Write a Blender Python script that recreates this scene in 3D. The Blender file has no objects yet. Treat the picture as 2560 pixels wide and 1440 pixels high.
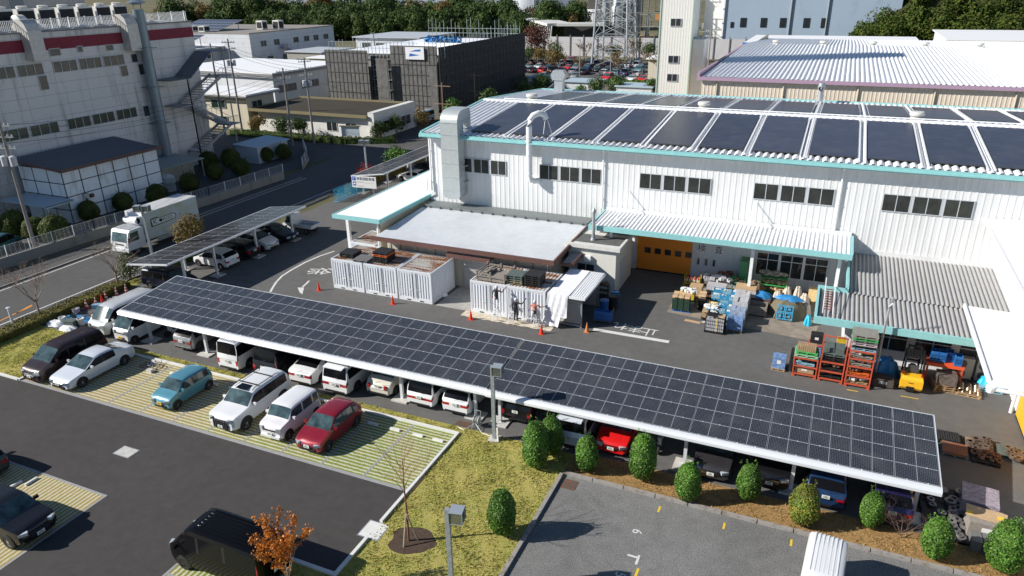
import bpy, bmesh, math, random
from mathutils import Vector, Matrix
random.seed(7)
sc = bpy.context.scene
R_ = math.radians
# ---------------------------------------------------------------- camera
F_PX, YAW, PITCH, ROLL, CAM_H = 1813.52, R_(-23.935), R_(22.952), R_(-0.957), 22.0
def cam_axes():
    cy, sy, cp, sp = math.cos(YAW), math.sin(YAW), math.cos(PITCH), math.sin(PITCH)
    f = Vector((sy*cp, cy*cp, -sp)); r = Vector((cy, -sy, 0)); u = r.cross(f)
    cr, sr = math.cos(ROLL), math.sin(ROLL)
    return cr*r + sr*u, -sr*r + cr*u, f
CR, CU, CF = cam_axes()
cam = bpy.data.cameras.new('camera'); camo = bpy.data.objects.new('camera', cam); sc.collection.objects.link(camo)
camo.matrix_world = Matrix(((CR.x, CU.x, -CF.x, 0), (CR.y, CU.y, -CF.y, 0), (CR.z, CU.z, -CF.z, CAM_H), (0, 0, 0, 1)))
cam.sensor_width = 36; cam.lens = F_PX/2560*36; cam.clip_start = 0.5; cam.clip_end = 5000
sc.camera = camo
def P(px, py, z=0.0):
    "point at height z seen at a pixel of the 2560x1440 photograph (used for measuring the site plan)"
    d = CR*(px-1280) - CU*(py-720) + CF*F_PX
    t = (z-CAM_H)/d.z
    return Vector((d.x*t, d.y*t, z))
# ---------------------------------------------------------------- light
SUN_EL, SUN_DIR = R_(31.5), R_(29.5)           # elevation; heading of the shadows from +X
w = bpy.data.worlds.new('World'); sc.world = w; w.use_nodes = True
nt = w.node_tree; bg = nt.nodes['Background']
sky = nt.nodes.new('ShaderNodeTexSky'); sky.sky_type = 'NISHITA'; sky.sun_disc = False
sky.sun_elevation = SUN_EL; sky.sun_rotation = R_(270) - SUN_DIR
sky.air_density = 1.0; sky.dust_density = 0.1; sky.ozone_density = 3.5
nt.links.new(sky.outputs[0], bg.inputs[0]); bg.inputs[1].default_value = 0.062
sun = bpy.data.lights.new('sun', 'SUN'); sun.energy = 4.7; sun.angle = R_(0.5); sun.color = (1, .95, .87)
suno = bpy.data.objects.new('sun', sun); sc.collection.objects.link(suno)
ld = Vector((math.cos(SUN_EL)*math.cos(SUN_DIR), math.cos(SUN_EL)*math.sin(SUN_DIR), -math.sin(SUN_EL)))
suno.rotation_euler = ld.to_track_quat('-Z', 'Y').to_euler(); suno.location = (-60, -40, 60)
sc.view_settings.view_transform = 'Standard'; sc.view_settings.look = 'None'
sc.view_settings.gamma = 1; sc.view_settings.exposure = 0.52
try: sc.cycles.max_bounces = 6; sc.cycles.diffuse_bounces = 3
except Exception: pass
# ---------------------------------------------------------------- mesh builder
C = sc.collection
class MB:
    def __init__(s): s.v = []; s.f = []; s.m = []; s.uv = {}
    def face(s, pts, m=0, uv=None):
        i = len(s.v); s.v += [tuple(p) for p in pts]; s.f.append(tuple(range(i, i+len(pts)))); s.m.append(m)
        if uv: s.uv[len(s.f)-1] = uv
    def box(s, x0, x1, y0, y1, z0, z1, m=0):
        i = len(s.v)
        s.v += [(x0,y0,z0),(x1,y0,z0),(x1,y1,z0),(x0,y1,z0),(x0,y0,z1),(x1,y0,z1),(x1,y1,z1),(x0,y1,z1)]
        for q in ((3,2,1,0),(4,5,6,7),(0,1,5,4),(1,2,6,5),(2,3,7,6),(3,0,4,7)):
            s.f.append(tuple(i+k for k in q)); s.m.append(m)
    def obox(s, c, sz, rz=0.0, m=0, M=None):
        M = M or Matrix.Rotation(rz, 3, 'Z'); i = len(s.v); c = Vector(c)
        for k in ((-1,-1,-1),(1,-1,-1),(1,1,-1),(-1,1,-1),(-1,-1,1),(1,-1,1),(1,1,1),(-1,1,1)):
            s.v.append(tuple(c + M @ Vector((k[0]*sz[0]/2, k[1]*sz[1]/2, k[2]*sz[2]/2))))
        for q in ((3,2,1,0),(4,5,6,7),(0,1,5,4),(1,2,6,5),(2,3,7,6),(3,0,4,7)):
            s.f.append(tuple(i+k for k in q)); s.m.append(m)
    def bar(s, a, b, w, h=None, m=0):
        a = Vector(a); b = Vector(b); d = b-a; L = d.length
        if L < 1e-6: return
        M = d.to_track_quat('Z', 'Y').to_matrix(); s.obox((a+b)/2, (w, h or w, L), m=m, M=M)
    def prism(s, pts, z0, z1, m=0, mt=None):
        "pts: xy polygon, counter-clockwise"
        n = len(pts); i = len(s.v)
        s.v += [(p[0], p[1], z0) for p in pts] + [(p[0], p[1], z1) for p in pts]
        s.f.append(tuple(i+k for k in reversed(range(n)))); s.m.append(m)
        s.f.append(tuple(i+n+k for k in range(n))); s.m.append(m if mt is None else mt)
        for k in range(n):
            q = (k+1) % n; s.f.append((i+k, i+q, i+n+q, i+n+k)); s.m.append(m)
    def ext(s, prof, a, b, m=0, close=True, caps=True):
        "extrude a closed profile of 3D points from offset a to offset b (vectors)"
        a = Vector(a); b = Vector(b); n = len(prof); i = len(s.v)
        s.v += [tuple(Vector(p)+a) for p in prof] + [tuple(Vector(p)+b) for p in prof]
        for k in range(n if close else n-1):
            q = (k+1) % n; s.f.append((i+k, i+q, i+n+q, i+n+k)); s.m.append(m)
        if caps and close:
            s.f.append(tuple(i+k for k in reversed(range(n)))); s.m.append(m)
            s.f.append(tuple(i+n+k for k in range(n))); s.m.append(m)
    def tube(s, path, r, n=8, m=0, caps=True):
        path = [Vector(p) for p in path]; rs = r if isinstance(r, (list, tuple)) else [r]*len(path)
        i0 = len(s.v); up = Vector((0.13, 0.21, 0.97))
        for k, p in enumerate(path):
            d = (path[min(k+1, len(path)-1)] - path[max(k-1, 0)]).normalized()
            a = d.cross(up)
            if a.length < 0.05: a = d.cross(Vector((1, 0, 0)))
            a.normalize(); b = d.cross(a)
            for j in range(n):
                t = 2*math.pi*j/n; s.v.append(tuple(p + (a*math.cos(t) + b*math.sin(t))*rs[k]))
        for k in range(len(path)-1):
            for j in range(n):
                q = (j+1) % n; s.f.append((i0+k*n+j, i0+k*n+q, i0+(k+1)*n+q, i0+(k+1)*n+j)); s.m.append(m)
        if caps:
            s.f.append(tuple(i0+j for j in reversed(range(n)))); s.m.append(m)
            s.f.append(tuple(i0+(len(path)-1)*n+j for j in range(n))); s.m.append(m)
    def lathe(s, prof, c=(0,0,0), n=16, m=0, axis='z', capb=True, capt=True):
        i0 = len(s.v); c = Vector(c)
        for (r, z) in prof:
            for j in range(n):
                t = 2*math.pi*j/n; x, y = r*math.cos(t), r*math.sin(t)
                p = (x, y, z) if axis == 'z' else ((z, x, y) if axis == 'x' else (y, z, x))
                s.v.append(tuple(c+Vector(p)))
        for k in range(len(prof)-1):
            for j in range(n):
                q = (j+1) % n; s.f.append((i0+k*n+j, i0+k*n+q, i0+(k+1)*n+q, i0+(k+1)*n+j)); s.m.append(m)
        if capb: s.f.append(tuple(i0+j for j in reversed(range(n)))); s.m.append(m)
        if capt: s.f.append(tuple(i0+(len(prof)-1)*n+j for j in range(n))); s.m.append(m)
    def rotz(s, a, c=(0,0)):
        ca, sa = math.cos(a), math.sin(a)
        s.v = [(c[0]+(x-c[0])*ca-(y-c[1])*sa, c[1]+(x-c[0])*sa+(y-c[1])*ca, z) for x, y, z in s.v]; return s
    def mesh(s, name, mats, smooth=None, off=None):
        me = bpy.data.meshes.new(name)
        v = s.v if off is None else [(x-off[0], y-off[1], z-off[2]) for x, y, z in s.v]
        me.from_pydata(v, [], s.f)
        for m in (mats if isinstance(mats, (list, tuple)) else [mats]): me.materials.append(m)
        me.polygons.foreach_set('material_index', s.m)
        if s.uv:
            ul = me.uv_layers.new(name='UVMap')
            for fi, uv in s.uv.items():
                for li, c in zip(me.polygons[fi].loop_indices, uv): ul.data[li].uv = c
        if smooth is not None:
            bm = bmesh.new(); bm.from_mesh(me)
            bmesh.ops.remove_doubles(bm, verts=bm.verts, dist=0.0005)
            bmesh.ops.recalc_face_normals(bm, faces=bm.faces)
            for f in bm.faces: f.smooth = True
            for e in bm.edges:
                e.smooth = not (len(e.link_faces) != 2 or e.calc_face_angle(0) > R_(smooth))
            bm.to_mesh(me); bm.free()
        me.update(); return me
def link(name, me, parent=None, loc=(0,0,0)):
    o = bpy.data.objects.new(name, me); C.objects.link(o); o.location = loc
    if parent: o.parent = parent
    return o
def tag(o, label=None, cat=None, group=None, kind=None):
    if label: o['label'] = label
    if cat: o['category'] = cat
    if group: o['group'] = group
    if kind: o['kind'] = kind
    return o
def thing(name, label, cat, loc=(0,0,0), rz=0.0, group=None):
    o = bpy.data.objects.new(name, None); C.objects.link(o); o.empty_display_size = 0.2
    o.location = loc; o.rotation_euler = (0, 0, rz); return tag(o, label, cat, group)
def part(T, name, mb, mats, smooth=None, world=False, label=None):
    "a mesh under a thing; world=True when the builder holds site coordinates"
    off = None
    if world:
        off = Vector(T.location); q = T.parent
        while q: off += Vector(q.location); q = q.parent
    o = link(name, mb.mesh(name, mats, smooth, off), T)
    if label: o['label'] = label
    return o
def single(name, mb, mats, label, cat, group=None, smooth=None, loc=(0,0,0), rz=0.0):
    o = link(name, mb.mesh(name, mats, smooth), None, loc); o.rotation_euler = (0, 0, rz)
    return tag(o, label, cat, group)
def struct(name, mb, mats, smooth=None):
    return tag(link(name, mb.mesh(name, mats, smooth)), kind='structure')
def copy_tree(o, parent=None):
    c = o.copy(); C.objects.link(c); c.parent = parent
    for ch in list(o.children): copy_tree(ch, c)
    return c
def place(o, loc, rz=0.0, label=None, group=None, scale=None):
    c = copy_tree(o) if o.get('_used') else o
    o['_used'] = 1
    if '_used' in c and c is not o: del c['_used']
    c.location = loc; c.rotation_euler = (0, 0, rz)
    if label: c['label'] = label
    if group: c['group'] = group
    if scale: c.scale = (scale,)*3 if isinstance(scale, (int, float)) else scale
    return c
# ---------------------------------------------------------------- materials
MATS = {}
def ramp(nt, fac, c0, c1, p0=0.3, p1=0.7):
    r = nt.nodes.new('ShaderNodeValToRGB'); r.color_ramp.elements[0].position = p0; r.color_ramp.elements[1].position = p1
    r.color_ramp.elements[0].color = (*c0, 1); r.color_ramp.elements[1].color = (*c1, 1)
    nt.links.new(fac, r.inputs[0]); return r.outputs[0]
def noise(nt, scale, detail=4, rough=.6, vec=None, dist=0.0):
    n = nt.nodes.new('ShaderNodeTexNoise'); n.inputs['Scale'].default_value = scale
    n.inputs['Detail'].default_value = detail; n.inputs['Roughness'].default_value = rough; n.inputs['Distortion'].default_value = dist
    if vec: nt.links.new(vec, n.inputs['Vector'])
    return n.outputs['Fac']
def coords(nt, scale=(1,1,1), kind='Object', rot=(0,0,0)):
    t = nt.nodes.new('ShaderNodeTexCoord'); m = nt.nodes.new('ShaderNodeMapping')
    m.inputs['Scale'].default_value = scale; m.inputs['Rotation'].default_value = rot
    nt.links.new(t.outputs[kind], m.inputs[0]); return m.outputs[0]
def wpos(nt, scale=(1,1,1)):
    t = nt.nodes.new('ShaderNodeNewGeometry'); m = nt.nodes.new('ShaderNodeMapping'); m.inputs['Scale'].default_value = scale
    nt.links.new(t.outputs['Position'], m.inputs[0]); return m.outputs[0]
def math_(nt, op, a, b=None, c=None):
    m = nt.nodes.new('ShaderNodeMath'); m.operation = op
    for i, x in enumerate((a, b, c)):
        if x is None: continue
        if isinstance(x, (int, float)): m.inputs[i].default_value = x
        else: nt.links.new(x, m.inputs[i])
    return m.outputs[0]
def mixc(nt, fac, a, b, mode='MIX'):
    m = nt.nodes.new('ShaderNodeMix'); m.data_type = 'RGBA'; m.blend_type = mode
    for s, x in ((0, fac), (6, a), (7, b)):
        if isinstance(x, (int, float)): m.inputs[s].default_value = x
        elif isinstance(x, tuple): m.inputs[s].default_value = (*x, 1)
        else: nt.links.new(x, m.inputs[s])
    return m.outputs[2]
def bump(nt, h, strength=.3, dist=.02):
    b = nt.nodes.new('ShaderNodeBump'); b.inputs['Strength'].default_value = strength; b.inputs['Distance'].default_value = dist
    nt.links.new(h, b.inputs['Height']); return b.outputs[0]
def mat(name, col, rough=.6, metal=0.0, spec=.5, coat=0.0, vary=0.0, vscale=3.0, bumps=0.0, bscale=40, trans=0.0):
    if name in MATS: return MATS[name]
    m = bpy.data.materials.new(name); m.use_nodes = True; nt = m.node_tree; b = nt.nodes['Principled BSDF']
    b.inputs['Base Color'].default_value = (*col, 1); b.inputs['Roughness'].default_value = rough
    b.inputs['Metallic'].default_value = metal; b.inputs['Specular IOR Level'].default_value = spec
    b.inputs['Coat Weight'].default_value = coat; b.inputs['Coat Roughness'].default_value = 0.04
    if trans: b.inputs['Transmission Weight'].default_value = trans
    if vary:
        v = wpos(nt); n = noise(nt, vscale, 6, .65, v)
        nt.links.new(ramp(nt, n, tuple(c*(1-vary) for c in col), tuple(min(1, c*(1+vary)) for c in col)), b.inputs['Base Color'])
    if bumps:
        v = wpos(nt); nt.links.new(bump(nt, noise(nt, bscale, 5, .7, v), bumps), b.inputs['Normal'])
    MATS[name] = m; return m
def newmat(name):
    m = bpy.data.materials.new(name); m.use_nodes = True; MATS[name] = m
    return m, m.node_tree, m.node_tree.nodes['Principled BSDF']
def asphalt(name, base, amp=.25, speck=.5, tint=(1,1,1), patch=.5, stain=.35, crack=.28):
    m, nt, b = newmat(name); v = wpos(nt)
    big = noise(nt, .22, 5, .6, v, .6); mid = noise(nt, 1.7, 5, .65, v); fine = noise(nt, 22, 4, .75, v)
    lo = tuple(base*(1-amp)*t for t in tint); hi = tuple(base*(1+amp)*t for t in tint)
    c = ramp(nt, big, lo, hi, .3, .7)
    c = mixc(nt, patch, c, ramp(nt, mid, tuple(base*.78*t for t in tint), tuple(base*1.2*t for t in tint), .35, .65), 'MIX')
    c2 = ramp(nt, fine, (1-speck,)*3, (1+speck,)*3, .3, .7)
    mm = nt.nodes.new('ShaderNodeVectorMath'); mm.operation = 'MULTIPLY'; nt.links.new(c, mm.inputs[0]); nt.links.new(c2, mm.inputs[1])
    vo = nt.nodes.new('ShaderNodeTexVoronoi'); vo.feature = 'DISTANCE_TO_EDGE'; vo.inputs['Scale'].default_value = .13
    wv = nt.nodes.new('ShaderNodeVectorMath'); wv.operation = 'ADD'; nz = nt.nodes.new('ShaderNodeTexNoise'); nz.inputs['Scale'].default_value = .5; nz.inputs['Detail'].default_value = 6; nt.links.new(v, nz.inputs['Vector']); sc3 = nt.nodes.new('ShaderNodeVectorMath'); sc3.operation = 'SCALE'; sc3.inputs['Scale'].default_value = 4; nt.links.new(nz.outputs['Color'], sc3.inputs[0]); nt.links.new(v, wv.inputs[0]); nt.links.new(sc3.outputs[0], wv.inputs[1]); nt.links.new(wv.outputs[0], vo.inputs['Vector'])
    ck = math_(nt, 'MULTIPLY', math_(nt, 'LESS_THAN', vo.outputs['Distance'], .0025), crack)
    st = ramp(nt, noise(nt, .6, 6, .75, v, 1.2), (0,0,0), (stain,)*3, .60, .72)
    cc = mixc(nt, ck, mixc(nt, st, mm.outputs[0], tuple(base*.5*t for t in tint)), tuple(base*.35*t for t in tint))
    sp = ramp(nt, noise(nt, .35, 3, .7, wpos(nt, (.25,1.4,1)), .8), (0,0,0), (stain*.8,)*3, .62, .74)
    cc = mixc(nt, sp, cc, tuple(min(1, base*1.45*t) for t in tint))
    nt.links.new(cc, b.inputs['Base Color']); b.inputs['Roughness'].default_value = .9
    b.inputs['Specular IOR Level'].default_value = .25
    nt.links.new(bump(nt, fine, .5, .01), b.inputs['Normal']); return m
def turf(name, a, b_, c_, s1=.5, s2=6, p=(.35,.6)):
    m, nt, b = newmat(name); v = wpos(nt)
    n1 = noise(nt, s1, 5, .65, v, .4); n2 = noise(nt, s2, 6, .75, v); n3 = noise(nt, 28, 4, .8, v)
    c = ramp(nt, n1, a, b_, *p); c = mixc(nt, ramp(nt, n2, (0,0,0), (.85,)*3, .42, .66), c, c_)
    c2 = ramp(nt, n3, (.5,)*3, (1.5,)*3, .3, .7)
    mm = nt.nodes.new('ShaderNodeVectorMath'); mm.operation = 'MULTIPLY'; nt.links.new(c, mm.inputs[0]); nt.links.new(c2, mm.inputs[1])
    nt.links.new(mm.outputs[0], b.inputs['Base Color']); b.inputs['Roughness'].default_value = 1; b.inputs['Specular IOR Level'].default_value = .1
    nt.links.new(bump(nt, n3, 1.0, .05), b.inputs['Normal']); return m
def steel_white(name, col=(.8,.81,.82), rough=.45, streak=.10, dirt=(.45,.43,.38), damt=.25, sc_=(1.2,1.2,.12)):
    m, nt, b = newmat(name); v = wpos(nt, sc_); n = noise(nt, 1.6, 6, .7, v); n2 = noise(nt, .35, 4, .6, wpos(nt))
    c = ramp(nt, n, tuple(x*(1-streak) for x in col), col, .35, .62)
    c = mixc(nt, ramp(nt, n2, (0,0,0), (damt,)*3, .5, .75), c, dirt)
    nt.links.new(c, b.inputs['Base Color']); b.inputs['Roughness'].default_value = rough; return m
def stained(name, col, dark, sc_=(1,1,.1), scale=1.2, p=(.5,.72), rough=.8, lines=None):
    "wall panels with run-down stains and joint lines; lines = (horizontal pitch, vertical pitch, axis)"
    m, nt, b = newmat(name); v = wpos(nt, sc_); n = noise(nt, scale, 6, .75, v); g = noise(nt, .25, 4, .6, wpos(nt))
    f = math_(nt, 'MULTIPLY', ramp(nt, n, (0,0,0), (1,1,1), *p), ramp(nt, g, (0,0,0), (1,1,1), .35, .6))
    c = mixc(nt, f, col, dark)
    if lines:
        s = nt.nodes.new('ShaderNodeSeparateXYZ'); t = nt.nodes.new('ShaderNodeNewGeometry'); nt.links.new(t.outputs['Position'], s.inputs[0])
        fz = math_(nt, 'FRACT', math_(nt, 'DIVIDE', s.outputs['Z'], lines[0])); fy = math_(nt, 'FRACT', math_(nt, 'DIVIDE', s.outputs[lines[2]], lines[1]))
        ln = math_(nt, 'MAXIMUM', math_(nt, 'LESS_THAN', fz, .05/lines[0]), math_(nt, 'LESS_THAN', fy, .05/lines[1]))
        c = mixc(nt, math_(nt, 'MULTIPLY', ln, .6), c, tuple(x*.35 for x in col))
    nt.links.new(c, b.inputs['Base Color']); b.inputs['Roughness'].default_value = rough; return m
def rusty(name, base, rust, scale=2.5, p=(.45,.6), rough=.6, sc_=(1,1,1)):
    m, nt, b = newmat(name); n = noise(nt, scale, 7, .72, wpos(nt, sc_), .3); n2 = noise(nt, 12, 4, .7, wpos(nt))
    r = ramp(nt, n2, tuple(x*.5 for x in rust), tuple(min(1, x*1.5) for x in rust), .3, .7)
    nt.links.new(mixc(nt, ramp(nt, n, (0,0,0), (1,1,1), *p), base, r), b.inputs['Base Color']); b.inputs['Roughness'].default_value = rough; return m
def solar(name, nx, ny, cell, line, lw=.09, rough=.12, mid=False, vary=.12):
    m, nt, b = newmat(name); t = nt.nodes.new('ShaderNodeTexCoord'); s = nt.nodes.new('ShaderNodeSeparateXYZ'); nt.links.new(t.outputs['UV'], s.inputs[0])
    def ln(x, n): 
        f = math_(nt, 'FRACT', math_(nt, 'MULTIPLY', x, n)); return math_(nt, 'GREATER_THAN', math_(nt, 'ABSOLUTE', math_(nt, 'SUBTRACT', f, .5)), .5-lw/2)
    l = ln(s.outputs[1], ny)
    if nx: l = math_(nt, 'MAXIMUM', ln(s.outputs[0], nx), l)
    oi = nt.nodes.new('ShaderNodeObjectInfo')
    cc = ramp(nt, oi.outputs['Random'], tuple(x*(1-vary) for x in cell), tuple(x*(1+vary) for x in cell), 0, 1)
    c = mixc(nt, l, cc, line)
    if mid:
        d = math_(nt, 'LESS_THAN', math_(nt, 'ABSOLUTE', math_(nt, 'SUBTRACT', s.outputs[0], .5)), .008)
        c = mixc(nt, d, c, (.30,.32,.36))
    d = noise(nt, .9, 5, .6, wpos(nt)); c = mixc(nt, ramp(nt, d, (0,0,0), (.10,)*3, .45, .75), c, (.3,.29,.27))
    nt.links.new(c, b.inputs['Base Color']); b.inputs['Roughness'].default_value = rough; b.inputs['Specular IOR Level'].default_value = .22; return m
def leafm(name, cols, rough=.55, trans=.12, spec=.35):
    m, nt, b = newmat(name); g = nt.nodes.new('ShaderNodeNewGeometry')
    r = nt.nodes.new('ShaderNodeValToRGB'); e = r.color_ramp.elements
    e[0].color = (*cols[0], 1); e[0].position = 0; e[1].color = (*cols[-1], 1); e[1].position = 1
    for i, c in enumerate(cols[1:-1]): x = e.new((i+1)/(len(cols)-1)); x.color = (*c, 1)
    nt.links.new(g.outputs['Random Per Island'], r.inputs[0])
    n = noise(nt, .9, 3, .6, wpos(nt)); mm = nt.nodes.new('ShaderNodeVectorMath'); mm.operation = 'MULTIPLY'
    nt.links.new(r.outputs[0], mm.inputs[0]); nt.links.new(ramp(nt, n, (.6,)*3, (1.35,)*3, .35, .65), mm.inputs[1])
    nt.links.new(mm.outputs[0], b.inputs['Base Color']); b.inputs['Roughness'].default_value = rough; b.inputs['Specular IOR Level'].default_value = spec
    if trans:
        td = nt.nodes.new('ShaderNodeBsdfTranslucent'); nt.links.new(mm.outputs[0], td.inputs[0]); ms = nt.nodes.new('ShaderNodeMixShader')
        ms.inputs[0].default_value = trans; out = nt.nodes['Material Output']
        nt.links.new(b.outputs[0], ms.inputs[1]); nt.links.new(td.outputs[0], ms.inputs[2]); nt.links.new(ms.outputs[0], out.inputs[0])
    return m
# shared palette
WHITE_WALL = steel_white('white_ribbed_steel', (.74,.75,.76))
ROOF_WHITE = steel_white('white_roof_steel', (.82,.83,.85), .4, .08, (.5,.5,.5), .2)
ROOF_GREY = steel_white('grey_roof_steel', (.36,.36,.36), .5, .12, (.3,.28,.25), .3)
ROOF_SILVER = steel_white('silver_roof_steel', (.70,.73,.76), .4, .10, (.4,.4,.4), .3)
TEAL = mat('pale_teal_trim', (.27,.56,.57), .5, vary=.08)
WHITE = mat('white_paint', (.78,.79,.80), .5, vary=.05)
GALV = mat('galvanised_steel', (.42,.45,.47), .45, .5, vary=.15)
ALU = mat('white_aluminium', (.72,.74,.77), .35, .2)
CONC = mat('concrete', (.34,.33,.31), .9, vary=.22, vscale=2.5, bumps=.2)
CONC_L = mat('pale_concrete', (.50,.49,.46), .9, vary=.15, vscale=3)
BLACK = mat('black_plastic', (.012,.012,.013), .5)
DARK = mat('dark_opening', (.01,.01,.012), .7)
GLASS_D = mat('dark_window_glass', (.025,.03,.035), .07, spec=.6)
GLASS_W = mat('frosted_window_glass', (.035,.038,.036), .25, spec=.5, vary=.4, vscale=1.2)
FRAME = mat('window_frame_grey', (.50,.53,.56), .4)
YELLOW = mat('yellow_paint', (.75,.52,.03), .5)
REDP = mat('red_plastic', (.75,.05,.02), .45)
ORANGE_DOOR = mat('orange_door', (.80,.25,.02), .45, vary=.05)
PAINTW = mat('road_paint_white', (.62,.62,.60), .8, vary=.2, vscale=9)
SOIL = mat('soil', (.07,.045,.03), 1, vary=.4, vscale=5, bumps=.8)
RUBBER = mat('tyre_rubber', (.015,.015,.016), .75)
# ---------------------------------------------------------------- ground sheets
A_YARD = asphalt('yard_asphalt', .125, .14, .16, (1,.98,.95), .35)
A_NEW = asphalt('new_asphalt', .060, .14, .18, (1,.93,.90), .4)
A_OLD = asphalt('old_asphalt', .18, .25, .75, (1,.99,.96), .4)
A_ROAD = asphalt('road_asphalt', .095, .12, .15, (1,.98,.96), .3)
LAWN = turf('dry_lawn', (.24,.29,.05), (.44,.39,.11), (.54,.44,.17), .5, 3.5, (.32,.62))
DRY = turf('dry_bed', (.40,.24,.10), (.50,.30,.13), (.22,.16,.06), .6, 4)
EARTH = turf('far_ground', (.10,.11,.04), (.20,.17,.11), (.14,.13,.10), .02, .3)
mb = MB(); mb.box(-1500, 1500, -200, 2500, -1, -.03); struct('ground', mb, EARTH)
def sheet(name, pts, z, m):
    mb = MB(); mb.face([(p[0], p[1], z) for p in pts]); return struct(name, mb, m)
sheet('yard', [(-49.4,28.9),(40,28.9),(40,98),(-49.4,98)], 0.0, A_YARD)
sheet('road', [(-61.7,-20),(-50.9,-20),(-50.9,72),(-49.4,76),(-49.4,98),(-72,98),(-72,86),(-62,80)], -.008, A_ROAD)
sheet('far_road', [(-140,98),(40,98),(40,112),(-140,112)], -.012, A_ROAD)
sheet('side_road', [(-64,98),(-49,98),(-49,165),(-60,165)], -.004, A_ROAD)
sheet('factory_yard', [(-110,20),(-65.6,20),(-62.4,90),(-110,90)], -.012, A_ROAD)
sheet('car_park', [(-49,-20),(-15.95,-20),(-15.95,28.4),(-43.3,28.4),(-43.3,23.2),(-49,23.2)], 0.0, A_NEW)
sheet('old_car_park', [(-9.55,-20),(40,-20),(40,27.2),(-9.55,27.2)], .004, A_OLD)
sheet('lawn', [(-18.3,-20),(-9.6,-20),(-9.6,28.95),(-15.9,28.95),(-15.9,17.65),(-18.3,17.65)], .008, LAWN)
sheet('lawn_strip', [(-43.3,28.35),(-15.9,28.35),(-15.9,28.95),(-43.3,28.95)], .008, LAWN)
sheet('lawn_corner', [(-50.9,23.25),(-43.3,23.25),(-43.3,28.95),(-49.4,28.95),(-49.4,38),(-50.9,38)], .008, LAWN)
sheet('planting_bed', [(-9.6,27.3),(40,27.3),(40,29.25),(-9.6,29.25)], .010, DRY)
sheet('concrete_apron', [(-25.0,42.4),(-15.5,42.4),(-15.5,54.9),(-25.0,54.9)], .006, CONC)
sheet('stacking_apron', [(-9.0,47.5),(.8,46.5),(1.6,54.9),(-9.0,54.9)], .006, mat('worn_concrete', (.25,.21,.17), .9, vary=.3, vscale=1.5, bumps=.2))
# grass-grid parking: concrete strips with grass between, bays 2.5 m
def gridmat(name, axis, pitch):
    m, nt, b = newmat(name); g = nt.nodes.new('ShaderNodeNewGeometry'); s = nt.nodes.new('ShaderNodeSeparateXYZ'); nt.links.new(g.outputs[0], s.inputs[0])
    v = wpos(nt); fine = noise(nt, 14, 4, .7, v); n1 = noise(nt, .33, 4, .55, v, .3)
    wob = math_(nt, 'MULTIPLY', math_(nt, 'SUBTRACT', noise(nt, 5, 3, .6, v), .5), .5)
    f = math_(nt, 'FRACT', math_(nt, 'ADD', math_(nt, 'DIVIDE', s.outputs[axis], pitch), wob))
    strip = math_(nt, 'LESS_THAN', f, .42)
    gx = ramp(nt, math_(nt, 'ADD', math_(nt, 'MULTIPLY', math_(nt, 'ADD', s.outputs[0], 43), .02), n1), (0,0,0), (1,1,1), .72, .98); grass = mixc(nt, gx, (.34,.27,.09), (.17,.26,.035))
    grass = mixc(nt, ramp(nt, fine, (0,0,0), (.6,)*3, .4, .7), grass, (.24,.17,.07))
    conc = ramp(nt, fine, (.46,.42,.30), (.60,.56,.43), .3, .7)
    nt.links.new(mixc(nt, strip, grass, conc), b.inputs['Base Color']); b.inputs['Roughness'].default_value = 1
    return m
GX = gridmat('grass_grid_x', 'Y', .235); GY = gridmat('grass_grid_y', 'X', .235)
sheet('grass_grid_bays', [(-43.2,23.4),(-16.0,23.4),(-16.0,28.2),(-43.2,28.2)], .006, GX)
KERB = mat('kerb_concrete', (.44,.43,.41), .9, vary=.15, vscale=4)
KERBW = mat('new_kerb_white', (.66,.66,.64), .85, vary=.08, vscale=4)
JOINT = mat('bay_divider', (.30,.30,.31), .9, vary=.1)
mb = MB()
mb.box(-43.3,-15.9, 23.2,23.4, -.02,.012)
for i in range(1, 11): x = -15.9-2.5*i-(.05 if i else 0); mb.box(x-.06, x+.06, 23.402, 28.198, -.02, .011)
struct('bay_divider_lines', mb, JOINT)
mb = MB()
mb.box(-43.4,-15.75, 28.2,28.36, -.02,.12); mb.box(-15.9,-15.75, 20.95,28.19, -.02,.12); mb.box(-15.9,-15.75, 17.5,19.85, -.02,.12); mb.box(-18.4,-15.91,17.5,17.65,-.02,.12); mb.box(-18.45,-18.3,2,17.49,-.02,.12)
mb.box(-43.4,-43.25, 23.2,28.19,-.02,.10); mb.box(-50.5,-43.41,23.15,23.3,-.02,.10)
mb.box(-21.5,-15.91,15.1,15.28,-.02,.1) if 0 else None
struct('kerb', mb, KERBW)
mb = MB()
for i in range(0, 26): mb.box(-9.55+i*1.5, -9.55+i*1.5+1.46, 27.2-.0, 27.38, -.02, .13)
for i in range(0, 24): mb.box(-9.68, -9.5, 27.15-(i+1)*1.5+.04, 27.15-i*1.5, -.02, .13)
struct('old_kerb', mb, rusty('old_kerb_concrete', (.30,.28,.26), (.14,.10,.07), 3, (.5,.7), .9))
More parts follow.
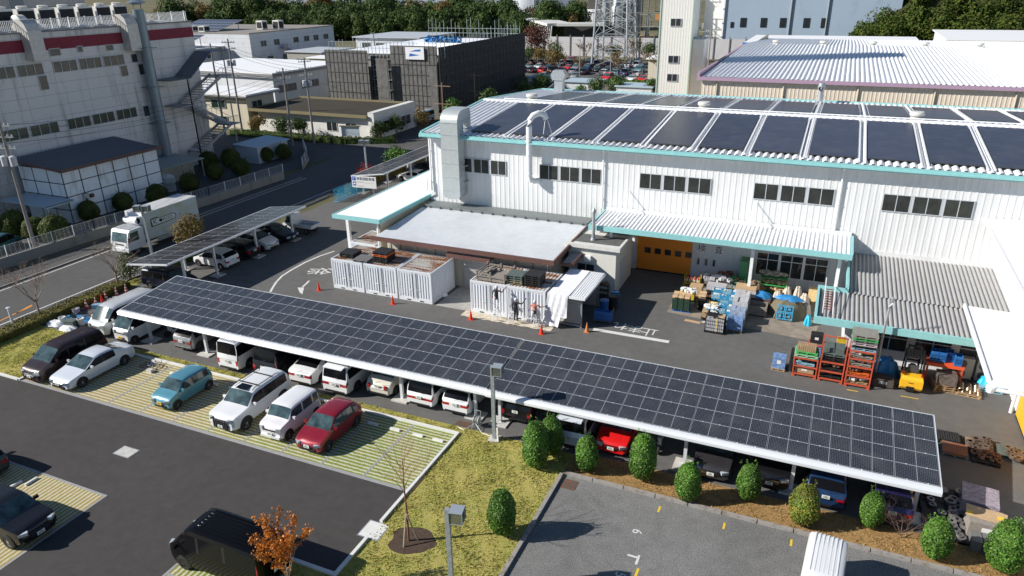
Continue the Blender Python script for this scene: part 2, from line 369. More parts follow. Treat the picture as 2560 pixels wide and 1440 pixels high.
# lower left bays (cars parked along X)
for nm, pts in (('grass_grid_bay_group', [(-60,17.5),(-37,17.5)]),):
    pass
sheet('grass_grid_lower', [(-48,15.3-12),(-28.9,15.3-12),(-28.9,17.45),(-48,17.45)], .006, GY)
sheet('grass_grid_front', [(-22.2,2),(-18.45,2),(-18.45,17.5),(-22.2,17.5)], .006, GY)
mb = MB(); mb.box(-28.9,-28.78,3,17.57,-.02,.012); mb.box(-48,-28.9,17.452,17.57,-.02,.012)
for i in range(1, 6): mb.box(-48,-28.902,17.45-2.5*i-.06,17.45-2.5*i+.06,-.02,.011)
mb.box(-22.32,-22.2,2,17.6,-.02,.012); mb.box(-22.198,-18.45,17.5,17.6,-.02,.012)
for i in range(1, 5): mb.box(-22.198,-18.45,17.5-2.5*i-.06,17.5-2.5*i+.06,-.02,.011)
struct('bay_border_lines', mb, JOINT)
# road kerbs, pavement, retaining strip
mb = MB(); mb.box(-59.3,-59.1,-20,70,-.05,.10); mb.box(-50.95,-50.75,-20,64,-.05,.10)
struct('road_kerb', mb, mat('dark_kerb', (.22,.21,.2), .9, vary=.2))
sheet('pavement', [(-61.6,-20),(-59.31,-20),(-59.31,70),(-60.8,70)], .05, A_ROAD)
# painted road marks
def strip(mb, pts, wdt, z):
    for a, b in zip(pts[:-1], pts[1:]):
        a = Vector((a[0], a[1], 0)); b = Vector((b[0], b[1], 0)); d = (b-a).normalized(); n = Vector((-d.y, d.x, 0))*wdt/2
        mb.face([(a-n).to_tuple()[:2]+(z,), (b-n).to_tuple()[:2]+(z,), (b+n).to_tuple()[:2]+(z,), (a+n).to_tuple()[:2]+(z,)])
mb = MB()
pl = [P(*q) for q in ((836,628),(800,640),(765,655),(730,674),(705,690),(690,706),(680,722),(676,730))]
strip(mb, pl, .18, .006)
strip(mb, [P(773,702), P(765,710), P(756,718)], .16, .006)
mb.face([tuple(P(*q))[:2]+(.006,) for q in ((744,719),(760,719),(756,736),(749,731))])
c0 = P(1481,826); c1 = P(1671,858); mb.face([(c0.x,c0.y-.0,.006),(c1.x,c1.y,.006),(c1.x,c1.y+.38,.006),(c0.x,c0.y+.38,.006)])
struct('road_marking', mb, PAINTW)
mb = MB()
for q in ((1648,775),(1810,917-0),(1978,1355)):
    p = P(q[0], q[1]) if q[1] > 1200 else None
for (px, py) in ((1648,1273),(1810,1315),(1978,1357)):
    p = P(px, py); mb.obox((p.x, p.y, .0062), (.09, .42, .003))
for (px, py) in ((1592,1432),): p = P(px, py); mb.obox((p.x, p.y, .0062), (.1, .5, .003))
struct('bay_tick_marking', mb, YELLOW)
mb = MB(); p = P(1588,1398); mb.obox((p.x+.1,p.y,.0062), (.1,.55,.003)); mb.obox((p.x-.15,p.y+.12,.0066), (.42,.1,.0034)); struct('bay_cross_marking', mb, PAINTW)
mb = MB(); strip(mb, [P(0,802), P(40,783), P(80,762)], .12, .0); strip(mb, [P(40,783),P(80,765)], .12, .0); struct('centre_line_marking', mb, mat('orange_paint', (.75,.3,.05), .7))
mb = MB(); strip(mb, [(-52.3,y) for y in (20,70)], .12, .0); strip(mb, [(-58.6,y) for y in (20,70)], .12, .0); struct('edge_line_marking', mb, PAINTW)
def text_mb(s, size, M, name, m, parent=None, extr=.003):
    cu = bpy.data.curves.new('t', 'FONT'); cu.body = s; cu.size = size; cu.extrude = extr; cu.align_x = 'CENTER'; cu.align_y = 'CENTER'
    cu.resolution_u = 3
    o = bpy.data.objects.new('t', cu); C.objects.link(o); dg = bpy.context.evaluated_depsgraph_get()
    me = bpy.data.meshes.new_from_object(o.evaluated_get(dg)); me.name = name; bpy.data.objects.remove(o); me.materials.clear(); me.materials.append(m)
    me.transform(M); o2 = link(name, me, parent); return o2
def mat4(org, xd, yd, sx=1, sy=1):
    xd = Vector(xd).normalized(); yd = Vector(yd).normalized(); zd = xd.cross(yd)
    M = Matrix((xd*sx, yd*sy, zd)).transposed().to_4x4(); M.translation = Vector(org); return M
for ch, px, py in (('\u6b62', 1622, 829), ('\u307e', 1590, 822), ('\u308c', 1552, 814)):
    p = P(px, py); o = text_mb(ch, 1.25, mat4((p.x, p.y, .006), (-1, 0, 0), (0, -1, 0)), 'road_lettering', PAINTW, None, .001); tag(o, kind='structure')
p = P(795, 678); o = text_mb('\u5f90', 1.5, mat4((p.x, p.y, .006), (.3,-1,0), (1,.3,0), 1, 1.5), 'road_lettering', PAINTW, None, .001); tag(o, kind='structure')
p = P(1592,1329); o = text_mb('6', .62, mat4((p.x, p.y, .0066), (0,-1,0), (1,0,0)), 'bay_number', PAINTW, None, .001); tag(o, kind='structure')
p = P(1550,1437); o = text_mb('5', .62, mat4((p.x, p.y, .0066), (0,-1,0), (1,0,0)), 'bay_number', PAINTW, None, .001); tag(o, kind='structure')
# ---------------------------------------------------------------- shared builders
def rib_wall(mb, x0, x1, y, z0, z1, pitch=.43, d=.018, out=-1, m=0):
    "vertical trapezoid ribs, wall in the XZ plane facing out*Y"
    x = x0; prof = []
    while x < x1-1e-6:
        q = min(pitch, x1-x)
        for t, dd in ((0, 0), (.62, 0), (.70, 1), (.92, 1), (1, 0)):
            if t == 1 and x+q < x1-1e-6: continue
            prof.append((x+q*t, y+out*d*dd))
        x += q
    i = len(mb.v)
    for (a, b) in prof: mb.v += [(a, b, z0), (a, b, z1)]
    for k in range(len(prof)-1):
        f = (i+2*k, i+2*k+2, i+2*k+3, i+2*k+1); mb.f.append(f if out < 0 else f[::-1]); mb.m.append(m)
def rib_wall_x(mb, y0, y1, x, z0, z1, pitch=.43, d=.018, out=1, m=0):
    t = MB(); rib_wall(t, y0, y1, 0, z0, z1, pitch, d, -1); i = len(mb.v)
    mb.v += [(x-out*b, a, z) if 1 else 0 for a, b, z in t.v]
    for f in t.f: mb.f.append(tuple(i+k for k in (f if out > 0 else f[::-1]))); mb.m.append(m)
def rib_roof(mb, x0, x1, ys, zf, pitch=.5, h=.15, m=0, vee=.5):
    "folded-plate roof, ribs along Y; ys = list of y stations, zf(y) = valley height"
    prof = []; x = x0
    while x < x1-1e-6:
        q = min(pitch, x1-x)
        for t, dd in ((0, 0), (.12, 0), (.44, 1), (.68, 1)): prof.append((x+q*t, dd*h*(q/pitch)))
        x += q
    prof.append((x1, 0)); n = len(ys); i = len(mb.v)
    for (a, dz) in prof:
        for y in ys: mb.v.append((a, y, zf(y)+dz))
    for k in range(len(prof)-1):
        for j in range(n-1): mb.f.append((i+k*n+j, i+(k+1)*n+j, i+(k+1)*n+j+1, i+k*n+j+1)); mb.m.append(m)
def rib_roof_x(mb, y0, y1, xs, zf, pitch=.3, h=.04, m=0):
    t = MB(); rib_roof(t, y0, y1, xs, zf, pitch, h); i = len(mb.v)
    mb.v += [(b, a, z) for a, b, z in t.v]
    for f in t.f: mb.f.append(tuple(i+k for k in f[::-1])); mb.m.append(m)
def window_y(T, x0, x1, z0, z1, y, n=2, glass=None, fr=None, groups=1, gap=.12, name='window', depth=.05, world=True, mid_z=None):
    "window in a wall facing -Y: frame proud of wall, panes as sub-part"
    fr = fr or FRAME; glass = glass or GLASS_D; mb = MB(); gl = MB(); t = .05
    W = (x1-x0-(groups-1)*gap)/groups
    for g in range(groups):
        a = x0+g*(W+gap); b = a+W
        mb.box(a, b, y-depth, y, z0, z0+t); mb.box(a, b, y-depth, y, z1-t, z1); mb.box(a, a+t, y-depth, y, z0+t, z1-t); mb.box(b-t, b, y-depth, y, z0+t, z1-t)
        for k in range(1, n): c = a+(b-a)*k/n; mb.box(c-t/2, c+t/2, y-depth, y, z0+t, z1-t)
        gl.box(a+t, b-t, y-depth*.55, y+.01, z0+t, z1-t)
        if mid_z: mb.box(a+t, b-t, y-depth*.9, y, mid_z-t/2, mid_z+t/2)
        if g: mb.box(a-gap, a, y-depth*.8, y, z0, z1)
    o = part(T, name, mb, fr, world=world)
    g = link('pane', gl.mesh('pane', glass, None, (Vector(T.location)) if world else None), o); return o
def window_x(T, y0, y1, z0, z1, x, out=1, n=2, glass=None, fr=None, name='window', depth=.05, mid_z=None, gmat=None):
    fr = fr or FRAME; glass = glass or GLASS_D; mb = MB(); gl = MB(); t = .06
    X = lambda d: (x, x+d) if out > 0 else (x-d, x)
    a, b = X(depth)
    mb.box(a, b, y0, y1, z0, z0+t); mb.box(a, b, y0, y1, z1-t, z1); mb.box(a, b, y0, y0+t, z0+t, z1-t); mb.box(a, b, y1-t, y1, z0+t, z1-t)
    for k in range(1, n): c = y0+(y1-y0)*k/n; mb.box(a, b, c-t/2, c+t/2, z0+t, z1-t)
    a, b = X(depth*.5); gl.box(a, b, y0+t, y1-t, z0+t, z1-t)
    o = part(T, name, mb, fr, world=True); link('pane', gl.mesh('pane', glass, None, Vector(T.location)), o); return o
# ---------------------------------------------------------------- main factory
WY = 55.0; X0 = -32.2; X1 = 27.0; EY = 54.35; RY = 67.0; BY = 82.0
def fz(y): return 10.0+(y-EY)*.078 if y <= RY else 10.0+(RY-EY)*.078-(y-RY)*.066
FT = thing('factory_building', 'long white ribbed-steel factory hall with teal eaves and rooftop solar arrays', 'factory', (X0, WY, 0))
mb = MB(); rib_wall(mb, X0, X1, WY, 0, 9.95); part(FT, 'front_wall', mb, WHITE_WALL, world=True)
mb = MB(); rib_wall_x(mb, WY+.01, BY, X0, 0, 10.0, out=-1)
mb.face([(X0+.02, WY, 10.0), (X0+.02, BY, 10.0), (X0+.02, RY, fz(RY))]); mb.box(X0, X1, BY-.1, BY, 0, 9.9); part(FT, 'side_wall', mb, WHITE_WALL, world=True)
mb = MB(); rib_roof(mb, X0-.2, X1, [EY, RY], fz); rib_roof(mb, X0-.2, X1, [RY, BY+.6], fz)
part(FT, 'roof', mb, ROOF_WHITE, world=True)
mb = MB(); mb.box(X0-.35, X1, EY-.22, EY-.02, 9.72, 10.08); mb.box(X0-.35, X1, EY-.30, EY-.22, 9.80, 9.92); mb.box(X0-.35,X0-.21, EY-.02, RY, 9.9, 10.0)
mb.ext([(X0-.36, EY, 9.85), (X0-.36, RY, fz(RY)-.1), (X0-.36, BY+.6, fz(BY+.6)-.1), (X0-.36, BY+.6, fz(BY+.6)+.2), (X0-.36, RY, fz(RY)+.2), (X0-.36, EY, 10.2)], (0,0,0), (.14,0,0))
mb.box(X0-.2, X1, BY+.6, BY+.75, fz(BY)-.15, fz(BY)+.18); part(FT, 'eaves_trim', mb, TEAL, world=True)
mb = MB(); mb.box(X0-.1, X1, EY-.02, WY-.04, 9.72, 9.76); part(FT, 'soffit', mb, WHITE_WALL, world=True)
mb = MB(); mb.ext([(0, RY-.45, fz(RY)+.13), (0, RY, fz(RY)+.22), (0, RY+.45, fz(RY)+.13), (0, RY+.45, fz(RY)+.02), (0, RY-.45, fz(RY)+.02)], (X0-.2,0,0), (X1,0,0))
mb.tube([(X0+2, RY-.1, fz(RY)+.32), (X1, RY-.1, fz(RY)+.32)], .05); part(FT, 'ridge_cap', mb, ROOF_WHITE, world=True)
for (a, b) in ((-29.4,-24.75),(-21.75,-16.4),(-13.3,-7.8),(-4.7,.8),(3.9,9.4)): window_y(FT, a, b, 6.8, 8.05, WY-.03, 2, GLASS_W, FRAME, 3, .14)
for x in (-16.25, 1.15, -32.0):
    mb = MB(); mb.tube([(x, EY-.0, 9.78), (x, WY-.14, 9.45), (x, WY-.14, 4.9)], .065, 8)
    for z in (5.6, 7.0, 8.4): mb.box(x-.09, x+.09, WY-.22, WY-.03, z, z+.05)
    part(FT, 'downpipe', mb, WHITE, 40, world=True)
# rooftop arrays
ARR = solar('roof_array_cells', 0, 26, (.042,.046,.068), (.075,.082,.115), .25, .28, vary=.2)
ARRF = mat('array_frame', (.05,.055,.06), .4, .3)
def array_mb(w_, y0, y1):
    mb = MB(); z0, z1 = fz(y0)-fz((y0+y1)/2), fz(y1)-fz((y0+y1)/2); ym = (y0+y1)/2; q = .26
    mb.face([(0, y0-ym, z0+q), (w_, y0-ym, z0+q), (w_, y1-ym, z1+q), (0, y1-ym, z1+q)], 0, [(0,0),(1,0),(1,1),(0,1)])
    mb.ext([(-.03, y0-ym-.03, z0+q-.07), (-.03, y1-ym+.03, z1+q-.07), (-.03, y1-ym+.03, z1+q-.004), (-.03, y0-ym-.03, z0+q-.004)], (0,0,0), (w_+.06,0,0), m=1)
    return mb, ym, fz(ym)
A1, ym1, zm1 = array_mb(3.12, 55.4, 65.8); A2, ym2, zm2 = array_mb(3.12, 68.6, 79.0)
me1 = A1.mesh('solar_array', [ARR, ARRF]); me2 = A2.mesh('solar_array', [ARR, ARRF])
for k in range(0, 15):
    x = -28.1+3.83*k
    if x+3.3 > X1: break
    link('solar_array', me1, FT, (x-X0, ym1-WY, zm1))
    if x > -29: link('solar_array', me2, FT, (x+.2-X0, ym2-WY, zm2))
mb = MB()
for k in range(0, 15):
    x = -28.1+3.83*k+3.3+.18
    for (a, b) in ((EY+.4, RY-.8), (RY+.8, BY)):
        [mb.ext([(q-.05, a, fz(a)+.14), (q+.05, a, fz(a)+.14), (q+.05, a, fz(a)+.26), (q-.05, a, fz(a)+.26)], (0,0,0), (0, b-a, fz(b)-fz(a))) for q in (x-.2, x+.2)]
part(FT, 'cable_tray', mb, ROOF_WHITE, world=True)
def cowl(x, y, z):
    mb = MB(); mb.box(x-.45, x+.45, y-.4, y+.4, z, z+.28); mb.lathe([(.34,.28),(.34,.42),(.55,.44),(.58,.60),(.5,.72),(0.02,.76)], (x, y, z), 20); return mb
for x in (-27.4,-10.8,6.1): part(FT, 'roof_vent', cowl(x, RY+.3, fz(RY)+.1), mat('aged_white_vent', (.62,.62,.58), .5), 40, world=True)
mb = MB(); mb.lathe([(.30,0),(.26,1.3),(.34,1.35),(.34,1.75),(.30,1.95),(.02,2.0)], (-1.6, 81.3, fz(81.3)+.05), 18); mb.lathe([(.22,0),(.22,.06)], (-1.65, 80.97, fz(81.3)+1.5), 12, axis='y', m=1)
for s in (-1, 1): mb.tube([(-1.6, 81.3, fz(81.3)+1.1), (-1.6+s*1.0, 80.9, fz(81.3)+.1)], .02, 5)
part(FT, 'flue_stack', mb, [GALV, DARK], 35, world=True)
mb = MB(); x, z = -29.6, fz(81)+.05   # box fan housing at the far corner
mb.box(x-.5, x+.5, 80.7, 81.5, z, z+1.3); mb.ext([(x-.7, 80.6, z+1.3), (x+.6, 80.6, z+1.3), (x+.9, 80.6, z+1.9), (x+.6, 80.6, z+2.4), (x-.6, 80.6, z+2.4), (x-.9, 80.6, z+1.9)], (0,0,0), (0,1.0,0))
mb.tube([(x-.4,80.7,z+1.0),(x-1.7,80.3,z)], .025, 5); part(FT, 'fan_housing', mb, GALV, world=True)
# big rectangular duct and white elbow pipe on the front wall
D = mat('duct_sheet_metal', (.50,.54,.55), .4, .35, vary=.08)
mb = MB(); dx0, dx1, dy0, dy1 = -30.15, -28.55, WY-1.35, WY-.25
for k, (a, b) in enumerate(((4.9,5.4),(5.4,6.6),(6.6,7.8),(7.8,9.0),(9.0,10.2),(10.2,11.2))):
    g = .0; mb.box(dx0-.03, dx1+.03, dy0-.03, dy1+.03, b-.04, b+.02)
    if k: mb.box(dx0, dx1, dy0, dy1, a+.02, b-.04)
mb.ext([(dx0, dy0, 4.95), (dx0+.1, dy0, 4.75), (dx0+.5, dy0, 4.65), (dx1-.5, dy0, 4.65), (dx1-.1, dy0, 4.75), (dx1, dy0, 4.95), (dx1, dy0, 5.36), (dx0, dy0, 5.36)], (0,0,0), (0, dy1-dy0, 0))
arc = [(dy0, 11.22)]+[(dy0+1.1-1.1*math.cos(t), 11.22+.95*math.sin(t)) for t in [i*math.pi/2/7 for i in range(1, 8)]]+[(dy1+1.3, 12.17)]+[(dy1+1.3, 11.55), (dy1+.35, 11.3), (dy1, 11.22)]
mb.ext([(dx0, a, b) for a, b in arc], (0,0,0), (dx1-dx0, 0, 0)); mb.box(dx0+.25, dx1-.25, dy1+1.25, dy1+1.9, 10.4, 11.8)
mb.box(dx1+.03, dx1+.25, WY-.6, WY-.05, 6.0, 6.06); mb.box(dx1+.03, dx1+.25, WY-.6, WY-.05, 7.4, 7.46)
part(FT, 'exhaust_duct', mb, D, 30, world=True)
mb = MB(); px = -22.35; yy = WY-.75
mb.tube([(px+.55, WY-.02, 6.7), (px+.35, WY-.4, 6.68), (px+.12, yy+.03, 6.85), (px, yy, 7.1), (px, yy, 11.2), (px+.05, yy+.05, 11.7), (px+.25, yy+.25, 12.05), (px+.6, yy+.6, 12.2), (px+.95, yy+.95, 12.05), (px+1.05, yy+1.05, 11.7)], .24, 14)
for z in (7.3, 8.9, 10.0): mb.lathe([(.27, 0), (.27, .07)], (px, yy, z), 14)
mb.tube([(px+1.0, yy+1.0, 11.6), (px+.9, yy+.9, 10.5)], .03, 5); mb.tube([(px+1.15, yy+1.15, 11.6), (px+1.5, yy+1.3, 10.4)], .03, 5); mb.tube([(px, yy, 8.9), (px+.9, WY-.03, 8.5)], .02, 5)
part(FT, 'exhaust_pipe', mb, WHITE, 40, world=True)
# orange door with five lights, sign boards
mb = MB(); mb.box(-13.15, -8.8, WY-.12, WY-.045, .12, 4.0); dr = part(FT, 'sliding_door', mb, ORANGE_DOOR, world=True)
for k in range(5): mb = MB(); x = -12.55+k*.82; mb.box(x, x+.5, WY-.135, WY-.115, 1.55, 2.02); link('pane', mb.mesh('pane', GLASS_D, None, Vector(FT.location)), dr)
mb = MB(); mb.box(-13.2,-8.75, WY-.1, WY-.04, 0, .12); part(FT, 'door_gap', mb, DARK, world=True)
for ch, x in (('\u691c', -8.05), ('\u67fb', -6.75), ('\u5165', -13.75)):
    mb = MB(); mb.box(x-.36, x+.36, WY-.12, WY-.05, 2.12, 2.82); o = part(FT, 'sign_board', mb, mat('sign_white', (.8,.8,.8), .5), world=True)
    t = text_mb(ch, .66, mat4((x-X0, -.125, 2.46), (1,0,0), (0,0,1)), 'lettering', mat('sign_black', (.01,.01,.03), .6), o)
window_y(FT, -8.35, -8.1, 1.05, 1.65, WY-.045, 1); window_y(FT, -7.75, -7.5, 1.05, 1.65, WY-.045, 1); window_y(FT, -7.15, -6.9, 1.05, 1.65, WY-.045, 1)
window_y(FT, -3.9, 1.15, .9, 2.75, WY-.045, 2, GLASS_D, WHITE, 3, .1, mid_z=2.2)
window_y(FT, -14.6, -13.9, 1.2, 2.2, WY-.045, 1)
mb = MB(); mb.box(-4.95, -4.35, WY-1.2, WY-.06, 0, 2.2); part(FT, 'green_partition', mb, mat('green_sheet', (.10,.30,.14), .6), world=True)
# entrance canopy
CV = thing('entrance_canopy', 'white ribbed entrance canopy with teal edge over the orange door', 'canopy', (-7, 51, 0))
cf, cb_, czf, czb = 50.6, WY-.08, 4.75, 4.75
mb = MB(); zc = lambda y: 4.62+(y-50.7)*.03
rib_roof(mb, -15.9, 2.35, [50.75, 54.75], zc, .30, .08); part(CV, 'roof', mb, ROOF_WHITE, world=True)
mb = MB(); mb.box(-16.0, 2.45, 50.55, 50.73, 4.42, 4.80); mb.box(-16.0, -15.86, 50.73, 54.9, 4.45, 4.82); mb.box(2.35, 2.49, 50.73, 54.9, 4.45, 4.82); part(CV, 'fascia', mb, TEAL, world=True)
mb = MB(); mb.box(-15.85, 2.34, 54.75, 54.93, 4.6, 5.05); mb.box(-15.85,2.34,50.74,54.75,4.5,4.55); part(CV, 'flashing', mb, WHITE_WALL, world=True)
for x in (-14.4, -3.95, 1.75):
    mb = MB(); mb.box(x-.11, x+.11, 51.3, 51.52, 0, 4.5); part(CV, 'post', mb, WHITE, world=True)
for x in (-14.3, -4.6):
    mb = MB(); mb.tube([(x, 52.2, 4.78), (x+.1, 54.88, 6.6)], .035, 6); part(CV, 'tie_rod', mb, WHITE, world=True)
for x in (-5.2, 2.1):
    mb = MB(); mb.lathe([(.03,-.18),(.13,-.12),(.15,0)], (x, 50.9, 4.36), 12); part(CV, 'lamp', mb, WHITE, 40, world=True)
# right lower wing with grey ribbed roof
RW = thing('lower_wing', 'low wing with grey ribbed roof and teal fascia at right of the yard', 'building', (6, 45, 0))
zr = lambda y: 3.05+(y-43)*.035
mb = MB(); rib_roof(mb, .75, 14, [43.15, 47.5], zr, .26, .10); rib_roof(mb, 2.43, 14, [47.5, WY-.1], zr, .26, .10); part(RW, 'roof', mb, ROOF_GREY, world=True)
mb = MB(); mb.box(.6, 14, 42.95, 43.13, 2.88, 3.30); mb.box(.6,.74, 43.13, 47.5, 2.9, 3.42); mb.box(2.28, 2.42, 47.62, WY-.1, 3.1, 3.75); mb.box(.6, 2.42, 47.5, 47.62, 3.0, 3.55); part(RW, 'fascia', mb, TEAL, world=True)
mb = MB(); mb.box(2.4, 14, WY-.12, WY-.04, 3.3, 3.85); part(RW, 'flashing', mb, WHITE_WALL, world=True)
mb = MB(); mb.box(2.5, 14, 45.0, 45.1, 0, 3.0); mb.box(2.5, 2.6, 45.1, WY-.05, 0, 3.0); mb.box(.9, 14, 43.3, 45, 2.93, 2.97); part(RW, 'wall', mb, WHITE_WALL, world=True)
window_y(RW, 4.0, 10.6, .95, 2.6, 44.98, 2, GLASS_D, FRAME, 3, .35, mid_z=1.8)
mb = MB()
for k in range(9): mb.box(1.05, 1.55, 44.0+k*.38, 44.04+k*.38, 3.42+k*.012, 3.47+k*.012, 1)
mb.bar((1.02, 43.4, 3.42), (1.02, 47.6, 4.1), .05); mb.bar((1.58, 43.4, 3.42), (1.58, 47.6, 4.1), .05)
tag(link('roof_ladder', mb.mesh('roof_ladder', [WHITE, mat('rusty_rung', (.22,.05,.03), .7)])), 'white ladder with rusty rungs lying on the grey ribbed roof', 'ladder')
# right wing with orange door and white canopy
XW = 11.35
WG = thing('right_wing', 'tall white wing at the right edge with side windows', 'building', (XW, 45, 0))
mb = MB(); rib_wall_x(mb, 30, WY, XW, 0, 6.9, out=-1, pitch=.4); mb.box(XW+.05, 26, 29.9, 30.0, 0, 6.9); part(WG, 'wall', mb, WHITE_WALL, world=True)
mb = MB(); rib_roof_x(mb, 30, WY-.08, [10.2, 26], lambda x: 6.95+(x-10.2)*.05, .33, .05); part(WG, 'roof', mb, ROOF_WHITE, world=True)
mb = MB(); mb.box(10.1, 10.2, 30, WY-.08, 6.72, 7.0); mb.box(10.2, XW-.04, 30, WY-.1, 6.80, 6.84); part(WG, 'eave', mb, WHITE, world=True)
for k in range(30): pass
window_x(WG, 41.2, 44.0, 5.0, 6.3, XW-.03, -1, 4); window_x(WG, 45.2, 49.6, 5.0, 6.3, XW-.03, -1, 6)
mb = MB(); mb.box(XW-.14, XW-.04, 34.3, 41.2, .15, 3.6); part(WG, 'sliding_door', mb, mat('yellow_orange_door', (.85,.42,.02), .45), world=True)
mb = MB(); mb.box(XW-.12, XW-.041, 34.3, 41.2, 0, .14); part(WG, 'door_gap', mb, DARK, world=True)
CN = thing('side_canopy', 'plain white canopy roof over the yellow-orange door at the right edge', 'canopy', (10, 40, 0))
mb = MB(); zq = lambda x: 4.75-(x-8.3)*.03
rib_roof_x(mb, 35.3, 44.3, [8.32, XW-.06], zq, .22, .03); part(CN, 'roof', mb, ROOF_WHITE, world=True)
mb = MB(); mb.box(8.2, 8.31, 35.2, 44.4, 4.6, 4.84); mb.box(8.31, XW-.06, 35.2, 35.29, 4.5, 4.8); mb.tube([(8.35, 35.05, 4.45), (XW-.1, 35.05, 4.4)], .09, 8); mb.box(8.31, XW-.06, 35.3, 44.3, 4.52, 4.56)
part(CN, 'fascia', mb, WHITE, world=True)
mb = MB(); mb.lathe([(.16,-.18),(.2,0),(.2,.12)], (8.35, 35.1, 4.45), 12); part(CN, 'rain_head', mb, WHITE, world=True)
mb = MB(); mb.tube([(XW-.3, 41.5, 0), (XW-.3, 41.5, 4.5)], .09, 10); part(CN, 'post', mb, WHITE, 40, world=True)
# brown-trimmed outbuilding
BT = mat('brown_trim', (.13,.065,.055), .55, vary=.08)
CRM = stained('cream_panel_wall', (.50,.46,.38), (.32,.27,.2), (1,1,.2), 1.5)
OB = thing('annex_building', 'low cream annex with silver ribbed roof and brown eaves', 'building', (-24, 50, 0))
zb_ = lambda y: 3.45+(y-45.4)*.045
mb = MB(); rib_roof(mb, -32.1, -16.95, [45.45, 53.2], zb_, .2, .022); part(OB, 'roof', mb, ROOF_SILVER, world=True)
mb = MB(); mb.box(-32.25, -16.8, 45.25, 45.43, 3.25, 3.58); mb.ext([(-16.93, 45.43, 3.22), (-16.93, 53.3, 3.6), (-16.93, 53.3, 3.93), (-16.93, 45.43, 3.58)], (0,0,0), (.14,0,0)); part(OB, 'eaves', mb, BT, world=True)
mb = MB(); mb.box(-32.1, -16.95, 53.2, 53.34, 3.6, 4.02); mb.box(-32.1,-16.95,53.34,WY-.06,3.7,3.95)
for k in range(15): mb.box(-31.4+k, -31.28+k, 53.05, 53.2, 3.86, 3.98)
part(OB, 'flashing', mb, mat('dark_flashing', (.16,.18,.18), .5), world=True)
mb = MB(); mb.box(-31.5, -17.5, 46.4, 46.5, 0, 3.35); mb.box(-17.6, -17.5, 46.5, 54.9, 0, 3.4); mb.box(-31.5, -31.4, 46.5, 54.9, 0, 3.4); part(OB, 'wall', mb, CRM, world=True)
mb = MB()
for x in (-30.3,-28.7,-27.1,-20.3,-18.9): mb.box(x, x+.05, 46.37, 46.4, 0, 3.3)
part(OB, 'panel_joint', mb, mat('rusty_joint', (.25,.13,.06), .8), world=True)
mb = MB(); mb.box(-24.6, -21.9, 46.3, 46.4, 0, 2.6)
for k in range(20): mb.box(-24.6, -21.9, 46.27, 46.3, .05+k*.128, .12+k*.128)
part(OB, 'roller_shutter', mb, mat('shutter', (.42,.41,.39), .5), world=True)
mb = MB(); mb.box(-25.6, -22.0, 45.6, 46.36, 2.85, 2.92, 1); mb.box(-25.65, -21.95, 45.45, 45.6, 2.65, 2.98); mb.box(-25.65,-25.6,45.6,46.36,2.8,2.98); mb.box(-22,-21.95,45.6,46.36,2.8,2.98); part(OB, 'awning', mb, [BT, ROOF_SILVER], world=True)
for x in (-31.3, -17.7): mb = MB(); mb.tube([(x, 46.3, 0), (x, 46.3, 3.3)], .04, 6); part(OB, 'downpipe', mb, WHITE, world=True)
# small white annex with chimney
AN = thing('boiler_house', 'small white flat-roofed boiler house with a steel flue', 'building', (-15, 51, 0))
mb = MB(); mb.box(-17.0, -13.3, 49.0, 53.6, 0, 3.55); part(AN, 'wall', mb, steel_white('white_render', (.70,.69,.64), .8, .1), world=True)
mb = MB(); mb.box(-17.2, -12.95, 48.7, 53.8, 3.56, 3.72); mb.box(-17.2, -12.95, 48.7, 48.95, 3.72, 3.85); mb.box(-13.15, -12.95, 48.95, 53.8, 3.72, 3.85); mb.box(-17.0,-13.2,49.6,51.5,3.721,3.74,1); mb.box(-15.6,-13.2,52.2,53.7,3.721,3.74,1); part(AN, 'roof', mb, [mat('pale_roof_sheet', (.62,.61,.58), .7, vary=.1), mat('bitumen_patch', (.11,.11,.11), .8, vary=.3)], world=True)
mb = MB(); mb.tube([(-15.5, 50.3, 3.7), (-15.5, 50.3, 5.9)], .13, 14); mb.lathe([(.2,0),(.2,.12),(.08,.28),(.02,.42)], (-15.5, 50.3, 5.9), 14); mb.lathe([(.22,0),(.16,.2)], (-15.5,50.3,3.72), 14); part(AN, 'flue', mb, GALV, 40, world=True)
window_y(AN, -16.3, -14.9, 1.3, 2.3, 48.98, 2)
mb = MB(); mb.box(-15.7, -15.2, 48.75, 48.98, 2.5, 2.95); part(AN, 'vent_hood', mb, WHITE, world=True)
mb = MB(); mb.box(-13.31, -13.27, 50.2, 51.6, 0, 2.3); part(AN, 'door', mb, mat('faded_door', (.55,.56,.58), .5), world=True)
mb = MB(); mb.lathe([(.02,0),(.32,.03),(.34,.16),(.30,.22)], (-16.6, 48.7, 2.35), 14, axis='y'); part(AN, 'wall_fan', mb, GALV, 40, world=True)
mb = MB(); rib_roof(mb, -16.75, -15.95, [46.8, 48.9], lambda y: 2.9+(y-46.8)*.1, .2, .05); mb.box(-15.95,-15.85,46.7,48.95,2.8,3.1,1); mb.box(-16.8,-15.95,46.6,46.78,2.78,3.0,1); part(AN, 'porch_roof', mb, [ROOF_GREY, BT], world=True)
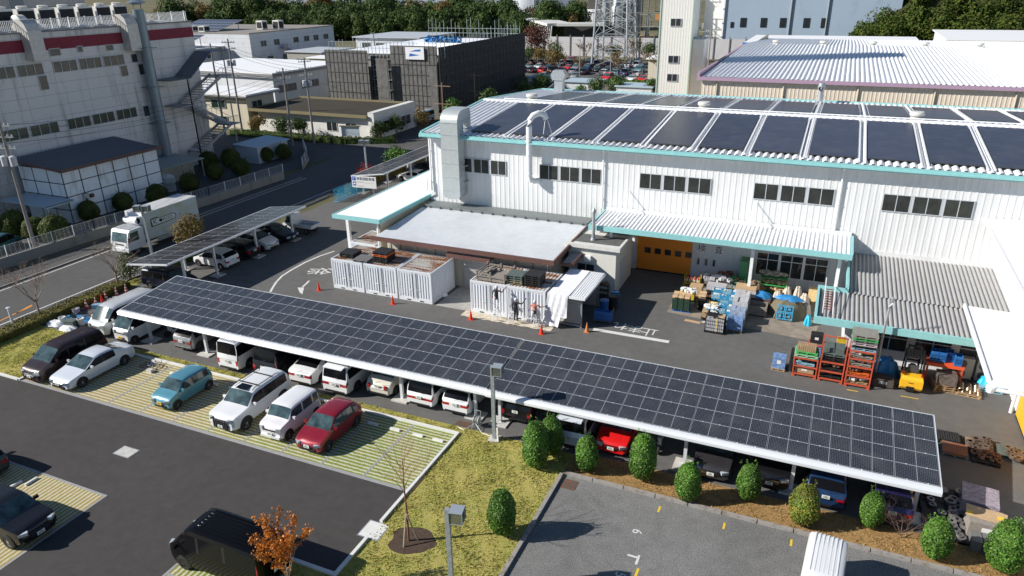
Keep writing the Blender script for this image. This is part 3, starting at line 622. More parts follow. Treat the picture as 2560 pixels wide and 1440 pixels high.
# left loading canopy
LC = thing('loading_canopy', 'white loading canopy with teal fascia beside the cream annex', 'canopy', (-34, 53, 0))
mb = MB(); zl = lambda x: 4.35-(x+36.6)*.01
rib_roof_x(mb, 47.0, 64.5, [-36.9, -32.55], zl, .28, .04); part(LC, 'roof', mb, ROOF_WHITE, world=True)
mb = MB(); mb.box(-37.0, -32.4, 46.8, 46.98, 4.1, 4.42); mb.box(-32.53, -32.38, 46.98, 64.5, 4.08, 4.40); mb.box(-37.02, -36.92, 46.98, 64.5, 4.2, 4.42); part(LC, 'fascia', mb, TEAL, world=True)
mb = MB(); rib_wall_x(mb, 47.2, 60, -32.6, .1, 4.1, out=1, pitch=.2, d=.02); part(LC, 'side_wall', mb, mat('cream_ribbed', (.55,.51,.40), .6), world=True)
for (x, y) in ((-36.5, 48.2), (-32.9, 47.4), (-36.5, 56)): mb = MB(); mb.box(x-.13, x+.13, y-.13, y+.13, 0, 4.2); part(LC, 'post', mb, WHITE, world=True)
mb = MB(); mb.tube([(-32.3, 54.6, 6.0), (-32.3, 54.6, 4.9), (-33.0, 54.6, 4.6)], .06, 8); mb.tube([(-32.75, 47.1, 4.2), (-32.75, 47.1, 0)], .05, 8); part(LC, 'downpipe', mb, WHITE, world=True)
# ---------------------------------------------------------------- solar carports
CELL = solar('carport_cells', 24, 10, (.006,.009,.017), (.12,.135,.16), .17, .16, mid=True)
CELL2 = solar('carport_cells_flat', 0, 12, (.018,.018,.024), (.05,.05,.06), .14, .18, mid=True)
ALF = mat('panel_frame', (.42,.45,.50), .35, .4)
def carport(name, label, loc, rz, L, D, nl, nd, zl, zh, posts, cell, rail='front', group='solar carports', back=True, ends=(1,1)):
    T = thing(name, label, 'carport', loc, rz, group); zz = lambda v: zl+(zh-zl)*v/D
    pw, pd = L/nl, D/nd; ang = math.atan2(zh-zl, D)
    m = MB(); a, b = pw-.035, (pd-.02)/math.cos(ang)
    m.box(-a/2, a/2, -b/2, b/2, -.035, -.003, 1); m.face([(-a/2+.018,-b/2+.018,0),(a/2-.018,-b/2+.018,0),(a/2-.018,b/2-.018,0),(-a/2+.018,b/2-.018,0)], 0, [(0,0),(1,0),(1,1),(0,1)])
    me = m.mesh('solar_panel', [cell, ALF])
    for i in range(nl):
        for j in range(nd):
            o = link('solar_panel', me, T, ((i+.5)*pw, (j+.5)*pd, zz((j+.5)*pd)+.04)); o.rotation_euler = (ang, 0, 0)
    m = MB()
    for i in range(nl):
        for j in range(nd+1):
            for q in (.27, .73): x = (i+q)*pw; m.box(x-.03, x+.03, j*pd-.022, j*pd+.022, zz(j*pd)+.035, zz(j*pd)+.055)
    part(T, 'clamp', m, mat('bright_clamp', (.8,.8,.8), .3, .3))['kind'] = 'stuff'
    m = MB()
    if rail == 'front':
        pr = [(0,-.02,zl+.02),(0,-.14,zl+.0),(0,-.24,zl-.06),(0,-.28,zl-.16),(0,-.24,zl-.20),(0,-.26,zl-.22),(0,-.26,zl-.29),(0,-.02,zl-.29)]
        m.ext(pr, (-.06,0,0), (L+.06,0,0))
    else:
        m.box(-.06, L+.06, -.1, -.01, zl-.1, zl+.02)
    part(T, 'gutter', m, ALU, 40 if rail == 'front' else None)
    m = MB(); m.box(-.05, L+.05, D+.01, D+.08, zh-.12, zh+.02); m.ext([(0,0,zl-.1),(0,D,zh-.1),(0,D,zh+.03),(0,0,zl+.03)], (-.05,0,0), (-.005,0,0)) if ends[0] else None; m.ext([(0,0,zl-.1),(0,D,zh-.1),(0,D,zh+.03),(0,0,zl+.03)], (L+.005,0,0), (L+.05,0,0)) if ends[1] else None; part(T, 'edge_rail', m, ALU)
    m = MB()
    for v in [D*k/6+.1 for k in range(6)]: m.ext([(0,v,zz(v)-.14),(0,v+.06,zz(v)-.14),(0,v+.06,zz(v)-.01),(0,v,zz(v)-.01)], (.05,0,0), (L-.05,0,0))
    part(T, 'purlin', m, GALV)
    for (x, v) in posts:
        m = MB(); m.box(x-.08, x+.08, v-.08, v+.08, .08, zz(v)-.28); part(T, 'post', m, ALU)
        m = MB(); m.box(x-.5, x+.5, v-.45, v+.45, -.01, .08); part(T, 'footing', m, CONC_L)
    for x in sorted(set(p[0] for p in posts)):
        m = MB(); m.ext([(x-.06,.15,zz(.15)-.32),(x+.06,.15,zz(.15)-.32),(x+.06,.15,zz(.15)-.14),(x-.06,.15,zz(.15)-.14)], (0,0,0), (0,D-.3,zz(D-.3)-zz(0))); part(T, 'beam', m, ALU)
    return T
P1 = [x+41.6 for x in (-40.1,-35.1,-30.2,-25.3,-20.4,-15.7)]
carport('solar_carport', 'long solar carport roof over the row of parked cars, left half up to the joint', (-41.6, 29.62, 0), 0, 26.9, 4.88, 15, 5, 2.3, 2.85, [(x, v) for x in P1 for v in (.6, 4.2)], CELL, ends=(1,0))
P2 = [x+14.58 for x in (-14.2,-9.3,-4.3,.6,5.6)]
carport('solar_carport', 'long solar carport roof with visible cell grid, right half behind the clipped bushes', (-14.58, 29.55, 0), 0, 20.85, 4.9, 12, 5, 2.3, 2.85, [(x, v) for x in P2 for v in (.6, 4.2)], CELL, ends=(0,1))
carport('solar_carport', 'solar carport beside the road, under the tall lamp by the white truck', (-48.55, 52.4, 0), -math.pi/2, 16.3, 4.15, 16, 2, 2.25, 2.78, [(u, v) for u in (1.8, 6.6, 11.4, 15.6-1.0) for v in (.35, 3.85)], CELL2, 'back')
carport('solar_carport', 'solar carport over the visitor parking behind the white sign', (-48.3, 82.6, 0), -math.pi/2, 17.2, 4.1, 17, 2, 2.3, 2.85, [(u, v) for u in (1.5, 6.0, 10.8, 15.8) for v in (.35, 3.7)], CELL2, 'back')
# ---------------------------------------------------------------- storage containers
CW = rusty('container_white', (.70,.73,.77), (.30,.20,.15), 1.3, (.62,.75), .5, (1,1,.4)); CTOP = rusty('rusty_container_roof', (.55,.54,.50), (.24,.09,.035), 1.3, (.44,.54), .75, (.35,1.6,1))
def container(loc, label, w_=2.85, d=3.6, h=2.45):
    T = thing('storage_container', label, 'container', loc, 0, 'white storage containers')
    m = MB(); t = .09
    for x in (0, w_-t): m.box(x, x+t, 0, t, .0, h); m.box(x, x+t, d-t, d, 0, h)
    m.box(t, w_-t, 0, t, 0, .22); m.box(t, w_-t, .0, t, h-.12, h); m.box(t, w_-t, d-t, d, 0, .2); m.box(t, w_-t, d-t, d, h-.12, h)
    for x in (0, w_-t): m.box(x, x+t, t, d-t, 0, .16); m.box(x, x+t, t, d-t, h-.1, h)
    part(T, 'frame', m, CW)
    m = MB()
    for x in (.7, w_-1.05): m.box(x, x+.35, -.004, .01, .05, .14)
    part(T, 'fork_pocket', m, DARK)
    for k in range(2):
        a = t+.01+k*(w_-2*t)/2; b = a+(w_-2*t)/2-.02; m = MB(); m.box(a, b, .04, .07, .23, h-.13)
        n = 5
        for q in range(n): x = a+.1+(b-a-.2)*(q+.5)/n; m.ext([(x-.055,.04,.33),(x-.03,.0,.36),(x+.03,.0,.36),(x+.055,.04,.33)], (0,0,0), (0,0,h-.6))
        m.box(a, a+.07, .015, .04, .23, h-.13); m.box(b-.07, b, .015, .04, .23, h-.13); m.box(a+.07, b-.07, .015, .04, .23, .3); m.box(a+.07, b-.07, .015, .04, h-.2, h-.13)
        dr = part(T, 'door', m, CW)
        m = MB(); x = b-.17 if k == 0 else a+.17; m.tube([(x, -.01, .25), (x, -.01, h-.15)], .018, 6); m.tube([(x, -.015, .95), (x+(-.3 if k == 0 else .3), -.015, .93)], .015, 6); m.box(x-.04, x+.04, -.02, .02, .9, 1.0)
        link('lock_rod', m.mesh('lock_rod', GALV), dr)
    m = MB(); n = int((d-2*t)/.24)
    for x, s in ((.03, -1), (w_-.03, 1)):
        tt = MB(); rib_wall_x(tt, t, d-t, x, .16, h-.1, .24, .03, s); i = len(m.v); m.v += tt.v; m.f += [tuple(i+k for k in f) for f in tt.f]; m.m += [0]*len(tt.f)
    m.box(t, w_-t, d-.07, d-.04, .2, h-.12); part(T, 'side_wall', m, CW)
    m = MB(); rib_roof(m, t, w_-t, [t, d-t], lambda y: h-.06, .26, .04); part(T, 'roof', m, CTOP)
    return T
for k, lb in enumerate(('white storage container under the black pallets, leftmost of its row', 'white storage container in the middle of the row of three', 'white storage container with the rustiest roof, right end of the row of three')):
    container((-34.15+k*2.99, 42.45, 0), lb)
container((-22.1, 42.42, 0), 'white storage container behind the painter on the tall ladder'); container((-19.2, 42.42, 0), 'white storage container next to the sheeted shed, with the dark pallets on top')
container((-36.0, 47.6, 0), 'white storage container under the teal-edged loading canopy', 2.4, 3.2, 1.9)
# ---------------------------------------------------------------- vehicles (front = +Y in local space)
def lerp_tab(tab, u):
    for (a, x), (b, y) in zip(tab[:-1], tab[1:]):
        if u <= b: 
            t = (u-a)/(b-a) if b > a else 0; return x+(y-x)*t
    return tab[-1][1]
# kind: L, W, H, belt, roofline [(u,z)], cowl u, screen top u, roof end u, rear glass bottom u, tumble, wheel r, wheel u's, pillars
KINDS = {
 'sedan':   dict(L=4.85,W=1.83,H=1.45,belt=.93,top=[(0,.55),(.02,.66),(.06,.76),(.25,.93),(.27,.96),(.43,1.38),(.50,1.44),(.62,1.44),(.70,1.38),(.86,1.06),(.90,1.03),(.975,1.0),(1,.88)],c=.27,w=.43,r=.70,b=.86,tum=.20,wr=.33,wu=(.19,.80),pil=(.53,.72)),
 'hatch':   dict(L=3.85,W=1.69,H=1.50,belt=.95,top=[(0,.55),(.02,.68),(.07,.80),(.23,.98),(.25,1.01),(.42,1.44),(.52,1.49),(.75,1.47),(.87,1.40),(.975,1.05),(.99,.95),(1,.80)],c=.25,w=.42,r=.88,b=.972,tum=.20,wr=.31,wu=(.18,.82),pil=(.56,.78)),
 'kei':     dict(L=3.4,W=1.475,H=1.48,belt=.93,top=[(0,.55),(.02,.72),(.07,.84),(.20,.98),(.22,1.01),(.38,1.42),(.48,1.47),(.80,1.44),(.90,1.38),(.975,1.0),(1,.82)],c=.22,w=.38,r=.90,b=.972,tum=.16,wr=.28,wu=(.16,.85),pil=(.56,.80)),
 'keibox':  dict(L=3.4,W=1.475,H=1.66,belt=1.02,top=[(0,.60),(.015,.86),(.05,.96),(.20,1.06),(.22,1.10),(.32,1.58),(.38,1.64),(.86,1.64),(.93,1.60),(.975,1.1),(1,.85)],c=.22,w=.32,r=.93,b=.975,tum=.08,wr=.29,wu=(.17,.84),pil=(.55,.80)),
 'minivan': dict(L=4.8,W=1.80,H=1.87,belt=1.10,top=[(0,.62),(.015,.84),(.05,.96),(.16,1.13),(.18,1.17),(.34,1.76),(.42,1.86),(.86,1.84),(.93,1.78),(.98,1.12),(1,.88)],c=.18,w=.34,r=.93,b=.98,tum=.11,wr=.33,wu=(.18,.79),pil=(.44,.68)),
 'keivan':  dict(L=3.4,W=1.475,H=1.88,belt=1.08,top=[(0,.70),(.012,.96),(.035,1.04),(.05,1.10),(.20,1.80),(.26,1.87),(.90,1.87),(.96,1.82),(.99,1.1),(1,.88)],c=.05,w=.20,r=.96,b=.988,tum=.06,wr=.28,wu=(.13,.86),pil=(.42,.70)),
 'van':     dict(L=4.7,W=1.72,H=2.05,belt=1.15,top=[(0,.72),(.012,.98),(.05,1.12),(.08,1.18),(.22,1.95),(.28,2.04),(.93,2.03),(.97,1.95),(.992,1.15),(1,.9)],c=.08,w=.22,r=.965,b=.99,tum=.10,wr=.33,wu=(.17,.79),pil=(.36,.64)),
 'suv':     dict(L=4.8,W=1.90,H=1.83,belt=1.15,top=[(0,.68),(.015,.98),(.05,1.08),(.24,1.18),(.26,1.21),(.38,1.72),(.45,1.80),(.85,1.80),(.92,1.74),(.975,1.2),(1,.95)],c=.26,w=.38,r=.91,b=.972,tum=.14,wr=.39,wu=(.19,.80),pil=(.52,.74)),
 'wagon':   dict(L=4.5,W=1.74,H=1.50,belt=.93,top=[(0,.55),(.02,.66),(.06,.76),(.23,.93),(.25,.96),(.40,1.39),(.48,1.46),(.80,1.45),(.90,1.40),(.975,1.02),(1,.85)],c=.25,w=.40,r=.90,b=.972,tum=.18,wr=.31,wu=(.19,.79),pil=(.50,.72)),
 'cute':    dict(L=3.7,W=1.66,H=1.52,belt=.92,top=[(0,.50),(.02,.66),(.08,.82),(.22,.98),(.26,1.03),(.38,1.42),(.48,1.50),(.62,1.50),(.70,1.44),(.80,1.08),(.84,1.04),(.96,.90),(1,.60)],c=.26,w=.38,r=.69,b=.80,tum=.18,wr=.30,wu=(.18,.80),pil=(.50,.68)),
}
CGLASS = mat('car_glass', (.045,.075,.08), .05, spec=.8, vary=.85, vscale=1.6); CGLASSB = mat('car_privacy_glass', (.006,.006,.008), .16, spec=.2)  # CGLASS: dark-to-teal mottling in the colour imitates reflections and glimpses of the interior
TAIL = mat('tail_lamp_red', (.36,.006,.014), .15, coat=.6); HEAD = mat('head_lamp_clear', (.55,.60,.63), .08, .2, coat=.8)
CHROME = mat('chrome_trim', (.65,.66,.68), .12, 1.0); RIM = mat('alloy_rim', (.50,.51,.53), .25, .8); HUB = mat('wheel_cover', (.42,.43,.45), .35, .4)
PLATE = mat('number_plate_white', (.72,.73,.70), .5); PLATEY = mat('number_plate_yellow', (.80,.55,.03), .5); PINK = mat('plate_mark', (.03,.12,.05), .6)
def paint(name, col, metal=0.0): return mat('paint_'+name, col, .32 if not metal else .36, metal, .5, 1.0 if sum(col) > .1 else .35)
WHEELS = {}
def wheel_meshes(r, dark=False):
    k = (round(r, 3), dark)
    if k in WHEELS: return WHEELS[k]
    m = MB(); wd = .2
    m.lathe([(r*.62,-wd/2),(r*.9,-wd/2),(r,-wd/2+.03),(r,wd/2-.03),(r*.9,wd/2),(r*.62,wd/2),(r*.6,wd/2-.03)], (0,0,0), 26, axis='x', capb=False, capt=False)
    ty = m.mesh('tyre', RUBBER, 35)
    m = MB(); m.lathe([(r*.63,-.08),(r*.63,wd/2-.02),(r*.56,wd/2-.02),(r*.54,wd/2-.05)], (0,0,0), 26, axis='x', capt=False)
    m.lathe([(r*.12, wd/2-.05),(r*.12, wd/2-.01)], (0,0,0), 10, axis='x'); 
    for q in range(10):
        t = 2*math.pi*q/10; a = Vector((wd/2-.025, r*.1*math.cos(t), r*.1*math.sin(t))); b = Vector((wd/2-.03, r*.58*math.cos(t+.08), r*.58*math.sin(t+.08))); m.bar(a, b, .03, r*.12)
    rm = m.mesh('rim', mat('dark_rim', (.03,.03,.035), .3, .6) if dark else RIM)
    WHEELS[k] = (ty, rm); return WHEELS[k]
def car(name, label, kind, col, loc, rz, cat='car', group=None, plate='w', roof=None, dark_rim=False, rear='low', privacy=True, opt=(), sc_=(1,1,1), lamps=None, grille=None):
    loc = (loc[0], loc[1]-(.5 if group == G2 else .3 if group == G1 else 0), loc[2]); K = dict(KINDS[kind]); L, W, H = K['L']*sc_[1], K['W']*sc_[0], K['H']*sc_[2]; zs = sc_[2]
    T = thing(name, label, cat, loc, rz, group); gc = .20 if kind != 'suv' else .30; tum = K['tum']; belt = K['belt']*zs
    us = sorted(set([0,.012,.03,.06,.10,.15,.20,K['c'],(K['c']+K['w'])/2,K['w'],K['w']+.03,(K['w']+K['pil'][0])/2,K['pil'][0]-.012,K['pil'][0]+.012,(K['pil'][0]+K['pil'][1])/2,K['pil'][1]-.012,K['pil'][1]+.012,K['r']-.04,K['r'],(K['r']+K['b'])/2,K['b'],(K['b']+1)/2,.985,1]))
    us = [u for i, u in enumerate(us) if i == 0 or u-us[i-1] > .004]
    box = kind in ('van','keivan','minivan','keibox')
    def plan(u):
        f = lerp_tab([(0,.80),(.012,.87),(.03,.92),(.06,.955),(.12,.985),(.25,1),(.85,1),(.94,.975 if not box else .99),(.985,.94 if not box else .97),(1,.86 if not box else .93)], u)
        return W/2*f
    def ring(u):
        zt = lerp_tab(K['top'], u)*zs; wv = plan(u); zb = min(belt-.03*(1-u)*zs, zt-.05); g = max(0, (zt-zb)/(H-belt+.02)); g = min(g, 1)
        lift = .0 if .04 < u < .96 else .06; wg = wv*(.975-tum*.80*g)
        wr_ = wv*(.955-tum*g); z0 = gc+lift
        pts = [(0, z0), (wv*.86, z0), (wv*.97, z0+.07), (wv*1.0, z0+.25*zs), (wv*1.0, z0+(zb-z0)*.70), (wv*.975, zb)]
        pts += [(wg, zb+(zt-zb)*.80), (wr_*.97, zb+(zt-zb)*.93), (wr_*.86, zt-.012), (wr_*.48, zt+.008), (0, zt+.014)]
        y = L/2-u*L
        # bow of nose and tail in plan
        return [(px, y-(.10*(px/(W/2))**2 if u < .03 else 0)+(.07*(px/(W/2))**2 if u > .97 else 0), pz) for px, pz in pts]
    rings = [ring(u) for u in us]; n = 11
    body, ws, rg, sg, bp = MB(), MB(), MB(), MB(), MB(); tl = {1: MB(), -1: MB()}
    for i in range(len(us)-1):
        u = (us[i]+us[i+1])/2; A, B = rings[i], rings[i+1]
        for k in range(n-1):
            for s in (1, -1):
                q = [(s*A[k][0],)+A[k][1:], (s*A[k+1][0],)+A[k+1][1:], (s*B[k+1][0],)+B[k+1][1:], (s*B[k][0],)+B[k][1:]]
                if s < 0: q = q[::-1]
                tgt = body; mi = 0
                if (k == 4 and u > .962 and rear != 'square') or (rear == 'tall' and k == 5 and .955 < u < .99): tl[s].face(q, 0); continue
                if k >= 7 and K['c'] <= u <= K['w']: tgt = ws
                elif k >= 7 and K['r'] <= u <= K['b'] : tgt = rg
                elif k == 5 and K['c']+.03 < u < (K['r'] if kind in ('sedan','cute') else K['r']+.005):
                    if any(abs(u-p) < .013 for p in K['pil']): tgt = bp
                    elif 'panel' in opt and u > K['pil'][0]: tgt = body
                    else: tgt = sg
                elif roof and k >= 7 and K['w'] < u < K['r']: mi = 1
                tgt.face(q, mi)
    for R_i, fl in ((rings[0], 1), (rings[-1], -1)):
        for k in range(n-1):
            q = [R_i[k], (-R_i[k][0],)+R_i[k][1:], (-R_i[k+1][0],)+R_i[k+1][1:], R_i[k+1]]
            if R_i[k][0] < 1e-6: q = [R_i[k], (-R_i[k+1][0],)+R_i[k+1][1:], R_i[k+1]]
            elif R_i[k+1][0] < 1e-6: q = [R_i[k], (-R_i[k][0],)+R_i[k][1:], R_i[k+1]]
            fr_ = {'low': .20, 'wide': .27, 'tall': .10, 'band': .5}.get(rear, 0) if fl < 0 and (k == 4 or (rear == 'tall' and k == 3)) else 0
            if fr_ and len(q) == 4:
                A, B = [Vector(p) for p in (q[0], q[3])], [Vector(p) for p in (q[1], q[2])]; cut = lambda t: [A[0].lerp(B[0], t), A[1].lerp(B[1], t)]
                for s, t0, t1 in ((1, 0, fr_), (0, fr_, 1-fr_), (-1, 1-fr_, 1)):
                    if t1-t0 < .01: continue
                    c0, c1 = cut(t0), cut(t1); (tl[s] if s else body).face([c0[0], c0[1], c1[1], c1[0]])
                continue
            body.face(q if fl > 0 else q[::-1])
    mats = [col, roof] if roof else [col]
    part(T, 'body', body, mats, 32); part(T, 'windscreen', ws, CGLASS, 40); part(T, 'rear_window', rg, CGLASSB if privacy else CGLASS, 40)
    for q in (sg, bp):
        for s in (-1, 1):
            h_ = MB(); [h_.face([q.v[i] for i in f]) for f in q.f if s*q.v[f[0]][0] > 0]
            if h_.f: part(T, 'side_window' if q is sg else 'door_pillar', h_, (CGLASSB if privacy else CGLASS) if q is sg else (BLACK if kind != 'keibox' else col), 40)
    # wheels and arches
    ty, rm = wheel_meshes(K['wr']*(sc_[0]**.5), dark_rim); r = K['wr']*(sc_[0]**.5)
    am = MB()
    for u in K['wu']:
        for s in (-1, 1):
            y = L/2-u*L; x = s*(W/2-.085)
            wt = bpy.data.objects.new('wheel', ty); C.objects.link(wt); wt.parent = T; wt.location = (x, y, r); wt.rotation_euler = (0, 0, 0 if s > 0 else math.pi)
            rr = link('rim', rm, wt)
            am = MB(); m_ = []; ra = r*1.16
            for q in range(15): t = math.pi*(-.10)+(math.pi*1.20)*q/14; m_.append((s*(W/2+.004), y+ra*math.cos(t), max(gc*.9, r+ra*math.sin(t)*.98)))
            am.face(m_ if s > 0 else m_[::-1]); am.ext(m_, (0,0,0), (-s*.12,0,0), caps=False); part(T, 'wheel_arch', am, BLACK)
    # lamps, bumper parts
    zn = lerp_tab(K['top'], .02)*zs; zt2 = K['belt']*zs
    lz = zn-.06 if not box else zn-.10
    for s in (-1, 1):
        m = MB(); M = Matrix.Rotation(-s*R_(34 if not box else 22), 3, 'Z')
        hw, hh = (.36, .14) if kind not in ('van','keivan','keibox') else (.26, .22)
        m.obox((s*(W/2*.70), L/2-.105, lz-.01), (hw, .16, hh), M=M); part(T, 'headlight', m, HEAD)
        m = MB()
        if rear == 'square': m.obox((s*(W/2*.66), -L/2+.07, .72), (.15, .12, .22))
        else: m = tl[s]
        part(T, 'tail_light', m, TAIL, 40)
        m = MB(); mz = (zt2+.10); my = L/2-(K['c']+.07)*L
        m.obox((s*(W/2+.10), my, mz), (.20, .10, .14)); m.obox((s*(W/2-.02), my, mz-.05), (.14, .04, .04)); part(T, 'door_mirror', m, col)
        if 'handles' in opt:
            pass
    m = MB(); gw = W*.46
    if grille == 'big': 
        m.box(-gw/2*1.1, gw/2*1.1, L/2-.12, L/2+.012, .42, zn-.09)
        for q in range(7): x = -gw/2+gw*q/6; m.box(x-.02, x+.02, L/2+.012, L/2+.03, .46, zn-.11, 1)
    elif grille == 'chrome':
        m.box(-gw/2, gw/2, L/2-.12, L/2+.01, .50, zn-.12)
        for q in range(3): z = .53+q*.07; m.box(-gw/2, gw/2, L/2+.01, L/2+.025, z, z+.03, 1)
    else: m.box(-gw/2, gw/2, L/2-.12, L/2+.008, zn-.20, zn-.13); m.box(-gw*.6, gw*.6, L/2-.14, L/2+.008, .27, .38)
    part(T, 'grille', m, [BLACK, CHROME])
    m = MB(); m.box(-W*.36, W*.36, -L/2-.005, -L/2+.1, .26, .36); part(T, 'rear_bumper_trim', m, BLACK)
    for y, s, z in ((L/2+.022, 1, .44), (-L/2-.02, -1, .70 if kind not in ('sedan','cute') else .74)):
        m = MB(); m.box(-.165, .165, y-.012, y+.012, z, z+.165); pl = part(T, 'number_plate', m, PLATEY if plate == 'y' else PLATE)
        m = MB(); rr = random.Random(int(loc[0]*7)+s)
        for q in range(4): x = -.09+q*.055; m.box(x, x+.03, y+s*.013-.002, y+s*.013+.002, z+.03, z+.10)
        m.box(-.07, .07, y+s*.013-.002, y+s*.013+.002, z+.12, z+.14); link('plate_marks', m.mesh('plate_marks', PINK if plate == 'w' else BLACK), pl)
    if 'ribs' in opt:
        m = MB(); zt = H
        for q in range(7): x = -W*.30+W*.60*q/6; m.box(x-.018, x+.018, -L/2+L*.05, L/2-L*.30, zt-.02, zt+(.008 if kind == 'keivan' else .018))
        part(T, 'roof_rib', m, roof or col)
    if 'rails' in opt:
        for s in (-1, 1): m = MB(); m.tube([(s*W*.36, L*.10, H-.03), (s*W*.36, L*.06, H+.05), (s*W*.37, -L*.30, H+.04), (s*W*.36, -L*.34, H-.05)], .022, 6); part(T, 'roof_rail', m, BLACK)
        m = MB(); 
        for y in (L*.0, -L*.22): m.box(-W*.36, W*.36, y-.03, y+.03, H+.03, H+.06)
        part(T, 'roof_bar', m, BLACK)
        m = MB(); m.box(-.35,.35,L*.02,L*.13,H-.005,H+.012); part(T, 'sunroof', m, CGLASSB)
    if 'spoiler' in opt: m = MB(); m.ext([(-W*.36,-L/2+.12,H-.10),(W*.36,-L/2+.12,H-.10),(W*.36,-L/2+.12,H-.06),(-W*.36,-L/2+.12,H-.06)], (0,.25,.05), (0,-.1,0)); part(T, 'spoiler', m, col)
    if 'wiper' in opt or True:
        m = MB(); y = -L/2+.0; zz = zt2+.12; m.bar((0, y-.01, zz), (.35, y-.0, zz+.12), .015); part(T, 'rear_wiper', m, BLACK)
    if 'bump' in opt: m = MB(); m.box(-W*.40, W*.40, L/2-.1, L/2+.03, .28, .40); part(T, 'bumper', m, ALU)
    return T
PW = paint('white', (.74,.75,.76)); PPW = paint('pearl_white', (.66,.70,.76), .15); PBK = paint('black', (.006,.006,.008)); PBR = paint('dark_brown', (.030,.016,.017), .3)
PSB = paint('light_blue', (.09,.28,.36), .25); PRD = paint('wine_red', (.26,.006,.018), .25); PRB = paint('bright_red', (.62,.01,.01)); PSV = paint('silver', (.45,.47,.49), .5)
PGR = paint('dark_grey', (.045,.043,.047), .4); PNV = paint('navy', (.010,.015,.035), .3); PBL = paint('blue', (.015,.05,.14), .4); PVI = paint('violet_blue', (.025,.02,.10), .4); PCR = paint('cream', (.62,.60,.52)); PTL = paint('teal', (.04,.16,.17), .2); PLV = paint('pinkish_white', (.74,.72,.74))
G1 = 'cars parked on the grass-grid bays'; G2 = 'cars parked under the long solar carport'; G3 = 'cars parked under the roadside carport'; pi = math.pi
car('parked_minivan', 'dark brown minivan at the left end of the grass-grid bays', 'minivan', PBR, (-42.2, 25.95, 0), pi, 'minivan', G1, sc_=(1,1.02,.98), grille='chrome')
car('parked_sedan', 'pearl white sedan with tinted windows beside the dark brown minivan', 'sedan', PPW, (-39.75, 25.95, 0), pi, 'sedan', G1)
car('parked_hatchback', 'light blue small hatchback alone between empty grass-grid bays', 'kei', PSB, (-32.35, 25.95, 0), pi, 'hatchback', G1, 'y', privacy=False, sc_=(1.03,1,1))
car('parked_suv', 'white off-road SUV with black roof bars and sunroof', 'suv', PW, (-27.45, 26.2, 0), pi, 'SUV', G1, opt=('rails',), grille='big')
car('parked_mini_suv', 'boxy pinkish white kei wagon between the white SUV and the red hatchback', 'keibox', PLV, (-24.55, 25.95, 0), pi, 'car', G1, opt=('bump',), roof=PW, privacy=False, sc_=(1.04,1,1))
car('parked_hatchback', 'wine red hatchback at the right of the parked row on grass grid', 'hatch', PRD, (-22.05, 26.0, 0), pi, 'hatchback', G1, privacy=False)
car('parked_van', 'silver-white one-box minivan by the paint sheets', 'van', paint('silver_white', (.60,.62,.64), .2), (-43.95, 31.5, 0), pi, 'minivan', None, sc_=(1,1,.95))
car('parked_kei_van', 'white kei van with yellow plate at the left end of the long carport', 'keivan', PW, (-41.5, 31.25, 0), pi, 'van', G2, 'y', sc_=(1.03,1,1))
car('parked_hatchback', 'silver hatchback with red tail lights seen from behind under the carport', 'hatch', paint('grey_silver', (.30,.30,.31), .5), (-36.8, 32.2, 0), 0, 'hatchback', G2)
car('parked_van', 'white high van seen from behind under the carport', 'van', PW, (-32.05, 31.7, 0), 0, 'van', G2, opt=('ribs',), rear='tall')
car('parked_van', 'black minivan behind the white off-road SUV', 'minivan', PBK, (-29.4, 31.95, 0), 0, 'minivan', G2, rear='tall')
car('parked_sedan', 'white sedan seen from behind, left of the white minivan with red lamps', 'sedan', PW, (-26.75, 32.0, 0), 0, 'sedan', G2, rear='wide')
car('parked_minivan', 'white minivan with wide red tail lamps and black rear window', 'minivan', PW, (-24.2, 31.9, 0), 0, 'minivan', G2, rear='wide', opt=('spoiler',))
car('parked_small_car', 'cream rounded small car with a square red tail lamp', 'cute', PCR, (-21.8, 32.1, 0), 0, 'car', G2, rear='square', privacy=False)
car('parked_minivan', 'white wagon with a red band across its tailgate', 'minivan', PW, (-18.95, 32.45, 0), 0, 'minivan', G2, rear='band', sc_=(.96,.96,.88))
car('parked_wagon', 'white station wagon beside the hose reel under the carport', 'wagon', PW, (-16.75, 32.45, 0), 0, 'station wagon', G2, rear='wide')
car('parked_minivan', 'black minivan with chrome tailgate strip right of the carport joint', 'minivan', PBK, (-13.4, 33.2, 0), 0, 'minivan', G2, rear='tall')
car('parked_minivan', 'silver and white tall minivan behind the leftmost clipped bushes', 'minivan', PPW, (-9.95, 32.0, 0), 0, 'minivan', G2, rear='tall', opt=('spoiler',), sc_=(.98,1,.98))
car('parked_hatchback', 'bright red compact car facing out behind the clipped bushes', 'hatch', PRB, (-8.0+.15, 31.9, 0), pi, 'car', G2, grille='chrome', sc_=(1.0,1.03,1.03))
car('parked_minivan', 'dark grey minivan with chrome grille facing out of the carport', 'wagon', PGR, (-2.95, 32.0, 0), pi, 'car', G2, grille='chrome', sc_=(1.04,1.0,1.1))
car('parked_van', 'black van in deep shade under the right half of the carport', 'minivan', PBK, (-.35, 32.5, 0), pi, 'minivan', G2, grille='chrome')
car('parked_hatchback', 'metallic blue hatchback seen from behind under the carport', 'hatch', PBL, (2.05, 31.8, 0), 0, 'hatchback', G2, sc_=(1.06,1.1,.98))
car('parked_hatchback', 'violet blue car at the right end of the carport', 'wagon', PVI, (4.7, 31.9, 0), 0, 'car', G2)
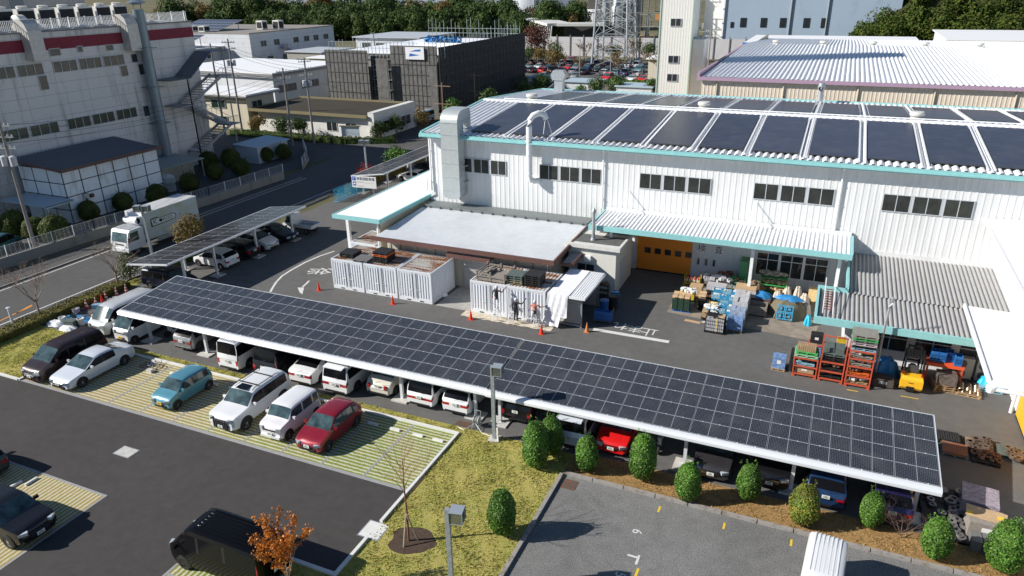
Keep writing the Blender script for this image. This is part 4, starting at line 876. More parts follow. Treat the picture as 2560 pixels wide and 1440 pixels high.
# roadside carport
car('parked_wagon', 'navy car at the near end of the roadside carport', 'minivan', PNV, (-46.4, 37.8, 0), -pi/2, 'car', G3, sc_=(1,.95,.86))
car('parked_hatchback', 'white hatchback under the roadside carport', 'hatch', PW, (-46.6, 42.9, 0), pi/2, 'hatchback', G3)
car('parked_sedan', 'black car between two white cars under the roadside carport', 'wagon', PBK, (-46.8, 45.4, 0), pi/2, 'car', G3)
car('parked_hatchback', 'white hybrid hatchback facing out under the roadside carport', 'hatch', PW, (-46.5, 47.7, 0), -pi/2, 'hatchback', G3, sc_=(1,1.05,1.05))
car('parked_sedan', 'dark sedan beside the flatbed truck under the roadside carport', 'sedan', PNV, (-46.7, 50.2, 0), -pi/2, 'sedan', G3)
car('parked_sports_car', 'white sports coupe under the visitor carport', 'sedan', PW, (-45.2, 73.6, 0), pi/2, 'car', None, sc_=(1.02,.9,.92), privacy=True)
car('parked_car', 'dark car in the shade under the visitor carport', 'wagon', PNV, (-46.0, 77.2, 0), pi/2, 'car')
# lower left and front
car('parked_suv', 'black crossover with chrome V-shaped nose at the lower left edge', 'suv', PBK, (-31.0, 14.55-.2, 0), -pi/2, 'SUV', None, sc_=(.96,.95,.90), grille='chrome', privacy=False)
car('parked_sedan', 'dark grey-green car with rear plate at the left edge', 'wagon', paint('dark_green_grey', (.05,.055,.05), .3), (-37.05, 16.3, 0), pi/2, 'car')
car('parked_van', 'glossy black van with ribbed roof at the bottom edge', 'van', mat('van_black', (.004,.004,.005), .14, spec=.22), (-20.1, 16.4, 0), pi/2, 'van', None, opt=('ribs',), rear='tall', dark_rim=True, sc_=(1.09,1.04,1.02))
car('parked_kei_van', 'white kei van with ribbed roof in the old car park', 'keivan', PW, (2.05, 23.9-.15, 0), pi-R_(4), 'van', None, opt=('ribs',), sc_=(1.04,1,1))
car('parked_van', 'teal car behind the fence at the left edge', 'minivan', PTL, (-67.9, 38.2, 0), R_(20), 'car', None, sc_=(.95,.9,.9))
# white sedan plus kei truck
def kei_truck(loc, rz):
    T = thing('flatbed_truck', 'white kei flatbed truck at the far end of the roadside carport', 'truck', loc, rz)
    m = MB(); m.ext([(-.70,1.70,.3),(-.70,1.72,.9),(-.70,1.45,1.0),(-.70,1.10,1.68),(-.70,.65,1.76),(-.70,.55,1.7),(-.70,.55,.3)], (0,0,0), (1.4,0,0)); part(T, 'cab', m, PW)
    m = MB(); m.ext([(-.62,1.462,1.04),(-.62,1.13,1.66),(.62,1.13,1.66),(.62,1.462,1.04)], (0,.012,.008), (0,0,0)); part(T, 'windscreen', m, CGLASS)
    for s in (-1, 1): m = MB(); m.ext([(s*.705,1.35,1.02),(s*.705,1.08,1.60),(s*.705,.68,1.62),(s*.705,.68,1.02)], (0,0,0), (s*.006,0,0)); part(T, 'side_window', m, CGLASS)
    m = MB(); m.box(-.72,.72,-1.7,.5,.62,.68); part(T, 'bed', m, mat('bed_grey', (.3,.3,.3), .6))
    m = MB(); m.box(-.74,-.70,-1.72,.52,.62,.95); m.box(.70,.74,-1.72,.52,.62,.95); m.box(-.70,.70,-1.72,-1.68,.62,.95); m.box(-.7,.7,.5,.54,.62,1.3); part(T, 'side_board', m, PW)
    ty, rm = wheel_meshes(.27)
    for y in (1.1, -1.0):
        for s in (-1, 1): wt = bpy.data.objects.new('wheel', ty); C.objects.link(wt); wt.parent = T; wt.location = (s*.62, y, .27); wt.rotation_euler = (0,0,0 if s > 0 else pi); link('rim', rm, wt)
    m = MB(); m.box(-.35,.35,-1.6,1.5,.34,.60); part(T, 'chassis', m, BLACK)
    for s in (-1, 1): m = MB(); m.box(s*.55-.1,s*.55+.1,1.69,1.735,.68,.84); part(T, 'headlight', m, HEAD)
    return T
kei_truck((-45.5, 52.9, 0), pi/2)
def box_truck(loc, rz):
    T = thing('box_truck', 'white refrigerated box truck standing on the road by the carport', 'truck', loc, rz)
    # local: front +Y, length 8.2
    m = MB(); Y0 = 4.1
    m.ext([(-1.05,Y0-.02,.55),(-1.05,Y0,1.25),(-1.05,Y0-.28,2.15),(-1.05,Y0-.45,2.32),(-1.05,Y0-1.75,2.36),(-1.05,Y0-1.85,2.25),(-1.05,Y0-1.85,.55)], (0,0,0), (2.1,0,0)); part(T, 'cab', m, PW, 30)
    m = MB(); m.ext([(-.92,Y0-.005,1.32),(.92,Y0-.005,1.32),(.88,Y0-.26,2.10),(-.88,Y0-.26,2.10)], (0,.01,0), (0,-.02,-.01)); part(T, 'windscreen', m, CGLASS)
    for s in (-1, 1):
        m = MB(); m.ext([(s*1.052,Y0-.25,1.30),(s*1.052,Y0-.45,2.08),(s*1.052,Y0-1.25,2.10),(s*1.052,Y0-1.25,1.30)], (0,0,0), (s*.01,0,0)); part(T, 'side_window', m, CGLASS)
        m = MB(); m.box(s*1.25-.06,s*1.25+.06,Y0-.1,Y0+.0,1.35,1.75); m.bar((s*1.05,Y0-.15,1.7),(s*1.25,Y0-.06,1.7),.03); part(T, 'door_mirror', m, BLACK)
        m = MB(); m.box(s*.80-.18,s*.80+.18,Y0-.04,Y0+.02,.78,.98); part(T, 'headlight', m, HEAD)
    m = MB(); 
    for q in range(9): x = -.8+.2*q; m.box(x-.02,x+.02,Y0-1.7,Y0-.5,2.33,2.385)
    part(T, 'roof_rib', m, PW)
    m = MB(); m.box(-1.03,1.03,Y0-.1,Y0+.06,.40,.72); part(T, 'bumper', m, PW)
    m = MB(); m.box(-.55,.55,Y0-.02,Y0+.005,1.0,1.12); part(T, 'grille', m, BLACK)
    bmat, nt, b = newmat('printed_box_side'); v = coords(nt, (1,1,1)); nn = noise(nt, .55, 4, .6, v, .5); n2 = noise(nt, .3, 3, .5, v)
    c = mixc(nt, ramp(nt, nn, (0,0,0), (.7,)*3, .45, .65), (.50,.55,.56), (.38,.42,.16)); nt.links.new(mixc(nt, ramp(nt, n2, (0,0,0), (.6,)*3, .5, .7), c, (.66,.70,.72)), b.inputs['Base Color']); b.inputs['Roughness'].default_value = .4
    m = MB(); m.box(-1.15,1.15,-4.1,Y0-2.15,.95,3.38); bx = part(T, 'cargo_box', m, [bmat])
    m = MB(); m.box(-1.18,1.18,-4.13,Y0-2.12,3.38,3.44); m.box(-1.17,1.17,Y0-2.15,Y0-2.10,.95,3.38); part(T, 'box_roof', m, PW)
    m = MB(); m.box(-.75,.75,Y0-2.10,Y0-1.65,2.45,3.15); m.tube([(-.75,Y0-1.7,2.8),(.75,Y0-1.7,2.8)], .28, 12); part(T, 'cooling_unit', m, PW, 40)
    # logo on the right-hand side (+X after turning): dark green lozenge with white letters
    s = -1; x = -1.152
    m = MB(); m.ext([(x,-1.35,2.05),(x,1.35,1.95),(x,1.45,2.05),(x,1.45,2.65),(x,1.3,2.75),(x,.55,2.75),(x,.5,2.6),(x,-1.2,2.62),(x,-1.42,2.5),(x,-1.45,2.2)], (0,0,0), (-.006,0,0)); lg = part(T, 'logo', m, mat('logo_green', (.06,.08,.02), .5))
    m = MB(); m.ext([(x,-1.28,2.12),(x,1.25,2.05),(x,1.32,2.62),(x,.55,2.62),(x,.5,2.55),(x,-1.2,2.55),(x,-1.34,2.42),(x,-1.34,2.22)], (-.006,0,0), (-.010,0,0)); link('logo_field', m.mesh('logo_field', PW), lg)
    tb = mat('sign_black', (.01,.01,.03), .6)
    text_mb('K', .62, mat4((x-.012, .95, 2.34), (0,-1,0), (0,0,1), 1.2), 'lettering', tb, lg); text_mb('\u25cfROD', .40, mat4((x-.012, -.25, 2.32), (0,-1,0), (0,0,1), 1.3), 'lettering', tb, lg)
    m = MB(); m.box(-.45,.45,-4.0,Y0-.3,.55,.94); part(T, 'chassis', m, BLACK)
    m = MB(); m.box(-1.1,-1.05,-2.2,1.0,.5,.9); m.box(1.05,1.1,-2.2,1.0,.5,.9); part(T, 'side_guard', m, GALV)
    ty, rm = wheel_meshes(.42)
    for y in (Y0-.95, -2.7):
        for q in (-1, 1): wt = bpy.data.objects.new('wheel', ty); C.objects.link(wt); wt.parent = T; wt.location = (q*.92, y, .42); wt.rotation_euler = (0,0,0 if q > 0 else pi); link('rim', rm, wt)
    return T
box_truck((-56.3, 45.6, 0), pi)
# scooters
def scooter(loc, rz, label, col):
    T = thing('motor_scooter', label, 'scooter', loc, rz, 'scooters under the carport'); 
    m = MB(); m.tube([(0,-.75,.62),(0,-.55,.72),(0,-.2,.62),(0,-.05,.35),(0,.25,.30),(0,.45,.55),(0,.5,.9)], [.10,.16,.17,.13,.12,.14,.10], 10); part(T, 'body', m, col, 50)
    m = MB(); m.ext([(-.16,-.8,.78),(.16,-.8,.78),(.15,-.1,.76),(-.15,-.1,.76)], (0,0,0), (0,0,.09)); part(T, 'seat', m, BLACK)
    for y in (-.62, .62):
        m = MB(); m.lathe([(.12,-.04),(.22,-.05),(.24,0),(.22,.05),(.12,.04)], (0,y,.24), 18, axis='x'); part(T, 'wheel', m, RUBBER, 40)
    m = MB(); m.bar((-.32,.42,1.0),(.32,.42,1.0),.03); m.tube([(0,.44,1.0),(0,.60,.28)], .03, 6); m.bar((-.25,.42,1.0),(-.3,.45,1.2),.015); m.obox((-.3,.45,1.22),(.12,.02,.08)); m.bar((.25,.42,1.0),(.3,.45,1.2),.015); m.obox((.3,.45,1.22),(.12,.02,.08)); part(T, 'handlebar', m, BLACK)
    m = MB(); m.lathe([(.02,.10),(.09,.06),(.09,-.05)], (0,.56,.86), 12, axis='y'); part(T, 'headlight', m, HEAD, 40)
    return T
scooter((-5.75, 31.2, 0), pi+.1, 'silver-blue scooter between the red car and the dark grey car', PSV)
scooter((-39.2, 31.6, 0), pi-.5, 'white scooter beside the white kei van under the carport', PW)
# ---------------------------------------------------------------- vegetation
def leaf_cloud(mb, c, rad, n, size, rng, shape='ellipsoid', shell=.62, lump=.22, m=0, squash=1.0, skirt=0):
    "many small leaf quads spread through a lumpy crown volume"
    c = Vector(c); ph = [rng.uniform(0, 6.28) for _ in range(6)]
    for _ in range(n):
        u = rng.uniform(-1, 1); t = rng.uniform(0, 2*math.pi); s = math.sqrt(1-u*u)
        d = Vector((s*math.cos(t), s*math.sin(t), u))
        k = 1+lump*(math.sin(3*t+ph[0]+2*u)*.5+math.sin(5*t+ph[1]-3*u)*.3+math.sin(6*u+ph[2]+t)*.4)
        r = (shell+(1-shell)*rng.random()**.6)*k
        if shape == 'column': # rounded column: superellipse in z
            z = u; rr = (1-abs(z)**2.5)**.5*(1-.10*z); d = Vector((math.cos(t)*rr, math.sin(t)*rr, z))
        p = c+Vector((d.x*rad[0]*r, d.y*rad[1]*r, d.z*rad[2]*(r if shape != 'column' else (.8+.2*r))))
        nrm = (d+Vector((rng.gauss(0,.45), rng.gauss(0,.45), rng.gauss(0,.45)+.25))).normalized()
        a = nrm.cross(Vector((rng.gauss(0,1), rng.gauss(0,1), rng.gauss(0,1)))).normalized(); b = nrm.cross(a)
        w_, h_ = size*rng.uniform(.5, 1.1), size*rng.uniform(.7, 1.5)
        a *= w_/2; b *= h_/2; mb.face([p-b, p+a*.9, p+b, p-a*.9], m)
def limbs(mb, base, top, r0, r1, rng, depth, spread, n=6):
    base = Vector(base); top = Vector(top); mid = (base+top)/2+Vector((rng.gauss(0,.04), rng.gauss(0,.04), 0))*(top-base).length
    mb.tube([base, mid, top], [r0, (r0+r1)/2, r1], n)
    if depth <= 0: return
    d = (top-base); L = d.length
    for k in range(rng.choice((3, 4, 4))):
        f = rng.uniform(.45, 1.0); p = base+d*f
        q = (d.normalized()+Vector((rng.uniform(-1,1), rng.uniform(-1,1), rng.uniform(-.15,.6)))*spread).normalized()*L*rng.uniform(.45,.75)
        limbs(mb, p, p+q, r1*1.0, r1*.5, rng, depth-1, spread, max(3, n-2))
L_DARK = leafm('evergreen_leaves', [(.028,.058,.018),(.045,.085,.022),(.065,.105,.028),(.09,.12,.03)], .7, .06, .15)
L_BUSH = leafm('glossy_bush_leaves', [(.03,.09,.012),(.06,.16,.018),(.11,.23,.03),(.17,.28,.05)], .5, .15, .3)
L_HEDGE = leafm('hedge_leaves', [(.12,.10,.02),(.16,.13,.03),(.09,.11,.02),(.22,.15,.05)], .6, .1)
L_OR = leafm('orange_leaves', [(.45,.12,.015),(.60,.19,.02),(.65,.28,.04),(.35,.08,.01)], .5, .3)
L_AUT = leafm('autumn_leaves', [(.20,.11,.03),(.12,.10,.025),(.26,.16,.04),(.06,.08,.02)], .6, .2)
L_RED = leafm('red_leaves', [(.22,.02,.02),(.30,.04,.03),(.14,.015,.015)], .6, .2)
BARK = mat('bark', (.16,.11,.08), .9, vary=.3, vscale=8); BARKP = mat('pale_bark', (.30,.22,.18), .9, vary=.25, vscale=8)
rng = random.Random(11)
def bush_meshes(k, rx, rz, n=4200, size=.085, leaf=None, shape='column'):
    m = MB(); leaf_cloud(m, (0,0,rz+.12), (rx, rx, rz), n, size, random.Random(k), shape, .84, .09)
    for j in range(7): m.lathe([(rx*.80*(1-abs(z)**2.5)**.5*(1-.10*z), rz+.12+z*rz*.86) for z in (-.98,-.8,-.5,0,.5,.8,.98)], (0,0,0), 14) if j == 0 else None
    # loose shoots on top
    r = random.Random(k+50)
    for _ in range(7):
        x, y = r.gauss(0, rx*.35), r.gauss(0, rx*.35)
        for q in range(6): leaf_cloud(m, (x, y, 2*rz+.10+q*.028), (.06,.06,.05), 2, size*.8, r)
    return m.mesh('foliage', leaf or L_BUSH)
BM = [bush_meshes(1, .64, 1.2), bush_meshes(2, .61, 1.08), bush_meshes(3, .58, 1.04)]
def bush(loc, k, s, label, name='clipped_bush', group='clipped bushes along the carport', leaf=None, meshes=None):
    T = thing(name, label, 'bush', (loc[0], loc[1], 0), rng.uniform(0, 6.28), group); T.scale = s if isinstance(s, tuple) else (s, s, s)
    o = link('foliage', (meshes or BM)[k % 3], T); m = MB(); m.tube([(0,0,-.02),(0,0,1.3)], .05, 6); part(T, 'stem', m, BARK); 
    if leaf: o.material_slots[0].link = 'OBJECT'; o.material_slots[0].material = leaf
    return T
L_YB = leafm('yellowing_leaves', [(.08,.15,.02),(.30,.23,.03),(.06,.13,.015),(.12,.20,.03),(.22,.15,.02)], .5, .15)
for i, (px, py, s, lb, lf) in enumerate(((1340,1170,(1.05,1.05,1.06),'tallest glossy clipped bush at the left end of the planted strip',None),(1378,1138,(1.0,1.0,1.0),'clipped bush half hidden behind the tallest glossy bush',None),
  (1467,1178,(.95,.95,.92),'clipped bush in front of the silver tall minivan',None),(1605,1200,(1.0,1.0,1.02),'clipped bush between the bright red car and the scooter',None),(1716,1252,(.95,.95,.90),'clipped bush in front of the dark grey car with chrome grille',None),
  (1867,1250,(.92,.92,.88),'clipped bush with loose shoots in front of the shaded black van',None),(2004,1312,(.98,.98,.84),'round clipped bush turning yellow at its top',L_YB),(2172,1318,(.82,.82,.80),'small clipped bush in front of the violet blue car',None),
  (2330,1395,(1.0,1.0,.92),'clipped bush beside the bare brush and the dark pallets',None),(2500,1428,(1.08,1.08,.98),'bright green clipped bush at the lower right corner',None),(1257,1338,(1.0,1.0,1.04),'glossy clipped bush alone on the dry lawn',None))):
    p = P(px, py); bush((p.x, p.y), i, s, lb, leaf=lf)
def tree(name, label, loc, h, cr, trunk_h, leaf, n, size, group=None, seed=0, bark=None, lumps=5, cat='tree'):
    r = random.Random(seed); T = thing(name, label, cat, loc, 0, group); m = MB()
    m.tube([(0,0,-.05),(r.gauss(0,.05)*h*.1,0,trunk_h*.6),(0,0,h*.6)], [h*.022, h*.018, h*.008], 7)
    cs = []
    for k in range(lumps):
        t = 2*math.pi*k/lumps+r.uniform(-.4,.4); d = cr*.5*r.uniform(.6,1.1); z = trunk_h+(h-trunk_h)*r.uniform(.25,.75); cs.append((d*math.cos(t), d*math.sin(t), z))
        m.tube([(0,0,trunk_h*.8),(d*.5*math.cos(t), d*.5*math.sin(t), z*.8),(d*math.cos(t), d*math.sin(t), z)], [h*.010,h*.007,h*.004], 5)
    cs.append((0,0,h-(h-trunk_h)*.3)); part(T, 'trunk', m, bark or BARK)
    m = MB()
    for c in cs: leaf_cloud(m, c, (cr*.62, cr*.62, (h-trunk_h)*.34), n//len(cs), size, r, shell=.45, lump=.3)
    part(T, 'crown', m, leaf); return T
def bare_tree(name, label, loc, h, seed, trunk_h=1.4, spread=.9, r0=.05, depth=3, leaf=None, nleaf=0, group=None, stake=False, lsize=.07, bark=None, sp=1.0):
    r = random.Random(seed); T = thing(name, label, 'tree', loc, 0, group); m = MB()
    m.tube([(0,0,-.05),(.02,0,trunk_h*.5),(0,.02,trunk_h)], [r0, r0*.9, r0*.75], 7); part(T, 'trunk', m, bark or BARKP)
    m = MB(); 
    for k in range(5):
        t = 2*math.pi*k/5+r.uniform(-.3,.3); e = Vector((math.cos(t)*sp, math.sin(t)*sp, r.uniform(.8,1.5)*1.2)).normalized()*(h-trunk_h)*.55
        limbs(m, (0,0,trunk_h*r.uniform(.8,1)), Vector((0,0,trunk_h))+e, r0*.5, r0*.22, r, depth-1, spread, 5)
    part(T, 'branches', m, bark or BARKP)
    if nleaf:
        ml = MB(); vs = m.v[::3]
        for _ in range(nleaf): q = r.choice(vs); leaf_cloud(ml, q, (.10,.10,.10), 2, lsize, r)
        part(T, 'leaves', ml, leaf)
    return T
# foreground young trees
p = P(1022, 1352); T = thing('young_tree', 'leafless young tree tied to stakes on the dry lawn', 'tree', (p.x, p.y, 0))
m = MB(); rr = random.Random(5); m.tube([(0,0,0),(.02,.02,1.5),(0,0,3.0),(.03,.03,4.2)], [.05,.045,.03,.012], 8); part(T, 'trunk', m, mat('young_bark', (.20,.10,.06), .8, vary=.25, vscale=12))
m = MB()
for k in range(9):
    z = 2.0+.25*k; t = k*2.4; e = Vector((math.cos(t)*.5, math.sin(t)*.5, .8)).normalized()*(1.9-.12*k); limbs(m, (0,0,z), Vector((0,0,z))+e, .018, .006, rr, 2, .5, 4)
part(T, 'branches', m, mat('reddish_twig', (.30,.13,.09), .8))
for s in (-1, 1):
    m = MB(); m.tube([(s*.0-.0+(-.0 if s<0 else .35), -.42 if s<0 else .18, 0),(0.05*s, -.05*s, 1.45)], .035, 7); tag(link('tree_stake', m.mesh('tree_stake', mat('stake_wood', (.35,.27,.2), .8, vary=.2))), 'wooden stake leaning on the young tree, %s' % ('nearest the camera' if s < 0 else 'behind its trunk'), 'stake'); bpy.context.collection.objects[-1] if 0 else None
for o in C.objects:
    if o.name.startswith('tree_stake'): o.location = (p.x, p.y, 0)
m = MB(); n_ = 26; m.face([(p.x+.1+(.95+.12*math.sin(3*t+1)+.06*math.sin(7*t))*math.cos(t)*1.05, p.y+.05+(.85+.1*math.sin(2*t))*math.sin(t), .013) for t in [2*math.pi*i/n_ for i in range(n_)]]); struct('soil_patch', m, SOIL)
bare_tree('orange_leaf_tree', 'young tree with orange autumn leaves beside the glossy black van', (-16.7, 16.0, 0), 3.5, 8, 1.0, .5, .05, 4, L_OR, 1150, lsize=.095, sp=.5)
p = P(905, 0) if 0 else None
bare_tree('bare_tree', 'bare street tree with reddish twigs nearest the left edge', (-50.3, 29.6, 0), 4.6, 21, 1.5, 1.0, .09, 4, L_RED, 60, 'bare street trees', lsize=.06)
bare_tree('bare_tree', 'bare street tree in front of the roadside carport', (-50.0, 35.9, 0), 4.4, 22, 1.5, 1.0, .09, 4, None, 0, 'bare street trees')
# golden clipped hedge
def hedge(name, label, pts, wd, h, leaf, dens=190, size=.09, seed=1, group=None):
    r = random.Random(seed); m = MB()
    for (a, b) in zip(pts[:-1], pts[1:]):
        a = Vector((*a, 0)); b = Vector((*b, 0)); d = b-a; L = d.length; d.normalize(); nn = Vector((-d.y, d.x, 0))
        for _ in range(int(L*dens*(wd+h))):
            s = r.random(); t = r.random()*L; hh = h*(1+.12*math.sin(t*2.1)+.08*math.sin(t*5))
            if s < wd/(wd+2*h): q = a+d*t+nn*r.uniform(-.5,.5)*wd+Vector((0,0,hh+r.gauss(0,.03))); nr = Vector((0,0,1))
            else: sg = r.choice((-1,1)); q = a+d*t+nn*sg*(wd/2+r.gauss(0,.03))+Vector((0,0,r.random()*hh)); nr = nn*sg
            nr = (nr+Vector((r.gauss(0,.5), r.gauss(0,.5), r.gauss(0,.5)))).normalized(); u = nr.cross(Vector((r.gauss(0,1), r.gauss(0,1), .3))).normalized(); v = nr.cross(u)
            z = size*r.uniform(.6,1.3)/2; m.face([q-u*z, q-v*z, q+u*z, q+v*z])
        for s0, s1 in ((-.42, .42),):
            w2 = nn*wd*.46; m.ext([a-w2, a+w2, a+w2+Vector((0,0,h*.84)), a-w2+Vector((0,0,h*.84))], (0,0,0), d*L)
    return single(name, m, leaf, label, 'hedge', group)
hedge('clipped_hedge', 'low golden-brown hedge along the road on the left', [(-50.0,22),(-50.0,36.5)], 1.3, .55, L_HEDGE, 210, .1)
hedge('clipped_hedge', 'dark hedge behind the roadside carport', [(-49.9,39),(-49.9,53)], 1.0, .7, L_DARK, 150, .12, 2)
tree('round_shrub', 'brown-tinged shrub behind the carport in front of the box truck', (-51.0, 44.5, 0), 3.6, 1.6, .8, L_AUT, 3000, .14, seed=31, cat='shrub'); tree('round_shrub', 'green shrub at the near corner of the roadside carport', (-50.6, 37.6, 0), 2.4, 1.2, .3, leafm('green_shrub', [(.03,.06,.015),(.06,.10,.02),(.12,.13,.03)], .5, .1), 1800, .12, seed=32, cat='shrub')
hedge('clipped_hedge', 'low hedge with yellow patches behind the visitor carport', [(-49.6,66),(-49.2,84)], 1.0, .8, L_HEDGE, 120, .13, 4)
tree('round_shrub', 'light green shrub beyond the visitor carport', (-50.6, 78.5, 0), 2.8, 1.8, .4, L_BUSH, 1700, .2, seed=41, cat='shrub'); tree('round_shrub', 'red-leaved shrub left of the visitor carport lamp', (-50.7, 71.5, 0), 2.2, 1.5, .3, L_RED, 1000, .18, seed=42, cat='shrub')
# dead brush
p = P(2250, 1345); bare_tree('bare_shrub', 'bare tangled shrub beside the carport end', (p.x, p.y, 0), 1.9, 51, .15, 1.1, .03, 4, bark=mat('dead_twig', (.18,.11,.09), .9))
# ---------------------------------------------------------------- pink-banded factory on the left (its lit side faces away)
PKW = stained('pink_grey_panels', (.72,.68,.66), (.26,.24,.21), (1,1,.09), .8, (.49,.70), .85, (1.15, 3.6, 'Y'))
XP = -77.1
PB = thing('banded_factory', 'tall pale factory block with a dark red band and stained panels', 'factory', (XP, 74, 0))
m = MB(); m.box(-125, XP, 37, 74, 0, 16.0); m.box(-125, XP, 37, 74, 17.2, 17.8); part(PB, 'wall', m, PKW, world=True)
m = MB(); m.box(-125, XP+.01, 36.99, 74.01, 16.0, 17.2); part(PB, 'red_band', m, mat('wine_band', (.22,.018,.04), .7, vary=.12), world=True)
m = MB(); m.box(-125.2, XP+.12, 36.9, 74.12, 17.8, 17.95); part(PB, 'coping', m, mat('grey_coping', (.20,.20,.21), .7), world=True)
m = MB(); m.box(XP+.05-.6, XP-.45, 37.5, 73.9, 18.45, 18.52)
for k in range(196): y = 37.5+k*.186; m.box(XP-.55, XP-.5, y, y+.04, 17.4, 18.45)
for k in range(19): y = 37.5+k*2; m.box(XP-.58, XP-.46, y, y+.09, 17.4, 18.6)
m.box(XP-.56, XP-.48, 37.5, 73.9, 17.5, 17.56); part(PB, 'roof_railing', m, WHITE, world=True)
m = MB(); m.box(-112, -88, 40, 68, 17.4, 22.5); part(PB, 'penthouse', m, stained('penthouse_wall', (.50,.47,.43), (.3,.28,.25), lines=(2,4,'Y')), world=True)
for y in (50, 58.5): m = MB(); m.box(-88, -87.95, y, y+1.6, 17.4, 20.5); m.box(-88,-87.3,y-.3,y+1.9,20.7,20.8,1); part(PB, 'roof_door', m, [mat('grey_door', (.25,.27,.3), .6), BLACK], world=True)
WG_ = mat('office_glass', (.05,.055,.055), .2, vary=.5, vscale=.6); WGG = mat('green_glass', (.02,.045,.03), .15, vary=.4, vscale=.6)
def pxY(px, py): # y,z on the facade plane
    d = CR*(px-1280)-CU*(py-720)+CF*F_PX; t = XP/d.x; return d.y*t, CAM_H+d.z*t
def winrow(ya, yb, z0, z1, n, gl, grp=3):
    w_ = (yb-ya)/n
    for k in range(0, n, grp):
        a = ya+k*w_; b = a+w_*grp-.25; window_x(PB, a, b, z0, z1, XP, 1, grp, gl, FRAME, depth=.1)
for a, b, y_, gl in ((125, 312, 165, WG_),): pass
y0, zt = pxY(128, 152); y1, _ = pxY(312, 137); _, zb = pxY(130, 180)
winrow(y0, y1, 13.65, 14.85, 9, WG_); window_x(PB, y1-1.1, y1-.1, 12.35, 13.6, XP, 1, 1, WG_, FRAME, depth=.1)
y0, _ = pxY(-120, 180); y1, _ = pxY(110, 160); winrow(y0, y1, 13.65, 14.85, 9, WG_); window_x(PB, y1-1.1, y1-.1, 12.1, 13.6, XP, 1, 1, WG_, FRAME, depth=.1)
y0, _ = pxY(165, 300); y1, _ = pxY(345, 275); winrow(y0, y1, 7.6, 8.8, 9, WGG); y0, _ = pxY(-200, 350); y1, _ = pxY(150, 310); winrow(y0, y1, 7.6, 8.8, 12, WGG)
for px, py, w_, h_, gl in ((325,135,.9,1.0,WG_),(343,160,1.0,1.3,WG_),(355,265,.9,1.3,WG_),(92,127,.5,.8,WG_),(120,122,1.3,.8,WG_),(190,115,.7,.7,WG_),(262,112,1.0,.7,WG_)):
    y, z = pxY(px, py); window_x(PB, y, y+w_, z-h_, z, XP, 1, 1, gl, FRAME, depth=.08)
BLP = mat('blue_grey_pipe', (.20,.25,.29), .4, .4, vary=.1)
m = MB(); x, y = XP+1.0, 65.4; m.tube([(x,y,0),(x,y,19.6)], .62, 20)
for z in (2.2,6.3,10.6,15.1): m.lathe([(.66,0),(.66,.16)], (x,y,z), 20); m.box(XP, x+.9, y-.9, y+.9, z+.16, z+.26)
m.lathe([(.15,0),(1.0,.2),(1.0,.3),(.05,.75)], (x,y,20.1), 20)
for q in range(4): m.bar((x+.5*math.cos(q*1.57),y+.5*math.sin(q*1.57),19.5),(x+.6*math.cos(q*1.57),y+.6*math.sin(q*1.57),20.35),.05)
part(PB, 'vent_stack', m, BLP, 40, world=True)
for px, py in ((50,60),(300,45)):
    y, z = pxY(px, py+30); m = MB(); pr = [(XP-1.0,17.9),(XP-.2,18.6),(XP+.5,18.6),(XP+1.0,18.2),(XP+1.25,17.5),(XP+1.25,14.6),(XP+.1,14.6),(XP+.1,17.4),(XP-1.0,17.45)]
    m.ext([(a, y, b) for a, b in pr], (0,0,0), (0,1.5,0)); part(PB, 'roof_duct', m, mat('aged_duct', (.55,.53,.50), .5, .2, vary=.15), world=True)
for k in range(9):
    y = 47+k*2.35; m = MB(); m.box(-81.6, -80.5, y, y+1.9, 17.5, 19.5); m.lathe([(.5,0),(.55,.25),(.4,.3)], (-81.05, y+.95, 19.5), 14)
    m.box(-80.5,-80.46,y+.1,y+1.8,17.9,19.3,1); part(PB, 'cooling_unit', m, [mat('unit_white', (.66,.65,.62), .5), DARK], world=True, )
m = MB(); m.lathe([(.05,0),(1.4,.5),(1.9,1.6),(1.9,3.2),(1.6,3.6)], (-84, 42.5, 18.6), 20, axis='y'); m.box(-85.5,-82.5,42.4,45.9,17.4,18.4); part(PB, 'roof_tank', m, mat('tank_grey_blue', (.25,.29,.33), .5, vary=.15), 40, world=True)
m = MB(); m.lathe([(.7,0),(.9,.1),(.9,.9),(.7,1.0)], (-79, 52.5, 18.1), 16, axis='y'); m.box(-79.6,-78.4,52.6,55.4,17.4,18.0); part(PB, 'roof_fan', m, mat('unit_white', (.66,.65,.62), .5), 40, world=True)
for o in PB.children:
    if o.name.split('.')[0] in ('roof_railing','penthouse','roof_door','cooling_unit','roof_tank','roof_fan','roof_duct'): o.location.z += .55
